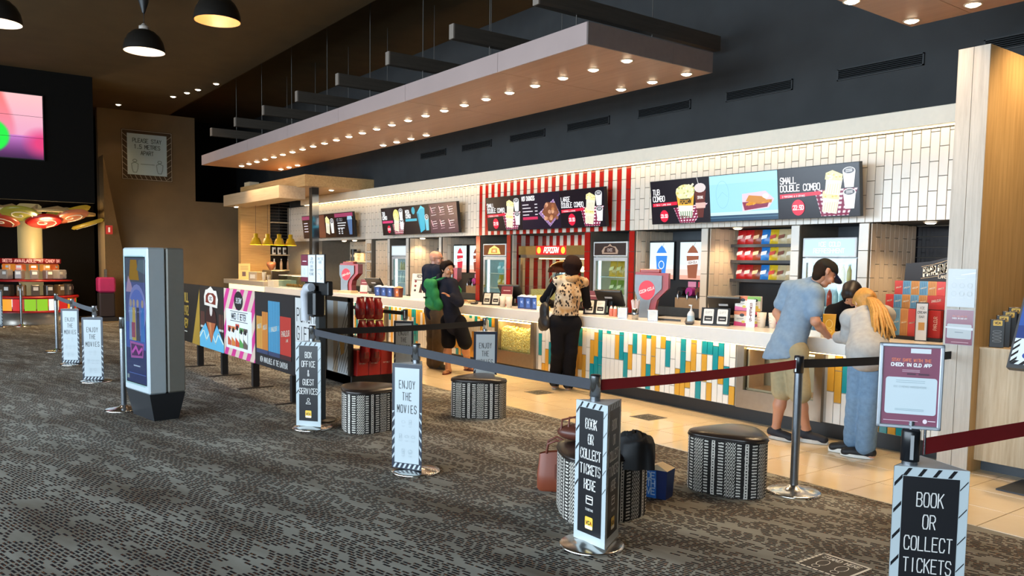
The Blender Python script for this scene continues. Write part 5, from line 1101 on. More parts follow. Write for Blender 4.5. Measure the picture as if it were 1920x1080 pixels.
t = thing('straw_pot', 'chrome pot filled with white paper straws', 'straw pot', (-6.82, 6.86, WT)); MB().lathe([(0, 0), (.04, 0), (.042, .13), (.039, .13), (.037, .005)], n=18).build('pot', chrome('#b0b3b6', .2), t); st = MB()
for k in range(16): u = k * 2.4; st.cyl((.02 * math.cos(u), .02 * math.sin(u), .01), (.05 * math.cos(u), .05 * math.sin(u), .22 + .01 * (k % 3)), .005, n=6)
st.build('straws', M('#e8d6d2', .6), t)
for k in range(2):
    t = thing('sauce_bottle', 'pink sauce bottle, %s of the pair by the left napkin holder' % ['left', 'right'][k], 'bottle', (-7.36 + .07 * k, 6.98, WT), 0, 'sauce bottles'); MB().lathe([(0, 0), (.026, 0), (.027, .08), (.02, .1), (.008, .13), (0, .135)], n=14).build('body', M('#d87a68', .3), t); MB().lathe([(.021, .098), (.012, .125), (0, .13)], n=12).build('cap', M('#e8e0da', .4), t)
t = thing('sanitiser_bottle', 'white pump bottle of hand sanitiser on the worktop', 'bottle', (-6.10, 7.02, WT)); MB().lathe([(0, 0), (.04, 0), (.042, .1), (.03, .125), (.014, .14), (.014, .16)], n=16).build('body', M('#d6dadc', .3), t); MB().cyl((0, 0, .15), (0, 0, .2), .006, n=8).box(-.03, .01, -.008, .008, .195, .207).build('pump', M('#eceeee', .4), t); MB().lathe([(.0425, .03), (.0428, .085)], n=16).build('label', M('#a9c0cc', .4), t)
t = thing('card_reader', 'dark grey card reader lying beside the sanitiser bottle', 'card reader', (-5.98, 6.86, WT), math.radians(40)); MB().bbox(-.045, .045, -.08, .08, 0, .03, .012).build('body', M('#35363a', .4), t); MB().box(-.03, .03, .01, .06, .03, .031).build('screen', M('#6a7278', .2), t)
t = thing('card_reader', 'black card reader on the worktop by the golden-crest fridge till', 'card reader', (-10.45, 6.98, WT), math.radians(40)); MB().bbox(-.045, .045, -.08, .08, 0, .035, .012).build('body', M('#26262a', .4), t); MB().box(-.03, .03, .01, .06, .035, .036).build('screen', M('#6a7278', .2), t)
t = thing('cash_drawer', 'low grey wedge-shaped tray right of the soft drink machine', 'tray', (-6.42, 7.1, WT), math.radians(12)); MB().prism([(-.2, -.12), (.2, -.12), (.2, .12), (-.2, .12)], 0, .045, 0, [(-.18, -.05), (.18, -.05), (.19, .11), (-.19, .11)]).build('body', M('#84827e', .4, .3), t); MB().box(-.15, .15, -.115, -.112, .01, .03).build('slot', MAT_BLACK, t)
for x, y, lab in ((-10.9, 7.05, 'stack of flat beige paper bags on the worktop behind the boy'), (-15.1, 7.0, 'stack of flat beige paper bags by the far drink machine')):
    t = thing('paper_bag_stack', lab, 'paper bags', (x, y, WT), .3); MB().box(-.2, .2, -.1, .1, 0, .03).build('lower_bags', M('#c9b48e', .7), t); MB().box(-.17, .19, -.09, .1, .03, .045).build('top_bag', M('#d8c6a2', .7), t)
def carton(x, y, z, c1, c2, label):
    t = thing('drink_carton', label, 'carton', (x, y, z), math.radians(25), 'smoothie cartons on the worktop'); MB().bbox(-.07, .07, -.045, .045, 0, .16, .004).build('box', M('#e2ded2', .45), t)
    a = Art((-.07, -.0456, 0), (1, 0, 0), (0, 0, 1)); a.poly([(0, 0), (.14, 0), (.14, .03), (0, .05)], c1); a.poly([(0, .125), (.14, .11), (.14, .16), (0, .16)], c2); a.ell(.085, .118, .026, .018, '#1e1c20', 12); a.line([(.03, .08), (.1, .082)], .008, '#7a7a78'); a.line([(.03, .065), (.09, .066)], .005, '#a9a9a4'); a.ell(.1, .045, .02, .015, '#d8c24a', 9); a.build('print', t)
carton(-5.61, 7.29, WT + .165, '#d86a9a', '#d8784a', 'orange-topped drink carton, upper left of the pink carton stack'); carton(-5.46, 7.31, WT + .165, '#d8b44a', '#7ab04a', 'green-topped drink carton, upper right of the pink carton stack'); carton(-5.60, 7.27, WT, '#d0286c', '#d8784a', 'pink drink carton, lower left of the carton stack'); carton(-5.45, 7.29, WT, '#d86a9a', '#d8384a', 'red-topped drink carton, lower right of the carton stack')
def b_tall(a, W, H): a.rect(0, 0, W, H, '#e6e2dc'); a.text('SWEETS', W * .5, H * .45, .03, '#6a2a3a', .55, .1, .22) if False else [a.text(ch, W * .5, H * (.78 - .11 * q), .026, '#6a2a3a', .8, .1, .24) for q, ch in enumerate('SWEETS')]
board(-5.41, 7.10, .09, .30, math.radians(28), 'narrow white upright card with dark letters beside the carton stack', b_tall)
for k in range(9): packet(-5.20 + .085 * (k % 3) , 7.33 + .05 * (k // 3), WT, .1, .19 + .03 * (k // 3), '#a8326a', '#e0b4c4', 'crinkled pink sweet bag heaped behind the white cups', 'pink sweet bags behind the cups', .1, .4 * (k % 3 - 1))
t = thing('popcorn_box', 'upright yellow popcorn box under the man in the cap', 'box', (-4.42, 7.08, WT), math.radians(30)); MB().prism([(-.05, -.04), (.05, -.04), (.05, .04), (-.05, .04)], 0, .2, 0, [(-.06, -.05), (.06, -.05), (.06, .05), (-.06, .05)]).build('carton', M('#d8a824', .4), t); a = Art((-.05, -.0412, 0), (1, 0, 0), (0, -.055, 1)); a.ring(.05, .11, .03, .04, .006, '#f0dc8a', 12); a.ring(.05, .04, .03, .02, .005, '#f0dc8a', 12); a.build('print', t)
# ---- chocolate display stand
t = thing('chocolate_stand', 'black stepped display stand with a parlour lane header board', 'display stand', (-4.06, 7.30, WT)); MB().box(0, .6, -.02, .42, 0, .03).box(.0, .6, .09, .42, .03, .28).box(.0, .6, .19, .42, .28, .40).box(.0, .6, .29, .42, .40, .53).build('steps', M('#17151a', .5), t)
hb = MB().prism([(.06, 0), (.5, 0), (.5, .24), (.3, .19), (.07, .17)], 0, .02); o = hb.build('header', M('#221c1c', .5), t, (0, .36, .53)); o.rotation_euler = (PI / 2, 0, 0)
a = Art((0, .3392, .53), (1, 0, 0), (0, 0, 1)); a.text('PARLOUR', .36, .075, .075, '#efe2c8', .38, .18, .22, slope=.22); a.text('LANE', .42, .035, .03, '#efe2c8', .55, .2, .16); a.line([(.22, .14), (.34, .165), (.5, .215)], .004, '#c9a878'); a.line([(.22, .03), (.38, .055)], .004, '#c9a878'); a.build('lettering', t)
def bar(x, y, z, c, c2, w, h, label):
    t = thing('chocolate_box', label, 'chocolate box', (x, y, z), 0, 'chocolate boxes on the stand'); MB().box(0, w, 0, .05, 0, h).build('box', M(c, .4), t); a = Art((0, -.0006, 0), (1, 0, 0), (0, 0, 1))
    if c2:
        for q in range(4): a.rect(w * (.12 + .2 * q), h * .05, w * (.2 + .2 * q), h * .95, c2, q == 0)
        a.poly([(0, h * .4), (w, h * .55), (w, h * .66), (0, h * .51)], c)
    a.text('PARLOUR', w / 2, h * .47, w * .16, '#f0e4cc', .5, .15, .2, slope=.25); a.build('print', t)
OC, BC, RC = ('#c98a42', '#a86a28'), ('#6a9cb8', '#3a6a8c'), ('#c8382c', None)
nm = {OC: 'orange', BC: 'blue', RC: 'red'}; od = ['first', 'second', 'third', 'fourth', 'fifth', 'sixth']
for row, (y, z, h, w, x0, cs) in enumerate(((7.53, WT + .405, .13, .078, -4.03, [RC, BC, OC, BC, OC, RC]), (7.43, WT + .282, .125, .078, -4.06, [RC, BC, OC, BC, OC]), (7.325, WT + .032, .25, .072, -4.0, [OC, BC, OC, RC]))):
    for k, c in enumerate(cs): bar(x0 + (w + .001) * k, y, z, c[0], c[1], w, h, '%s chocolate box, %s from the left on the %s tier' % (nm[c], od[k], ['top', 'middle', 'bottom'][row]))
t = thing('chocolate_box', 'large red chocolate gift box at the right of the stand', 'chocolate box', (-3.66, 7.42, WT + .282), 0); MB().box(0, .16, 0, .09, 0, .125).build('box', M('#b8281f', .4), t); a = Art((0, -.0006, 0), (1, 0, 0), (0, 0, 1)); a.text('PARLOUR', .08, .07, .02, '#f0d8c8', .5, .15, .2, slope=.2); a.build('print', t)
t = thing('chocolate_box', 'tall red chocolate box behind the black card holder', 'chocolate box', (-3.60, 7.33, WT + .032), 0); MB().box(0, .11, 0, .05, 0, .245).build('box', M('#a82420', .4), t); a = Art((.1, -.0006, .05), (0, 0, 1), (-1, 0, 0)); a.text('PARLOUR', .08, .02, .03, '#e0b8a8', .5, .15, .16); a.build('print', t)
t = thing('menu_holder', 'black upright card holder in front of the chocolate stand', 'card holder', (-3.66, 7.22, WT), math.radians(25)); MB().box(0, .1, 0, .012, 0, .35).build('board', MAT_BLACK, t); a = Art((.006, -.0006, .01), (1, 0, 0), (0, 0, 1)); a.rect(0, 0, .088, .33, '#c9d0d6'); a.text('ICE', .044, .28, .02, '#5a6268', .6, .2, .16); a.text('CREAM', .044, .24, .02, '#3a4248', .6, .2, .18); a.text('BAR', .044, .2, .02, '#5a6268', .6, .2, .16); a.rect(.02, .09, .07, .16, '#b8862c'); a.build('print', t)
# ================================================================== coffee corner under the timber canopy
t = thing('timber_canopy', 'two-tier pale timber canopy over the coffee bar', 'canopy'); MB().box(-21.4, -17.03, 6.88, 8.55, 3.23, 3.48).build('upper_tier', MAT_OAKX, t); MB().box(-21.5, -17.5, 6.47, 7.08, 2.97, 3.25).build('lower_tier', wood('greyed_oak', '#a8937a', '#b9a58a', 0, 1.5), t); MB().box(-21.3, -20.9, 6.95, 7.2, 3.48, 3.6).build('fixing_box', M('#c9b89a', .6), t)
downlight(-21.35, 6.75, 2.97, 'downlight under the lower tier of the timber canopy by the brown wall', 'canopy corner light', 90., 2.7)
downlight(-17.6, 7.75, 3.23, 'round warm downlight under the timber canopy', 'canopy corner light', 40.)
t = thing('steel_column', 'square dark steel column with mirrored side under the timber canopy', 'column', (-17.1, 7.12, .957)); MB().box(-.08, .08, -.08, .08, 0, 2.25).build('shaft', M('#1d1a18', .4), t); MB().box(.08, .083, -.078, .078, .3, 2.1).build('mirror_face', chrome('#b0b0b0', .08), t)
t = thing('timber_screen_wall', 'warm timber side wall of the coffee corner with a dark slatted window', 'partition'); MB().box(-22.3, -22.1, 7.1, 7.92, 0, 3.2).build('timber_panel', wood('warm_oak', '#b58a54', '#cfa468', 1, 2.), t); MB().box(-22.3, -22.1, 8.58, 9.0, 0, 3.2).build('end_panel', MAT_CREAM, t); MB().box(-22.34, -22.3, 7.92, 8.58, 0, 3.2).build('window_back', M('#1a1512', .2), t)
for k in range(14): MB().box(-22.3, -22.27, 7.92, 8.58, 2.05 + .085 * k, 2.056 + .085 * k).build('slat', M('#8a7a66', .4), t)
for z in (2.62, 1.72, 1.30): MB().box(-22.3, -21.95, 7.92, 8.6, z, z + .03).build('shelf', MAT_OAK, t)
for k in range(4):
    t = thing('pendant_lamp', '%s yellow metal pendant lamp from the left in the row over the coffee bar' % od[k], 'lamp', (-20.5, 6.97 + .305 * k, 1.98), 0, 'yellow pendant lamps')
    MB().lathe([(.148, 0), (.09, .17), (.055, .18), (.055, .28), (0, .29)], n=20).build('shade', M('#cfa416', .4), t); MB().lathe([(.138, .01), (.08, .16)], n=20).build('lining', M('#ffe9a0', .4, 0, 2.5), t); MB().cyl((0, 0, .28), (0, 0, 1.23 if k > 0 else .99), .004, n=6).build('cord', MAT_BLACK, t)
    l = bpy.data.lights.new('glow', 'POINT'); l.energy = 30; l.color = (1, .72, .35); l.shadow_soft_size = .04; o = bpy.data.objects.new('glow', l); COL.objects.link(o); o.parent = t; o.location = (0, 0, .05)
for k in range(4):
    t = thing('coffee_pack', '%s white coffee pack on the shelf of the timber wall' % od[k], 'packet', (-22.1, 7.98 + .15 * k, 1.75), 0, 'white coffee packs'); MB().bbox(-.05, .05, 0, .08, 0, .2, .008).build('pack', M('#d8d2c6', .5), t); MB().box(.05, .052, .01, .07, .05, .14).build('label', M('#3a2a22', .5), t)
for k in range(3): bottle(-22.08, 8.02 + .2 * k, 1.33, .3, .04, ['#e0d8d0', '#c9a88a', '#b08a70'][k], '#d8d8d8', '%s syrup bottle on the lower shelf of the timber wall' % od[k], 'syrup bottles')
t = thing('counter_sign', 'upright yellow menu card at the far end of the coffee bar', 'sign', (-21.75, 6.92, 1.07), math.radians(50)); MB().box(0, .32, 0, .01, 0, .42).build('card', M('#c9a860', .5), t); a = Art((0, -.0008, 0), (1, 0, 0), (0, 0, 1)); a.rect(.1, .08, .2, .2, '#5a3a1c'); 
for q in range(3): a.line([(.06, .34 - .04 * q), (.26, .34 - .04 * q)], .014, '#8a6a30')
a.build('print', t)
t = thing('espresso_machine', 'steel espresso machine with a bean hopper on the coffee bar', 'coffee machine', (-20.9, 7.6, 1.07 - .12)); MB().bbox(-.4, .3, -.2, .25, 0, .38, .02).build('body', M('#5a534c', .3, .6), t); MB().lathe([(.05, .38), (.12, .5), (.12, .58), (0, .6)], (-.25, .0, 0), 16).build('hopper', M('#7a4a34', .3), t)
for s_ in (-.1, .1): MB().cyl((s_, -.22, .2), (s_, -.34, .18), .014, n=8).build('group_handle', MAT_BLACK, t)
MB().box(-.4, .3, -.2, .25, -.14, 0).build('stand', M('#3a3028', .6), t)
t = thing('cup_stack', 'pile of cream takeaway cups on the coffee bar', 'cups', (-20.0, 7.0, 1.07)); MB().lathe([(0, 0), (.04, 0), (.055, .22), (0, .22)], n=14).build('cup', M('#cfc4b0', .5), t); MB().lathe([(0, 0), (.04, 0), (.05, .15), (0, .15)], (.12, .08, 0), 14).build('cup', M('#b9ab92', .5), t)
t = thing('card_holder', 'square cream box on the coffee bar', 'box', (-20.5, 6.95, 1.07), .5); MB().bbox(-.14, .14, -.1, .1, 0, .22, .01).build('box', M('#b09a7c', .6), t); MB().box(-.08, .08, -.102, -.1, .05, .15).build('label', M('#d8d0c0', .5), t)
t = thing('cake_cabinet', 'glass pastry cabinet with white ends next to the coffee bar', 'display cabinet', (-18.6, 6.86, .957)); W = 1.25
MB().box(-.45, -.05, -.1, .45, .002, .16).build('end_block', M('#e2d4ba', .4), t); MB().box(0, W, 0, .45, 0, .02).build('floor', M('#e0d6c6', .4), t); MB().box(0, W, .0, .006, .02, .28).box(0, .006, 0, .45, .02, .28).box(W - .006, W, 0, .45, .02, .28).build('pane', glass(), t); MB().box(0, W, 0, .45, .28, .295).build('top', M('#d9d2c6', .4), t); MB().box(.05, W - .05, .3, .32, .26, .275).build('lamp', M('#fff0d0', .5, 0, 5., 0), t)
for k in range(7):
    t = thing('pastry', 'golden pastry, %s from the left in the glass cabinet' % (od + ['seventh'])[k], 'pastry', (-18.5 + .17 * k, 7.05, .98), 0, 'pastries'); MB().sphere((0, 0, .03), .06, 12, 8, 0, (1, .8, .55)).build('bun', M('#b8742c', .5, 0, 0, .15, 20.), t); MB().sphere((0, 0, .055), .03, 10, 6, 0, (1, .8, .5)).build('topping', M('#d8a860', .6), t)
# shelf in the coffee niche
t = thing('coffee_shelf', 'dark-backed shelf with crate and jars behind the coffee counter', 'shelf', (-19.2, 9.2, 0)); MB().box(0, 2.0, -.35, 0, 1.57, 1.60).build('board', MAT_OAK, t); MB().box(.45, 2.0, -.02, .0, .95, 2.1).build('backing', M('#2a201a', .5), t)
for k in range(12): MB().box(.45, 2.0, -.03, -.02, 1.0 + .09 * k, 1.008 + .09 * k).build('slat', M('#4a3a2e', .4), t)
t = thing('wooden_crate', 'pale crate with cut-out letters on the coffee shelf', 'crate', (-18.55, 9.0, 1.60)); MB().bbox(-.25, .25, -.1, .1, 0, .2, .01).build('box', M('#d8bc90', .6), t); a = Art((-.25, -.1008, 0), (1, 0, 0), (0, 0, 1)); a.text('FRESH', .25, .11, .06, '#6a4a2c', .55, .25, .2); a.text('BREW', .25, .03, .06, '#6a4a2c', .55, .25, .2); a.build('lettering', t)
for k in range(2): t = thing('coffee_tin', '%s black coffee tin left of the pale crate' % ['tall', 'short'][k], 'tin', (-19.0 + .2 * k - .05, 9.0, 1.60), 0, 'black coffee tins'); MB().cyl((0, 0, 0), (0, 0, .3 - .06 * k), .08, n=16).build('can', M('#1f1a18', .4), t); MB().box(-.05, .05, -.082, -.078, .1, .16).build('label', M('#8a8078', .5), t)
for k in range(4): bottle(-18.2 + .12 * k, 9.0, 1.60, .24, .04, '#4a2a1c', '#20160f', '%s dark jar right of the pale crate' % od[k], 'dark jars on the coffee shelf')
for k, z in enumerate((1.84, 1.62, 1.40, 1.2)):
    t = thing('picture_frame', '%s small tan framed picture down the tiled pier, counted from the top' % od[k], 'picture', (-17.04, 8.372, z), 0, 'small framed pictures'); MB().box(0, .2, 0, .012, 0, .17).build('frame', M('#a88c6c', .5), t); a = Art((.02, -.0006, .02), (1, 0, 0), (0, 0, 1)); a.rect(0, 0, .16, .13, '#cbb496'); a.ring(.08, .065, .04, .035, .008, '#8a7258', 12); a.build('print', t)
# ================================================================== far left: video wall, projected notice, sweets carousel
me = bpy.data.meshes.new('display'); nx, nz = 90, 60; vs = []; fs = []; cl = []
for j in range(nz + 1):
    for i in range(nx + 1): vs.append((0, .55 * 0 + 2.16 * i / nx * 1.0 + 0.0, 1.29 * j / nz))
for j in range(nz):
    for i in range(nx): fs.append((j * (nx + 1) + i, j * (nx + 1) + i + 1, (j + 1) * (nx + 1) + i + 1, (j + 1) * (nx + 1) + i))
me.from_pydata(vs, [], fs); ca = me.color_attributes.new('picture', 'FLOAT_COLOR', 'POINT')
for k, (x, y, z) in enumerate(vs):
    h = z / 1.29; k_ = min(1., max(0., (y - 1.5 - .12 * math.sin(z * 3)) / .1)); c = np.array([.93, .45, .43]) * (1 - k_) + np.array([.93, .72, .72]) * k_
    c = c * h + np.array([.85, .55, .75]) * (1 - h) if h > .35 else (np.array([.75, .45, .75]) * (h / .35) + np.array([.22, .06, .25]) * (1 - h / .35))
    q_ = min(1., max(0., 1.4 - 5 * math.hypot((y - 2.15) * .7, h - .25))); c = c * (1 - q_) + np.array([.85, .22, .45]) * q_
    q_ = min(1., max(0., (1.05 - math.hypot((y - 1.15) / .42, (z - .42) / .36)) * 8)); c = c * (1 - q_) + np.array([.1, .88, .25]) * q_
    ca.data[k].color = tuple(c ** 2.2) + (1,)
mt, nt, b = nodes('video_picture'); at = N(nt, 'ShaderNodeVertexColor', layer_name='picture'); nt.links.new(at.outputs[0], b.inputs['Emission Color']); b.inputs['Emission Strength'].default_value = 1.0; b.inputs['Base Color'].default_value = (.02, .02, .02, 1); me.materials.append(mt)
t = thing('video_wall', 'large video wall glowing pink with a green disc at the top left', 'video wall', (-19.26, 0, 3.58)); link('display', me, t, (.005, 0, 0)); MB().box(-.04, 0, -.02, 2.18, -.02, 1.31).build('casing', MAT_BLACK, t)
for z in (.43, .86): MB().box(.004, .008, 0, 2.16, z - .003, z + .003).build('bezel', M('#3a2030', .5), t)
t = thing('wall_notice', 'faint blue-grey keep apart notice high on the brown wall', 'notice', (-22.99, 4.33, 3.63)); MB().box(0, .004, 0, 1.25, 0, 1.30).build('sheet', M('#4a3f33', .9), t); a = Art((.005, 0, 0), (0, 1, 0), (0, 0, 1)); W, H = 1.25, 1.3; g_ = '#a39a8a'
a.line([(.02, .02), (W - .02, .02), (W - .02, H - .02), (.02, H - .02), (.02, .02)], .012, g_); a.k += 1
for q in range(8): a.line([(.02, 1.2 - .15 * q), (.14, 1.1 - .15 * q)], .012, g_, False); a.line([(W - .02, 1.2 - .15 * q), (W - .14, 1.1 - .15 * q)], .012, g_, False); a.line([(.2 + .12 * q, .13), (.26 + .12 * q, .02)], .012, g_, False)
a.rect(.14, .14, W - .14, H - .1, '#b2cbd8')
for t_, y in (('PLEASE STAY', .98), ('1.5 METRES', .82), ('APART', .66)): a.text(t_, W / 2, y, .1, '#3a464e', .5, .3, .14)
for x in (.32, .93): a.ring(x, .5, .05, .035, .012, '#52626c', 10); a.line([(x - .08, .42), (x - .07, .3), (x - .04, .2), (x + .04, .2), (x + .07, .3), (x + .08, .42), (x, .46), (x - .08, .42)], .012, '#52626c')
a.line([(.46, .42), (.8, .42)], .012, '#52626c'); a.build('print', t)
t = tag(MB().box(0, .012, 0, .16, 0, .22).build('fire_sign', M('#a82a24', .5), None, (-19.29, 2.93, 2.75 + .02)), 'small red fire sign at the edge of the dark hanging wall', 'sign'); t.location = (-22.4 + .01, 3.82, 2.18); a = Art((.0125, .02, .02), (0, 1, 0), (0, 0, 1)); a.rect(.04, .03, .08, .15, '#e8dcd8'); a.build('print', t)
ca_ = thing('sweets_carousel', 'round pick-and-mix carousel under a tree of giant lollipops', 'sweets stand', (-22.6, 2.2, 0))
MB().lathe([(1.0, 0), (1.0, .28), (.0, .28)], n=40).build('plinth', M('#9a9288', .3, .5), ca_); MB().lathe([(1.02, .28), (1.02, .33), (0, .33)], n=40).build('lower_rim', M('#b01c1c', .4), ca_)
cols = ['#8ac02a', '#e8e8e4', '#c01c1c', '#e89a1c', '#c01c1c', '#8ac02a']
for k in range(24): MB().lathe([(.95, .33), (.95, .6)], n=3, a0=k * PI / 12 + .01, a1=(k + 1) * PI / 12 - .01).build('lit_panel', M(cols[k % 6], .5, 0, .9, 0), ca_)
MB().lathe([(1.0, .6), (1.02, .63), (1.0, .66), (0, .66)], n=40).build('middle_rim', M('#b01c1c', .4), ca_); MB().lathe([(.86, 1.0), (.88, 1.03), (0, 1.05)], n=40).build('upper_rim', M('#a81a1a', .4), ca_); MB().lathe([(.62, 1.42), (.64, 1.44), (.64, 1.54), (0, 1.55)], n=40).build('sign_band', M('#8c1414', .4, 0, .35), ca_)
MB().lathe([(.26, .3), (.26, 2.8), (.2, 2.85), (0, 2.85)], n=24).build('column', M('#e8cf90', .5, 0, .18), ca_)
a = Art((.0, 0, 0), (0, 1, 0), (0, 0, 1)); tx = 'SWEETS AVAILABLE AT CANDY BAR'; ob = MB()
for i, ch in enumerate(tx):
    th = -1.15 + 2.3 * i / len(tx); aa = Art((.645 * math.cos(th), .645 * math.sin(th), 1.455), (-math.sin(th), math.cos(th), 0), (0, 0, 1), .6); aa.text(ch, 0, 0, .07, '#e8a090', .55, 0, .2)
    for v_, f_ in ((aa.b.v, aa.b.f),): ob.add(v_, f_)
ob.build('lettering', M('#e8a090', .5, 0, .8, 0), ca_)
for tier, (r_, z, n_, h) in enumerate(((.80, .67, 18, .26), (.66, 1.06, 14, .22), (.5, 1.24, 12, .17))):
    for k in range(n_):
        th = 2 * PI * k / n_
        if math.cos(th) < -.2: continue
        t = thing('sweets_bin', 'clear bin of %s sweets on the %s tier of the carousel' % (['mixed', 'pale', 'orange'][tier], ['bottom', 'middle', 'top'][tier]), 'bin', (-22.6 + r_ * math.cos(th), 2.2 + r_ * math.sin(th), z if tier else z), th, 'sweets bins on the %s tier' % ['bottom', 'middle', 'top'][tier])
        MB().bbox(-.09, .09, -.085, .085, 0, h, .02).build('tub', M([['#8a7a6a', '#5a4a3c', '#a87a4a'], ['#c9b8a8', '#b09080', '#d8c8b8'], ['#e07a2c', '#e8943c', '#d8602c']][tier][k % 3], .25, 0, .12 if tier < 2 else .5), t); MB().box(.09, .094, -.05, .05, h * .5, h * .8).build('price_tag', M('#e0dcd4', .5), t)
LC = ['#c8201c', '#d87a50', '#c9a02c', '#d8b03c', '#b8442c', '#a8a03c', '#d86a3c', '#c8887a']
for k in range(14):
    th = 2 * PI * k / 14 + .2; r_ = 1.0 + .25 * (k % 2); z = 2.42 + .14 * (k % 3)
    d = MB(); d.X = Matrix.Translation((r_ * math.cos(th), r_ * math.sin(th), z)) @ Matrix.Rotation(th, 4, 'Z') @ Matrix.Rotation(-.35, 4, 'Y')
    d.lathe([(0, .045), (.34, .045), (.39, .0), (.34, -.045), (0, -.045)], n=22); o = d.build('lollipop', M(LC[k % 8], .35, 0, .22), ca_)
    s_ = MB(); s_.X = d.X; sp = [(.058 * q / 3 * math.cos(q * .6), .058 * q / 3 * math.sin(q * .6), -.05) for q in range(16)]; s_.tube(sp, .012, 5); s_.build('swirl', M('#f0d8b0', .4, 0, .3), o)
rg = MB(); rg.lathe([(1.38, 2.62), (1.42, 2.62), (1.42, 2.68), (1.38, 2.68), (1.38, 2.62)], n=40); rg.build('ring_beam', M('#d8b880', .5), ca_)
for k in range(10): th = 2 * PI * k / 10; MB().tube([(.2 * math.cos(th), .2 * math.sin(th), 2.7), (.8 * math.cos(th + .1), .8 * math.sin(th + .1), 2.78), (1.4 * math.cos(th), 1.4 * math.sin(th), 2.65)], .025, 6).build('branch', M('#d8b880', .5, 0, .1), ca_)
l = bpy.data.lights.new('carousel_glow', 'POINT'); l.energy = 110; l.color = (1, .72, .36); l.shadow_soft_size = .2; o = bpy.data.objects.new('carousel_glow', l); COL.objects.link(o); o.parent = ca_; o.location = (1.1, .3, 2.05)
for x, y, c, lab, k in ((-24.0, 4.15, '#a8285c', 'bright pink kiddie ride seat against the far dark wall', 1), (-24.0, 4.75, '#b87a1c', 'mustard kiddie ride seat beside the pink one', .8)):
    x += 1.6; t = thing('ride_seat', lab, 'seat', (x, y - .35 if k == 1 else y - .3, 0), 0, 'kiddie ride seats'); MB().bbox(-.2, .2, -.2 * k, .2 * k, .72, 1.1, .04).build('seat_shell', M(c, .4), t); MB().bbox(-.18, .18, -.18 * k, .18 * k, .1, .72, .03).build('body', M('#241a1c', .5), t); MB().box(-.22, .22, -.22 * k, .22 * k, 0, .1).build('base', M('#141212', .5), t)
    MB().box(-.02, .02, -.03, .03, 1.1, 1.3).build('post', POST, t)
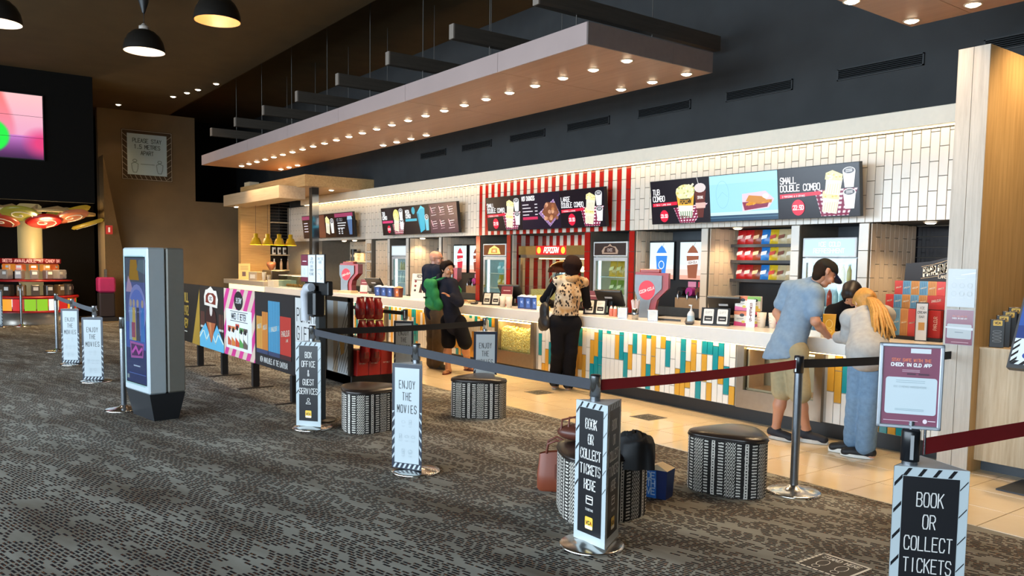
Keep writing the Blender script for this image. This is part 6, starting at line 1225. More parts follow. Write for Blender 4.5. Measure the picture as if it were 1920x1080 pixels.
# ================================================================== people: smooth skinned figures grown from joints
def seg(P, a, b, r0, r1, fl=None, n=None):
    a = np.asarray(a, float); b = np.asarray(b, float); d = b - a; L = max(float(d @ d), 1e-9)
    t = np.clip(((P - a) @ d) / L, 0, 1); q = P - a - t[..., None] * d
    r = r0 + (r1 - r0) * t
    if fl is not None:
        n = np.asarray(n, float); n = n / np.linalg.norm(n); q = q + (q @ n)[..., None] * n * (1 / fl - 1)
        return (np.sqrt((q * q).sum(-1)) - r) * min(fl, 1)
    return np.sqrt((q * q).sum(-1)) - r
def grow(prims, h, k=.03, cut=None, noise=0.):
    """surface-net mesh of a smooth union of tapered limbs; prims: (a, b, r0, r1[, flat, axis])"""
    lo = np.min([np.minimum(p[0], p[1]) - max(p[2], p[3]) for p in prims], 0) - .04; hi = np.max([np.maximum(p[0], p[1]) + max(p[2], p[3]) for p in prims], 0) + .04
    n = np.ceil((hi - lo) / h).astype(int) + 1; ax = [lo[i] + h * np.arange(n[i]) for i in range(3)]
    F = np.full(n, 1.0)
    for p in prims:
        a = np.minimum(p[0], p[1]) - max(p[2], p[3]) - .07; b = np.maximum(p[0], p[1]) + max(p[2], p[3]) + .07
        s = [slice(max(0, int((a[i] - lo[i]) / h)), min(n[i], int((b[i] - lo[i]) / h) + 2)) for i in range(3)]
        G = np.stack(np.meshgrid(*[ax[i][s[i]] for i in range(3)], indexing='ij'), -1)
        d = seg(G, *p[:4], *(p[4:6] if len(p) > 5 else ()))
        f = F[tuple(s)]; m_ = np.clip(.5 + .5 * (f - d) / k, 0, 1); F[tuple(s)] = f + (d - f) * m_ - k * m_ * (1 - m_)
    if noise or cut:
        G = np.stack(np.meshgrid(*ax, indexing='ij'), -1)
        if noise: F = F + noise * (np.sin(G[..., 0] * 31 + G[..., 2] * 17) * np.sin(G[..., 1] * 27 - G[..., 2] * 23 + 1.3) + .6 * np.sin(G[..., 2] * 52 + G[..., 0] * 38))
        if cut:
            for (pt, nr) in cut: F = np.maximum(F, (G - np.asarray(pt)) @ np.asarray(nr))
    S = F < 0; c = tuple(x - 1 for x in n)
    def cor(A, i, j, l): return A[i:i + c[0], j:j + c[1], l:l + c[2]]
    cnt = np.zeros(c); pos = np.zeros(c + (3,))
    for ax_ in range(3):
        o = [x for x in range(3) if x != ax_]
        for u in (0, 1):
            for v in (0, 1):
                A = [0, 0, 0]; A[o[0]] = u; A[o[1]] = v; B = list(A); B[ax_] = 1
                fa, fb = cor(F, *A), cor(F, *B); m_ = (fa < 0) != (fb < 0); t = np.where(m_, fa / np.where(m_, fa - fb, 1), 0)
                cnt += m_; 
                for q in range(3): pos[..., q] += np.where(m_, (t if q == ax_ else A[q]), 0)
    act = cnt > 0; idx = np.full(c, -1); idx[act] = np.arange(act.sum())
    V = lo + h * (np.argwhere(act) + pos[act] / cnt[act][:, None]); Q = []
    for ax_ in range(3):
        o = [(ax_ + 1) % 3, (ax_ + 2) % 3]; s0 = [slice(None)] * 3; s1 = [slice(None)] * 3; s0[ax_] = slice(0, -1); s1[ax_] = slice(1, None)
        ch = S[tuple(s0)] != S[tuple(s1)]; e = np.argwhere(ch); e = e[(e[:, o[0]] > 0) & (e[:, o[1]] > 0) & (e[:, o[0]] < c[o[0]]) & (e[:, o[1]] < c[o[1]])]
        if not len(e): continue
        q = []
        for du, dv in ((1, 1), (0, 1), (0, 0), (1, 0)):
            x = e.copy(); x[:, o[0]] -= du; x[:, o[1]] -= dv; q.append(idx[x[:, 0], x[:, 1], x[:, 2]])
        q = np.stack(q, 1); ins = S[tuple(s0)][tuple(e.T)]; q[~ins] = q[~ins][:, ::-1]; Q.append(q)
    return V, np.concatenate(Q)
def skin_obj(name, parts, mat, parent):
    vs = []; fs = []; o = 0
    for V, Q in parts: vs.append(V); fs.append(Q + o); o += len(V)
    V = np.concatenate(vs); Q = np.concatenate(fs); me = bpy.data.meshes.new(name); me.from_pydata(V.tolist(), [], Q.tolist()); me.materials.append(mat)
    me.polygons.foreach_set('use_smooth', [True] * len(Q)); me.update(); return link(name, me, parent)
def v3(*a): return np.array(a, float)
def unit(a): a = np.asarray(a, float); return a / max(np.linalg.norm(a), 1e-9)
def hand(w, d, up, side, s=1., curl=.3, spread=.13):
    """palm and five bent fingers; w wrist, d pointing direction, up = back-of-hand normal, side +1/-1 thumb side"""
    d = unit(d); up = unit(np.asarray(up) - d * np.dot(up, d)); x = np.cross(d, up) * side; w = np.asarray(w, float); P = []
    P.append((w - d * .03 * s, w + d * .03 * s, .024 * s, .03 * s, .62, up)); P.append((w + d * .035 * s + x * .016 * s, w + d * .08 * s + x * .02 * s, .022 * s, .02 * s, .65, up)); P.append((w + d * .035 * s - x * .014 * s, w + d * .075 * s - x * .022 * s, .022 * s, .018 * s, .65, up))
    for k, (off, L) in enumerate(((.031, .066), (.011, .076), (-.01, .07), (-.03, .055))):
        b = w + d * (.083 - .004 * abs(k - 1)) * s + x * off * s; dd = unit(d + x * (off * 4 * spread / .13)); c1 = unit(dd - up * curl); c2 = unit(dd - up * curl * 2.4); m1 = b + dd * L * .45 * s; m2 = m1 + c1 * L * .32 * s; m3 = m2 + c2 * L * .28 * s
        P += [(b - d * .015, m1, .0098 * s, .009 * s), (m1, m2, .009 * s, .0083 * s), (m2, m3, .0083 * s, .0072 * s)]
    b = w + d * .018 * s + x * .026 * s; m1 = b + unit(d * .7 + x * .8 - up * .2) * .042 * s; m2 = m1 + unit(d + x * .35 - up * .25) * .035 * s
    P += [(b - x * .008, m1, .0125 * s, .0105 * s), (m1, m2, .0105 * s, .0085 * s)]
    return grow(P, .0052, .006)
def head_prims(c, f, u, s=1.):
    f = unit(f); u = unit(np.asarray(u) - f * np.dot(u, f)); x = np.cross(f, u); c = np.asarray(c, float); H = []
    H.append((c + u * .03 * s - f * .018 * s, c + u * .03 * s + f * .012 * s, .088 * s, .084 * s, .88, x)); H.append((c - u * .02 * s + f * .02 * s, c - u * .075 * s + f * .035 * s, .066 * s, .042 * s, .9, x))
    H.append((c - u * .09 * s + f * .05 * s, c - u * .092 * s + f * .056 * s, .02 * s, .02 * s)); H.append((c + u * .015 * s + f * .088 * s, c - u * .022 * s + f * .108 * s, .009 * s, .0145 * s))
    for q in (-1, 1): H.append((c + x * q * .078 * s - u * .02 * s - f * .01 * s, c + x * q * .084 * s + u * .018 * s - f * .02 * s, .011 * s, .015 * s, .5, x)); H.append((c + x * q * .035 * s - u * .03 * s + f * .065 * s, c + x * q * .04 * s - u * .035 * s + f * .06 * s, .026 * s, .026 * s))
    H.append((c - u * .055 * s + f * .083 * s - x * .014 * s, c - u * .055 * s + f * .083 * s + x * .014 * s, .0085 * s, .0085 * s)); H.append((c + u * .035 * s + f * .08 * s - x * .035 * s, c + u * .035 * s + f * .08 * s + x * .035 * s, .0105 * s, .0105 * s))
    return H, f, u, x
SKIN = M('#c98f70', .5, 0, 0, .05, 14.)
def person(name, label, J, face, skin, heads=1.0, fem=False, hands=None, feet=True, w=1.0, body_fwd=None, upv=(0, 0, 1)):
    J = {k: v3(*v) for k, v in J.items()}; gx, gy = (J['anL'][0] + J['anR'][0]) / 2, (J['anL'][1] + J['anR'][1]) / 2
    t = thing(name, label, 'person', (gx, gy, 0)); off = v3(gx, gy, 0); J = {k: v - off for k, v in J.items()}; D = {}
    side = unit(J['shR'] - J['shL']); upt = unit(J['neck'] - J['pel']); bf = unit(np.cross(upt, side)) if body_fwd is None else unit(body_fwd); D['J'] = J; D['t'] = t; D['bf'] = bf; D['side'] = side; D['upt'] = upt
    Hd, f, u, x = head_prims(J['head'], face, upv, heads); D['head'] = (J['head'], f, u, x, heads)
    B = [(J['neck'] - upt * .03, J['head'] - u * .05 - f * .02, .058 * w, .052 * w)]
    B += [(J['shL'] * .5 + J['shR'] * .5 - upt * .03, J['chest'], .10 * w, .125 * w, .72, bf), (J['chest'], J['pel'], .125 * w, (.115 if not fem else .11) * w, .72, bf), (J['shL'], J['shR'], .058 * w, .058 * w), (J['neck'], J['shL'], .05 * w, .05 * w), (J['neck'], J['shR'], .05 * w, .05 * w), (J['hiL'], J['hiR'], .105 * w, .105 * w, .85, bf)]
    for s_ in 'LR':
        a, e, r = J['sh' + s_], J['el' + s_], J['wr' + s_]; B += [(a, e, .050 * w, .039 * w), (e, e + (r - e) * .35, .039 * w, .040 * w), (e + (r - e) * .35, r, .040 * w, .026 * w)]
        h_, k_, an, to = J['hi' + s_], J['kn' + s_], J['an' + s_], J['to' + s_]; B += [(h_, k_, .085 * w, .056 * w), (k_, k_ + (an - k_) * .35 - bf * .012, .054 * w, .056 * w), (k_ + (an - k_) * .35 - bf * .012, an, .055 * w, .036 * w)]
        fd = to - an; fd[2] = 0; fd = unit(fd); an0 = v3(an[0], an[1], 0); zz = max(0, min(an[2], J['to' + s_][2] + .06) - .085)
        hb = an0 - fd * .045; tb = an0 + fd * .155
        B += [(an, hb + v3(0, 0, .04 + zz), .036 * w, .034 * w), (hb + v3(0, 0, .036 + zz), tb - fd * .012 + v3(0, 0, .026 + zz * .2), .031 * w, .024 * w)]
        D['foot' + s_] = (hb, tb, fd, zz)
    parts = [grow(B, .0115, .028), grow(Hd, .0075, .016)]
    for s_, sd in (('L', 1), ('R', -1)):
        hd = (hands or {}).get(s_)
        dr = J['wr' + s_] - J['el' + s_] if hd is None else hd[0]; up = v3(0, 0, 1) if hd is None else hd[1]
        parts.append(hand(J['wr' + s_], dr, up, sd if hd is None or len(hd) < 4 else hd[3], heads, .35 if hd is None else hd[2]))
    o = skin_obj('body', parts, skin, t)
    for q in (-1, 1):
        c = J['head'] + u * .012 * heads + f * .077 * heads + x * q * .033 * heads; e = MB().sphere(c, .0125 * heads, 10, 7); e.build('eye', M('#e6e0da', .2), o); MB().sphere(c + f * .008 * heads, .007 * heads, 8, 6).build('iris', M('#2a1c14', .2), o)
        MB().tube([c + u * .024 * heads + x * q * -.014 * heads + f * .006, c + u * .029 * heads + f * .006, c + u * .022 * heads + x * q * .018 * heads], .004 * heads, 6).build('eyebrow', M('#3a271c', .8), o)
    MB().tube([J['head'] - u * .055 * heads + f * .089 * heads + x * q * .02 * heads for q in (-1, -.4, .4, 1)], [.003, .0055, .0055, .003], 6).build('mouth', M('#9a5248', .5), o)
    return D
def cloth(D, name, prims, mat, h=.012, k=.03, cut=None, noise=.0016): return skin_obj(name, [grow(prims, h, k, cut, noise)], mat, D['t'])
def top_prims(D, r=.018, hem=.10, sleeve=1.0, fore=0., w=1.0, loose=1.0, flare=.0):
    J = D['J']; bf = D['bf']; up = D['upt']; P = [(J['shL'] * .5 + J['shR'] * .5 - up * .03, J['chest'], .10 * w + r, .127 * w + r, .74, bf), (J['chest'], J['pel'] + up * .0, .127 * w + r, (.12 * w + r) * loose, .78, bf), (J['pel'], J['pel'] - up * hem, (.12 * w + r) * loose, (.122 * w + r + flare) * loose, .82, bf), (J['shL'], J['shR'], .060 * w + r, .060 * w + r), (J['neck'] - up * .015, J['shL'], .045 * w + r, .05 * w + r), (J['neck'] - up * .015, J['shR'], .045 * w + r, .05 * w + r)]
    for s_ in 'LR':
        a, e, q = J['sh' + s_], J['el' + s_], J['wr' + s_]; P.append((a, a + (e - a) * sleeve, .055 * w + r, (.055 - .012 * sleeve) * w + r))
        if fore: P.append((e, e + (q - e) * fore, .042 * w + r, .03 * w + r))
    return P
def leg_prims(D, r=.016, to=1.0, w=1.0, wide=0.):
    J = D['J']; bf = D['bf']; P = [(J['hiL'], J['hiR'], .108 * w + r, .108 * w + r, .88, bf), ((J['hiL'] + J['hiR']) / 2, J['pel'] + D['upt'] * .02, .115 * w + r, .112 * w + r, .85, bf)]
    for s_ in 'LR':
        h_, k_, a = J['hi' + s_], J['kn' + s_], J['an' + s_]
        e = k_ if to >= .5 else h_ + (k_ - h_) * to * 2
        P.append((h_, e, .088 * w + r, .06 * w + r + wide))
        if to > .5: P.append((k_, k_ + (a - k_) * (to - .5) * 2, .06 * w + r + wide, .048 * w + r + wide * 1.6))
    return P
def shoes(D, upper, sole, hi=.0, label=None):
    for s_ in 'LR':
        hb, tb, fd, zz = D['foot' + s_]; z = v3(0, 0, 1); J = D['J']; sd = np.cross(fd, z)
        P = [(hb + z * (.05 + zz), tb + z * (.036 + zz * .2), .044, .036), (hb + fd * .03 + z * (.06 + zz), hb + fd * .045 + z * (.09 + hi + zz), .042, .042), (tb - fd * .06 + z * (.045 + zz * .3), tb + z * (.034 + zz * .2), .042, .036, .8, z)]
        o = cloth(D, 'shoe', P, upper, .009, .02, [((0, 0, .012), (0, 0, -1))], .0)
        b = MB(); n = 18; ring = []
        for i in range(n):
            u = 2 * PI * i / n; c = math.cos(u); L = .165 if c > 0 else .105; p = hb + fd * .08 + fd * c * L + sd * math.sin(u) * (.047 if c > 0 else .04); ring.append(p)
        b.add([tuple(p + z * .003 + z * zz * .5 * (1 - (i % n) / n) * 0) for i, p in enumerate(ring)] + [tuple(p * 1 + z * (.026 + zz * .4)) for p in ring], [tuple(range(n - 1, -1, -1)), tuple(range(n, 2 * n))] + [(i, (i + 1) % n, n + (i + 1) % n, n + i) for i in range(n)], 0, False); b.build('sole', sole, o)
def hair_cap(D, mat, r=.014, low=.02, back=.06, front=.02, name='hair', vol=1.):
    c, f, u, x, s = D['head']; P = [(c + u * .038 * s - f * .02 * s, c + u * .036 * s + f * front * s * .5, .09 * s * vol + r, .084 * s * vol + r, .9, x), (c - f * .045 * s + u * .02 * s, c - f * .05 * s - u * back * s, .066 * s * vol + r, .05 * s * vol + r, .95, x)]
    return cloth(D, name, P, mat, .0075, .02, [(tuple(c + f * .03 * s - u * .0 * s), tuple(unit(f * .9 - u * .62)))], .0025)
JO = {
'man': dict(head=(-4.24, 6.68, 1.55), neck=(-4.34, 6.66, 1.46), chest=(-4.40, 6.59, 1.28), pel=(-4.45, 6.46, 0.88), shL=(-4.56, 6.63, 1.39), shR=(-4.26, 6.56, 1.36), elL=(-4.63, 6.54, 1.17), wrL=(-4.45, 6.49, 0.98), elR=(-4.19, 6.49, 1.12), wrR=(-4.20, 6.73, 0.97), hiL=(-4.53, 6.48, 0.83), hiR=(-4.35, 6.44, 0.83), knL=(-4.45, 6.42, 0.44), anL=(-4.50, 6.41, 0.10), toL=(-4.36, 6.42, 0.05), knR=(-4.26, 6.41, 0.44), anR=(-4.26, 6.53, 0.12), toR=(-4.09, 6.59, 0.05)),
'woman': dict(head=(-7.71, 6.63, 1.55), neck=(-7.68, 6.58, 1.42), chest=(-7.67, 6.53, 1.23), pel=(-7.66, 6.48, 0.92), shL=(-7.76, 6.42, 1.38), shR=(-7.62, 6.74, 1.37), elL=(-7.96, 6.38, 1.15), wrL=(-8.12, 6.66, 1.07), elR=(-7.67, 6.85, 1.09), wrR=(-7.89, 6.97, 1.09), hiL=(-7.69, 6.39, 0.87), hiR=(-7.63, 6.57, 0.86), knL=(-7.74, 6.44, 0.51), anL=(-7.92, 6.55, 0.11), toL=(-8.01, 6.63, 0.04), knR=(-7.66, 6.58, 0.50), anR=(-7.78, 6.66, 0.09), toR=(-7.88, 6.76, 0.02)),
'bald': dict(head=(-10.45, 6.28, 1.65), neck=(-10.48, 6.26, 1.52), chest=(-10.50, 6.26, 1.36), pel=(-10.50, 6.29, 0.90), shL=(-10.67, 6.27, 1.48), shR=(-10.31, 6.24, 1.47), elL=(-10.68, 6.25, 1.21), wrL=(-10.41, 6.26, 1.09), elR=(-10.29, 6.19, 1.18), wrR=(-10.26, 6.30, 1.12), hiL=(-10.59, 6.30, 0.85), hiR=(-10.39, 6.29, 0.84), knL=(-10.48, 6.26, 0.45), anL=(-10.50, 6.26, 0.07), toL=(-10.34, 6.31, 0.03), knR=(-10.30, 6.25, 0.47), anR=(-10.33, 6.25, 0.08), toR=(-10.17, 6.29, 0.03)),
'boy': dict(head=(-9.87, 6.12, 1.49), neck=(-9.93, 6.11, 1.35), chest=(-9.89, 6.13, 1.17), pel=(-9.81, 6.19, 0.79), shL=(-10.07, 6.11, 1.30), shR=(-9.77, 6.14, 1.29), elL=(-10.00, 6.17, 0.98), wrL=(-9.76, 6.26, 1.04), elR=(-9.61, 6.16, 1.04), wrR=(-9.65, 6.05, 1.11), hiL=(-9.92, 6.18, 0.74), hiR=(-9.72, 6.23, 0.73), knL=(-9.85, 6.14, 0.42), anL=(-9.81, 6.11, 0.09), toL=(-9.70, 5.95, 0.04), knR=(-9.60, 6.27, 0.44), anR=(-9.93, 6.54, 0.10), toR=(-9.78, 6.57, 0.06)),
'girl': dict(head=(-3.86, 6.71, 1.29), neck=(-3.79, 6.63, 1.21), chest=(-3.72, 6.55, 1.13), pel=(-3.57, 6.29, 0.93), shL=(-3.90, 6.58, 1.16), shR=(-3.67, 6.70, 1.20), elL=(-3.94, 6.63, 1.00), wrL=(-4.12, 6.74, 0.97), elR=(-3.81, 6.82, 1.00), wrR=(-4.00, 6.86, 0.98), hiL=(-3.65, 6.32, 0.90), hiR=(-3.52, 6.32, 0.90), knL=(-3.67, 6.34, 0.53), anL=(-3.76, 6.46, 0.12), toL=(-3.84, 6.43, 0.07), knR=(-3.55, 6.33, 0.54), anR=(-3.61, 6.40, 0.10), toR=(-3.67, 6.38, 0.03)),
'staff': dict(head=(-4.40, 7.43, 1.34), neck=(-4.51, 7.52, 1.23), chest=(-4.55, 7.53, 1.11), pel=(-4.63, 7.72, 0.79), shL=(-4.39, 7.50, 1.18), shR=(-4.64, 7.50, 1.15), elL=(-4.30, 7.36, 1.01), wrL=(-4.28, 7.16, 0.96), elR=(-4.55, 7.27, 1.00), wrR=(-4.40, 7.16, 0.96), hiL=(-4.56, 7.73, 0.77), hiR=(-4.69, 7.72, 0.76), knL=(-4.53, 7.71, 0.30), anL=(-4.53, 7.75, -0.06), toL=(-4.47, 7.58, -0.07), knR=(-4.65, 7.71, 0.28), anR=(-4.66, 7.75, -0.06), toR=(-4.59, 7.59, -0.06)),
}
def fabric_mat(name, c1, c2, sc=26.): return M(c1, .9, 0, 0, .10, sc)
TEE = fabric_mat('tee', '#7c91a6', 0); KHAKI = fabric_mat('khaki', '#9c8f70', 0); DENIM = M('#6c87a2', .9, 0, 0, .14, 30.); NAVYC = fabric_mat('navy', '#1d2230', 0); BLK = M('#131216', .85, 0, 0, .1, 30.); GREYSW = fabric_mat('sweater', '#a3a3a2', 0)
def leopard():
    mt, nt, b = nodes('leopard_fur'); tc = N(nt, 'ShaderNodeTexCoord'); mp = N(nt, 'ShaderNodeMapping'); mp.inputs['Scale'].default_value = (28, 28, 20); nt.links.new(tc.outputs['Object'], mp.inputs[0])
    vo = N(nt, 'ShaderNodeTexVoronoi', i_Scale=1.0, i_Randomness=1.0); nt.links.new(mp.outputs[0], vo.inputs['Vector']); no = N(nt, 'ShaderNodeTexNoise', i_Scale=1.4); nt.links.new(mp.outputs[0], no.inputs['Vector'])
    g2 = N(nt, 'ShaderNodeTexNoise', i_Scale=7.0); nt.links.new(tc.outputs['Object'], g2.inputs['Vector']); base = mixrgb(nt, mth(nt, 'MULTIPLY', mth(nt, 'SUBTRACT', g2.outputs['Fac'], .35), 3.), lin('#9a7446'), lin('#cdc0aa'))
    spot = mth(nt, 'LESS_THAN', mth(nt, 'ADD', vo.outputs['Distance'], mth(nt, 'MULTIPLY', no.outputs['Fac'], .35)), .56)
    nt.links.new(mixrgb(nt, spot, base, lin('#2a1f18')), b.inputs['Base Color']); b.inputs['Roughness'].default_value = .95; return mt
# ---- man in the cap leaning on the counter
D = person('person', 'man in blue-grey tee, khaki shorts and navy cap leaning on the counter', JO['man'], (.45, .72, -.5), M('#b98468', .5, 0, 0, .05, 14.), 1.0, False, {'R': (v3(.35, .9, -.12), v3(0, 0, 1), .06), 'L': (v3(.5, .6, -.5), v3(-.5, .4, .6), .4)}, upv=(.1, .5, .85))
J = D['J']; cloth(D, 't_shirt', top_prims(D, .026, .13, .62, 0, 1.06, 1.12, .015), TEE, .012, .03, [((0, 0, .79), (.12, .1, -1))], .003)
cloth(D, 'shorts', leg_prims(D, .018, .47, .98, .024), KHAKI, .012, .03, None, .002); shoes(D, M('#1b1d26', .7), M('#c9c4bc', .6)); hair_cap(D, M('#2a1e16', .8), .004, .02, .05, .01)
c, f, u, x, s = D['head']; crown = grow([(c + u * .04 - f * .02, c + u * .045 + f * .012, .098, .094, .92, x)], .008, .02, [(tuple(c + u * .028), tuple(-u))]); cp = skin_obj('cap', [crown], M('#262420', .85), D['t'])
br = MB(); bc = c + u * .038 + f * .085; n = 14; P0 = []
for i in range(n + 1): a_ = -1.25 + 2.5 * i / n; P0.append(bc - f * .05 + f * (.15 * math.cos(a_)) + x * .085 * math.sin(a_) - u * (.03 * math.cos(a_)) - u * .012 * abs(math.sin(a_)))
Q0 = [bc - f * .05 + x * .085 * math.sin(-1.25 + 2.5 * i / n) * .98 + f * .03 * math.cos(-1.25 + 2.5 * i / n) for i in range(n + 1)]
br.add([tuple(p) for p in P0 + Q0] + [tuple(p - u * .006) for p in P0 + Q0], [(i, i + 1, n + 2 + i, n + 1 + i) for i in range(n)] + [(2 * n + 2 + i, 3 * n + 3 + i, 3 * n + 4 + i, 2 * n + 3 + i) for i in range(n)] + [(i, 2 * n + 2 + i, 2 * n + 3 + i, i + 1) for i in range(n)], 0, True); br.build('brim', M('#232c4a', .8), cp)
# ---- woman in the leopard vest
D = person('person', 'woman with short dark hair in a leopard-print fur vest seen from behind', JO['woman'], (-.66, .72, -.15), M('#b98a70', .5, 0, 0, .05, 14.), .98, True)
J = D['J']; cloth(D, 'sleeves', top_prims(D, .010, .02, 1.0, .95, .96)[6:], BLK, .011, .025); bf = D['bf']
vp = top_prims(D, .034, .045, .05, 0, .98, 1.06, .015)[:6]; vp[3] = (J['shL'] * .97 + J['shR'] * .03, J['shR'] * .97 + J['shL'] * .03, .07, .07); vp[4] = (J['neck'], J['shL'] * .95 + J['neck'] * .05, .07, .064); vp[5] = (J['neck'], J['shR'] * .95 + J['neck'] * .05, .07, .064)
cloth(D, 'fur_vest', vp, leopard(), .012, .03, [((0, 0, .965), (0, 0, -1))], .004)
nk = J['neck']; cr = [nk + v3(.075 * math.cos(a_), .075 * math.sin(a_), .0 + .012 * math.sin(a_ * 1)) for a_ in np.linspace(0, 2 * PI, 13)]
cloth(D, 'fur_collar', [(a_, b_, .036, .036) for a_, b_ in zip(cr, cr[1:])], M('#a8865e', .95, 0, 0, .2, 60.), .009, .02, None, .005)
cloth(D, 'trousers', leg_prims(D, .022, 1.02, .96, .004), BLK, .012, .025); shoes(D, M('#121114', .6), M('#b9b4ac', .6)); c, f, u, x, s = D['head']
cloth(D, 'hair', [(c + u * .04 - f * .03, c + u * .04 + f * .01, .125, .115, .95, x), (c - f * .055 + u * .02, c - f * .06 - u * .06, .105, .07, 1.1, x), (c + x * .05, c + x * .06 - u * .04, .05, .03), (c - x * .05, c - x * .06 - u * .04, .05, .03)], M('#1d0f0c', .9, 0, 0, .2, 30.), .008, .025, [(tuple(c + f * .035), tuple(unit(f * .9 - u * .5)))], .004)
bgm = M('#141318', .55, 0, 0, .1, 12.); bl = D['J']['hiL']; bx = thing('shoulder_bag', 'black slouchy shoulder bag hanging at the side of the leopard-vest woman', 'bag', tuple(v3(*D['t'].location) + v3(0, 0, 0)))
ctr = J['hiL'] + (J['elL'] - J['hiL']) * .42 - D['side'] * .10; lo_ = ctr - v3(0, 0, .10)
o = skin_obj('pouch', [grow([(lo_ - bf * .08 - v3(0, 0, .03), lo_ + bf * .08 - v3(0, 0, .03), .095, .095, .6, D['side']), (ctr + v3(0, 0, .04) - bf * .05, ctr + v3(0, 0, .04) + bf * .05, .07, .07, .6, D['side']), (lo_, ctr + v3(0, 0, .05), .085, .075, .6, D['side'])], .011, .04, None, .002)], bgm, bx)
MB().tube([ctr + v3(0, 0, .04) - bf * .03, J['shL'] - D['side'] * .055 - v3(0, 0, .1), J['shL'] + v3(0, 0, .105) - D['side'] * .01, J['shL'] - D['side'] * .06 + bf * .07 - v3(0, 0, .1), ctr + v3(0, 0, .04) + bf * .05], .008, 7).build('strap', bgm, bx)
# ---- bald man with glasses
D = person('person', 'bald man with glasses in a navy jumper and brown trousers', JO['bald'], (.72, .66, -.05), M('#c08a72', .45, 0, 0, .05, 14.), 1.0)
J = D['J']; cloth(D, 'jumper', top_prims(D, .026, .06, 1.0, .92, 1.05, 1.02), NAVYC, .012, .03, None, .002); cloth(D, 'trousers', leg_prims(D, .024, .99, 1.0, .012), M('#5a4a3a', .9, 0, 0, .1, 26.), .012, .03, None, .0025); shoes(D, M('#4a4436', .8, 0, 0, .35, 30.), M('#2a2722', .7)); c, f, u, x, s = D['head']
g = MB(); 
for q in (-1, 1): ct_ = c + u * .012 + f * .1 + x * q * .034; g.tube([ct_ + x * .024 * math.cos(a_) + u * .017 * math.sin(a_) for a_ in np.linspace(0, 2 * PI, 13)], .0028, 5); g.tube([ct_ + x * q * .026, c + x * q * .082 + u * .014 + f * .05, c + x * q * .085 + u * .012 - f * .02], .0028, 5)
g.tube([c + u * .014 + f * .102 - x * .01, c + u * .014 + f * .102 + x * .01], .0028, 5); g.build('glasses', M('#2a2422', .4), D['t'])
# ---- boy with the green backpack
D = person('person', 'boy in a dark hoodie and black shorts with arms folded, looking back', JO['boy'], (.97, .12, -.05), M('#b5805f', .5, 0, 0, .05, 14.), .95, body_fwd=(.55, .83, 0))
J = D['J']; bf = D['bf']; cloth(D, 'hoodie', top_prims(D, .026, .09, 1.0, .95, .95, 1.08), M('#20212b', .9, 0, 0, .12, 22.), .012, .03, None, .002); cloth(D, 'hood', [(J['neck'] - bf * .06 - v3(0, 0, .01), J['neck'] - bf * .07 + v3(0, 0, .03), .075, .06, .8, bf), (J['neck'] - bf * .03 + D['side'] * .05, J['neck'] + bf * .05 + D['side'] * .05, .04, .03), (J['neck'] - bf * .03 - D['side'] * .05, J['neck'] + bf * .05 - D['side'] * .05, .04, .03)], M('#20212b', .9, 0, 0, .12, 22.), .01, .02)
cloth(D, 'shorts', leg_prims(D, .026, .46, .95, .022), BLK, .012, .03, None, .0022); c, f, u, x, s = D['head']
cloth(D, 'hair', [(c + u * .042 - f * .02, c + u * .045 + f * .02, .102, .095, .92, x), (c - f * .05 + u * .02, c - f * .05 - u * .035, .075, .055, 1.0, x), (c + u * .075 + f * .03 + x * .03, c + u * .08 + f * .06 - x * .02, .04, .028)], M('#1c120e', .85, 0, 0, .2, 40.), .0075, .02, [(tuple(c + f * .045 + u * .035), tuple(unit(f * .85 - u * .65)))], .005)
for s_ in 'LR':
    hb, tb, fd, zz = D['foot' + s_]; sd = np.cross(fd, v3(0, 0, 1)); b = MB(); n = 16; ring = [hb + fd * .08 + fd * math.cos(2 * PI * i / n) * .13 + sd * math.sin(2 * PI * i / n) * .045 for i in range(n)]
    b.add([tuple(p + v3(0, 0, .001)) for p in ring] + [tuple(p + v3(0, 0, .014)) for p in ring], [tuple(range(n - 1, -1, -1)), tuple(range(n, 2 * n))] + [(i, (i + 1) % n, n + (i + 1) % n, n + i) for i in range(n)]); o = b.build('flip_flop', M('#6a3028', .7), D['t']); MB().tube([tb - fd * .03 + v3(0, 0, .05), tb - fd * .1 + sd * .04 + v3(0, 0, .05), tb - fd * .14 + sd * .045 + v3(0, 0, .02)], .005, 6).tube([tb - fd * .03 + v3(0, 0, .05), tb - fd * .1 - sd * .04 + v3(0, 0, .05), tb - fd * .14 - sd * .045 + v3(0, 0, .02)], .005, 6).build('strap', M('#5a2620', .7), o)
bp = thing('backpack', 'green canvas backpack worn by the boy with folded arms', 'backpack', tuple(D['t'].location)); GRN = M('#2f7a48', .8, 0, 0, .12, 22.); bk = J['chest'] - bf * .2 - v3(0, 0, .04); up = D['upt']; sd = D['side']
o = skin_obj('main_pack', [grow([(bk + up * .16 - sd * .07, bk + up * .16 + sd * .07, .075, .075, .8, bf), (bk - up * .14 - sd * .09, bk - up * .14 + sd * .09, .085, .085, .8, bf), (bk - sd * .05, bk + sd * .05, .10, .10, .75, bf)], .011, .05, None, .002)], GRN, bp)
skin_obj('front_pocket', [grow([(bk - bf * .07 - up * .13 - sd * .06, bk - bf * .07 - up * .13 + sd * .06, .06, .06, .7, bf), (bk - bf * .06 - up * .05 - sd * .05, bk - bf * .06 - up * .05 + sd * .05, .05, .05, .7, bf)], .011, .03, None, .002)], M('#3a8a54', .8, 0, 0, .12, 22.), bp); MB().box(-.03, .03, -.01, .01, -.012, .012).build('buckle', MAT_BLACK, bp, tuple(bk - bf * .125 - up * .04))
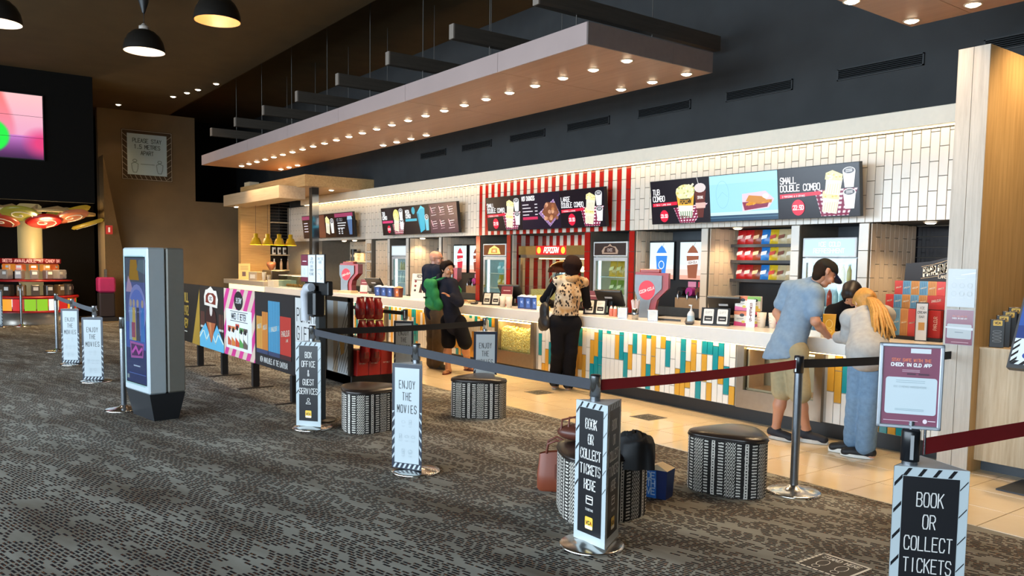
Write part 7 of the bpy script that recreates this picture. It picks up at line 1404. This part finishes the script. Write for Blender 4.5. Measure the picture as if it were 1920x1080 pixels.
for q, sh in ((-1, 'shL'), (1, 'shR')): MB().tube([bk + up * .2 + sd * q * .07, J[sh] - sd * q * .06 - bf * .05 + up * .09, J[sh] - sd * q * .05 + up * .085 + bf * .05, J[sh] - sd * q * .03 + bf * .125 - up * .08, J['chest'] + sd * q * .15 + bf * .06 - up * .1, bk - up * .15 + sd * q * .1], .017, 8).build('shoulder_strap', GRN, bp)
# ---- girl leaning on the counter
D = person('person', 'blonde girl in a grey sweater and wide jeans bent over the counter', JO['girl'], (-.72, .45, -.55), M('#d0a088', .5, 0, 0, .05, 14.), .97, True, {'L': (v3(-.85, .5, -.05), v3(0, 0, 1), .2), 'R': (v3(-.9, .3, -.05), v3(0, 0, 1), .2)}, upv=(-.4, .4, .8))
J = D['J']; cloth(D, 'sweater', top_prims(D, .03, .05, 1.0, .85, .95, 1.12), GREYSW, .012, .03, None, .003); cloth(D, 'jeans', leg_prims(D, .016, .99, .95, .012), DENIM, .011, .014, None, .0022); shoes(D, M('#17171b', .6), M('#e2dfd8', .5)); c, f, u, x, s = D['head']; HB = M('#b5813c', .55, 0, 0, .22, 46.)
cloth(D, 'hair', [(c + u * .04 - f * .02, c + u * .04 + f * .02, .1, .095, .92, x), (c - f * .05 + u * .02, c - f * .06 - u * .05, .075, .06, 1.0, x), (c + u * .06 - f * .08, c + u * .02 - f * .12, .04, .035)], HB, .008, .02, [(tuple(c + f * .035), tuple(unit(f * .85 - u * .6)))], .003)
hr = MB(); rr = random.Random(21); a0 = c - f * .085 + u * .02; dirs = unit(J['pel'] - J['neck']); rgt = unit(np.cross(dirs, v3(0, 0, 1)))
if rgt @ v3(.59, .8, 0) < 0: rgt = -rgt
bkn = v3(.75, -.62, .25)
for k in range(46):
    q = rr.uniform(-1, 1); e = rr.uniform(.25, .4); w_ = rr.uniform(.2, 1.)
    p1 = a0 + dirs * .08 + rgt * (.02 + .035 * q) + bkn * .09 * w_; p2 = a0 + dirs * .19 + rgt * (.04 + .06 * q) + bkn * (.09 * w_ + .06) - v3(0, 0, .02); p3 = a0 + dirs * e + rgt * (.07 + .085 * q) + bkn * (.07 * w_ + .07) - v3(0, 0, .05); p4 = p3 + dirs * .05 + rgt * rr.uniform(-.02, .05) - v3(0, 0, .05)
    hr.tube([a0 + rgt * .015 * q, p1, p2, p3, p4], [.014, .017, .015, .011, .004], 6)
hr.build('ponytail', HB, D['t'])
# ---- staff member behind the counter
js = dict(JO['staff']); 
for s_ in 'LR':
    for k_, z in (('kn', .45), ('an', .09), ('to', .04)): p = js[k_ + s_]; js[k_ + s_] = (p[0], p[1] + (.08 if k_ != 'to' else 0.1), z)
D = person('person', 'dark-haired staff member in black bending over behind the counter', js, (.25, -.7, -.65), M('#c09074', .5, 0, 0, .05, 14.), .97, True, {'L': (v3(-.3, -.9, -.1), v3(0, 0, 1), .35), 'R': (v3(.5, -.8, -.1), v3(0, 0, 1), .35)}, upv=(.1, -.6, .8), body_fwd=(.1, -.95, -.2))
J = D['J']; cloth(D, 'black_shirt', top_prims(D, .022, .06, 1.0, .7, .96, 1.05), BLK, .012, .03, None, .002); cloth(D, 'trousers', leg_prims(D, .018, .98, .98, .008), BLK, .013, .03); shoes(D, M('#151416', .6), M('#242326', .6)); c, f, u, x, s = D['head']
cloth(D, 'hair', [(c + u * .045 - f * .02, c + u * .045 + f * .025, .102, .095, .92, x), (c - f * .05 + u * .02, c - f * .06 - u * .06, .08, .07, 1.0, x), (c + x * .07 + u * .02, c + x * .085 - u * .12, .035, .02), (c - x * .07 + u * .02, c - x * .085 - u * .12, .035, .02)], M('#171012', .45, 0, 0, .2, 40.), .008, .02, [(tuple(c + f * .065), tuple(unit(f * .85 - u * .6)))], .003)
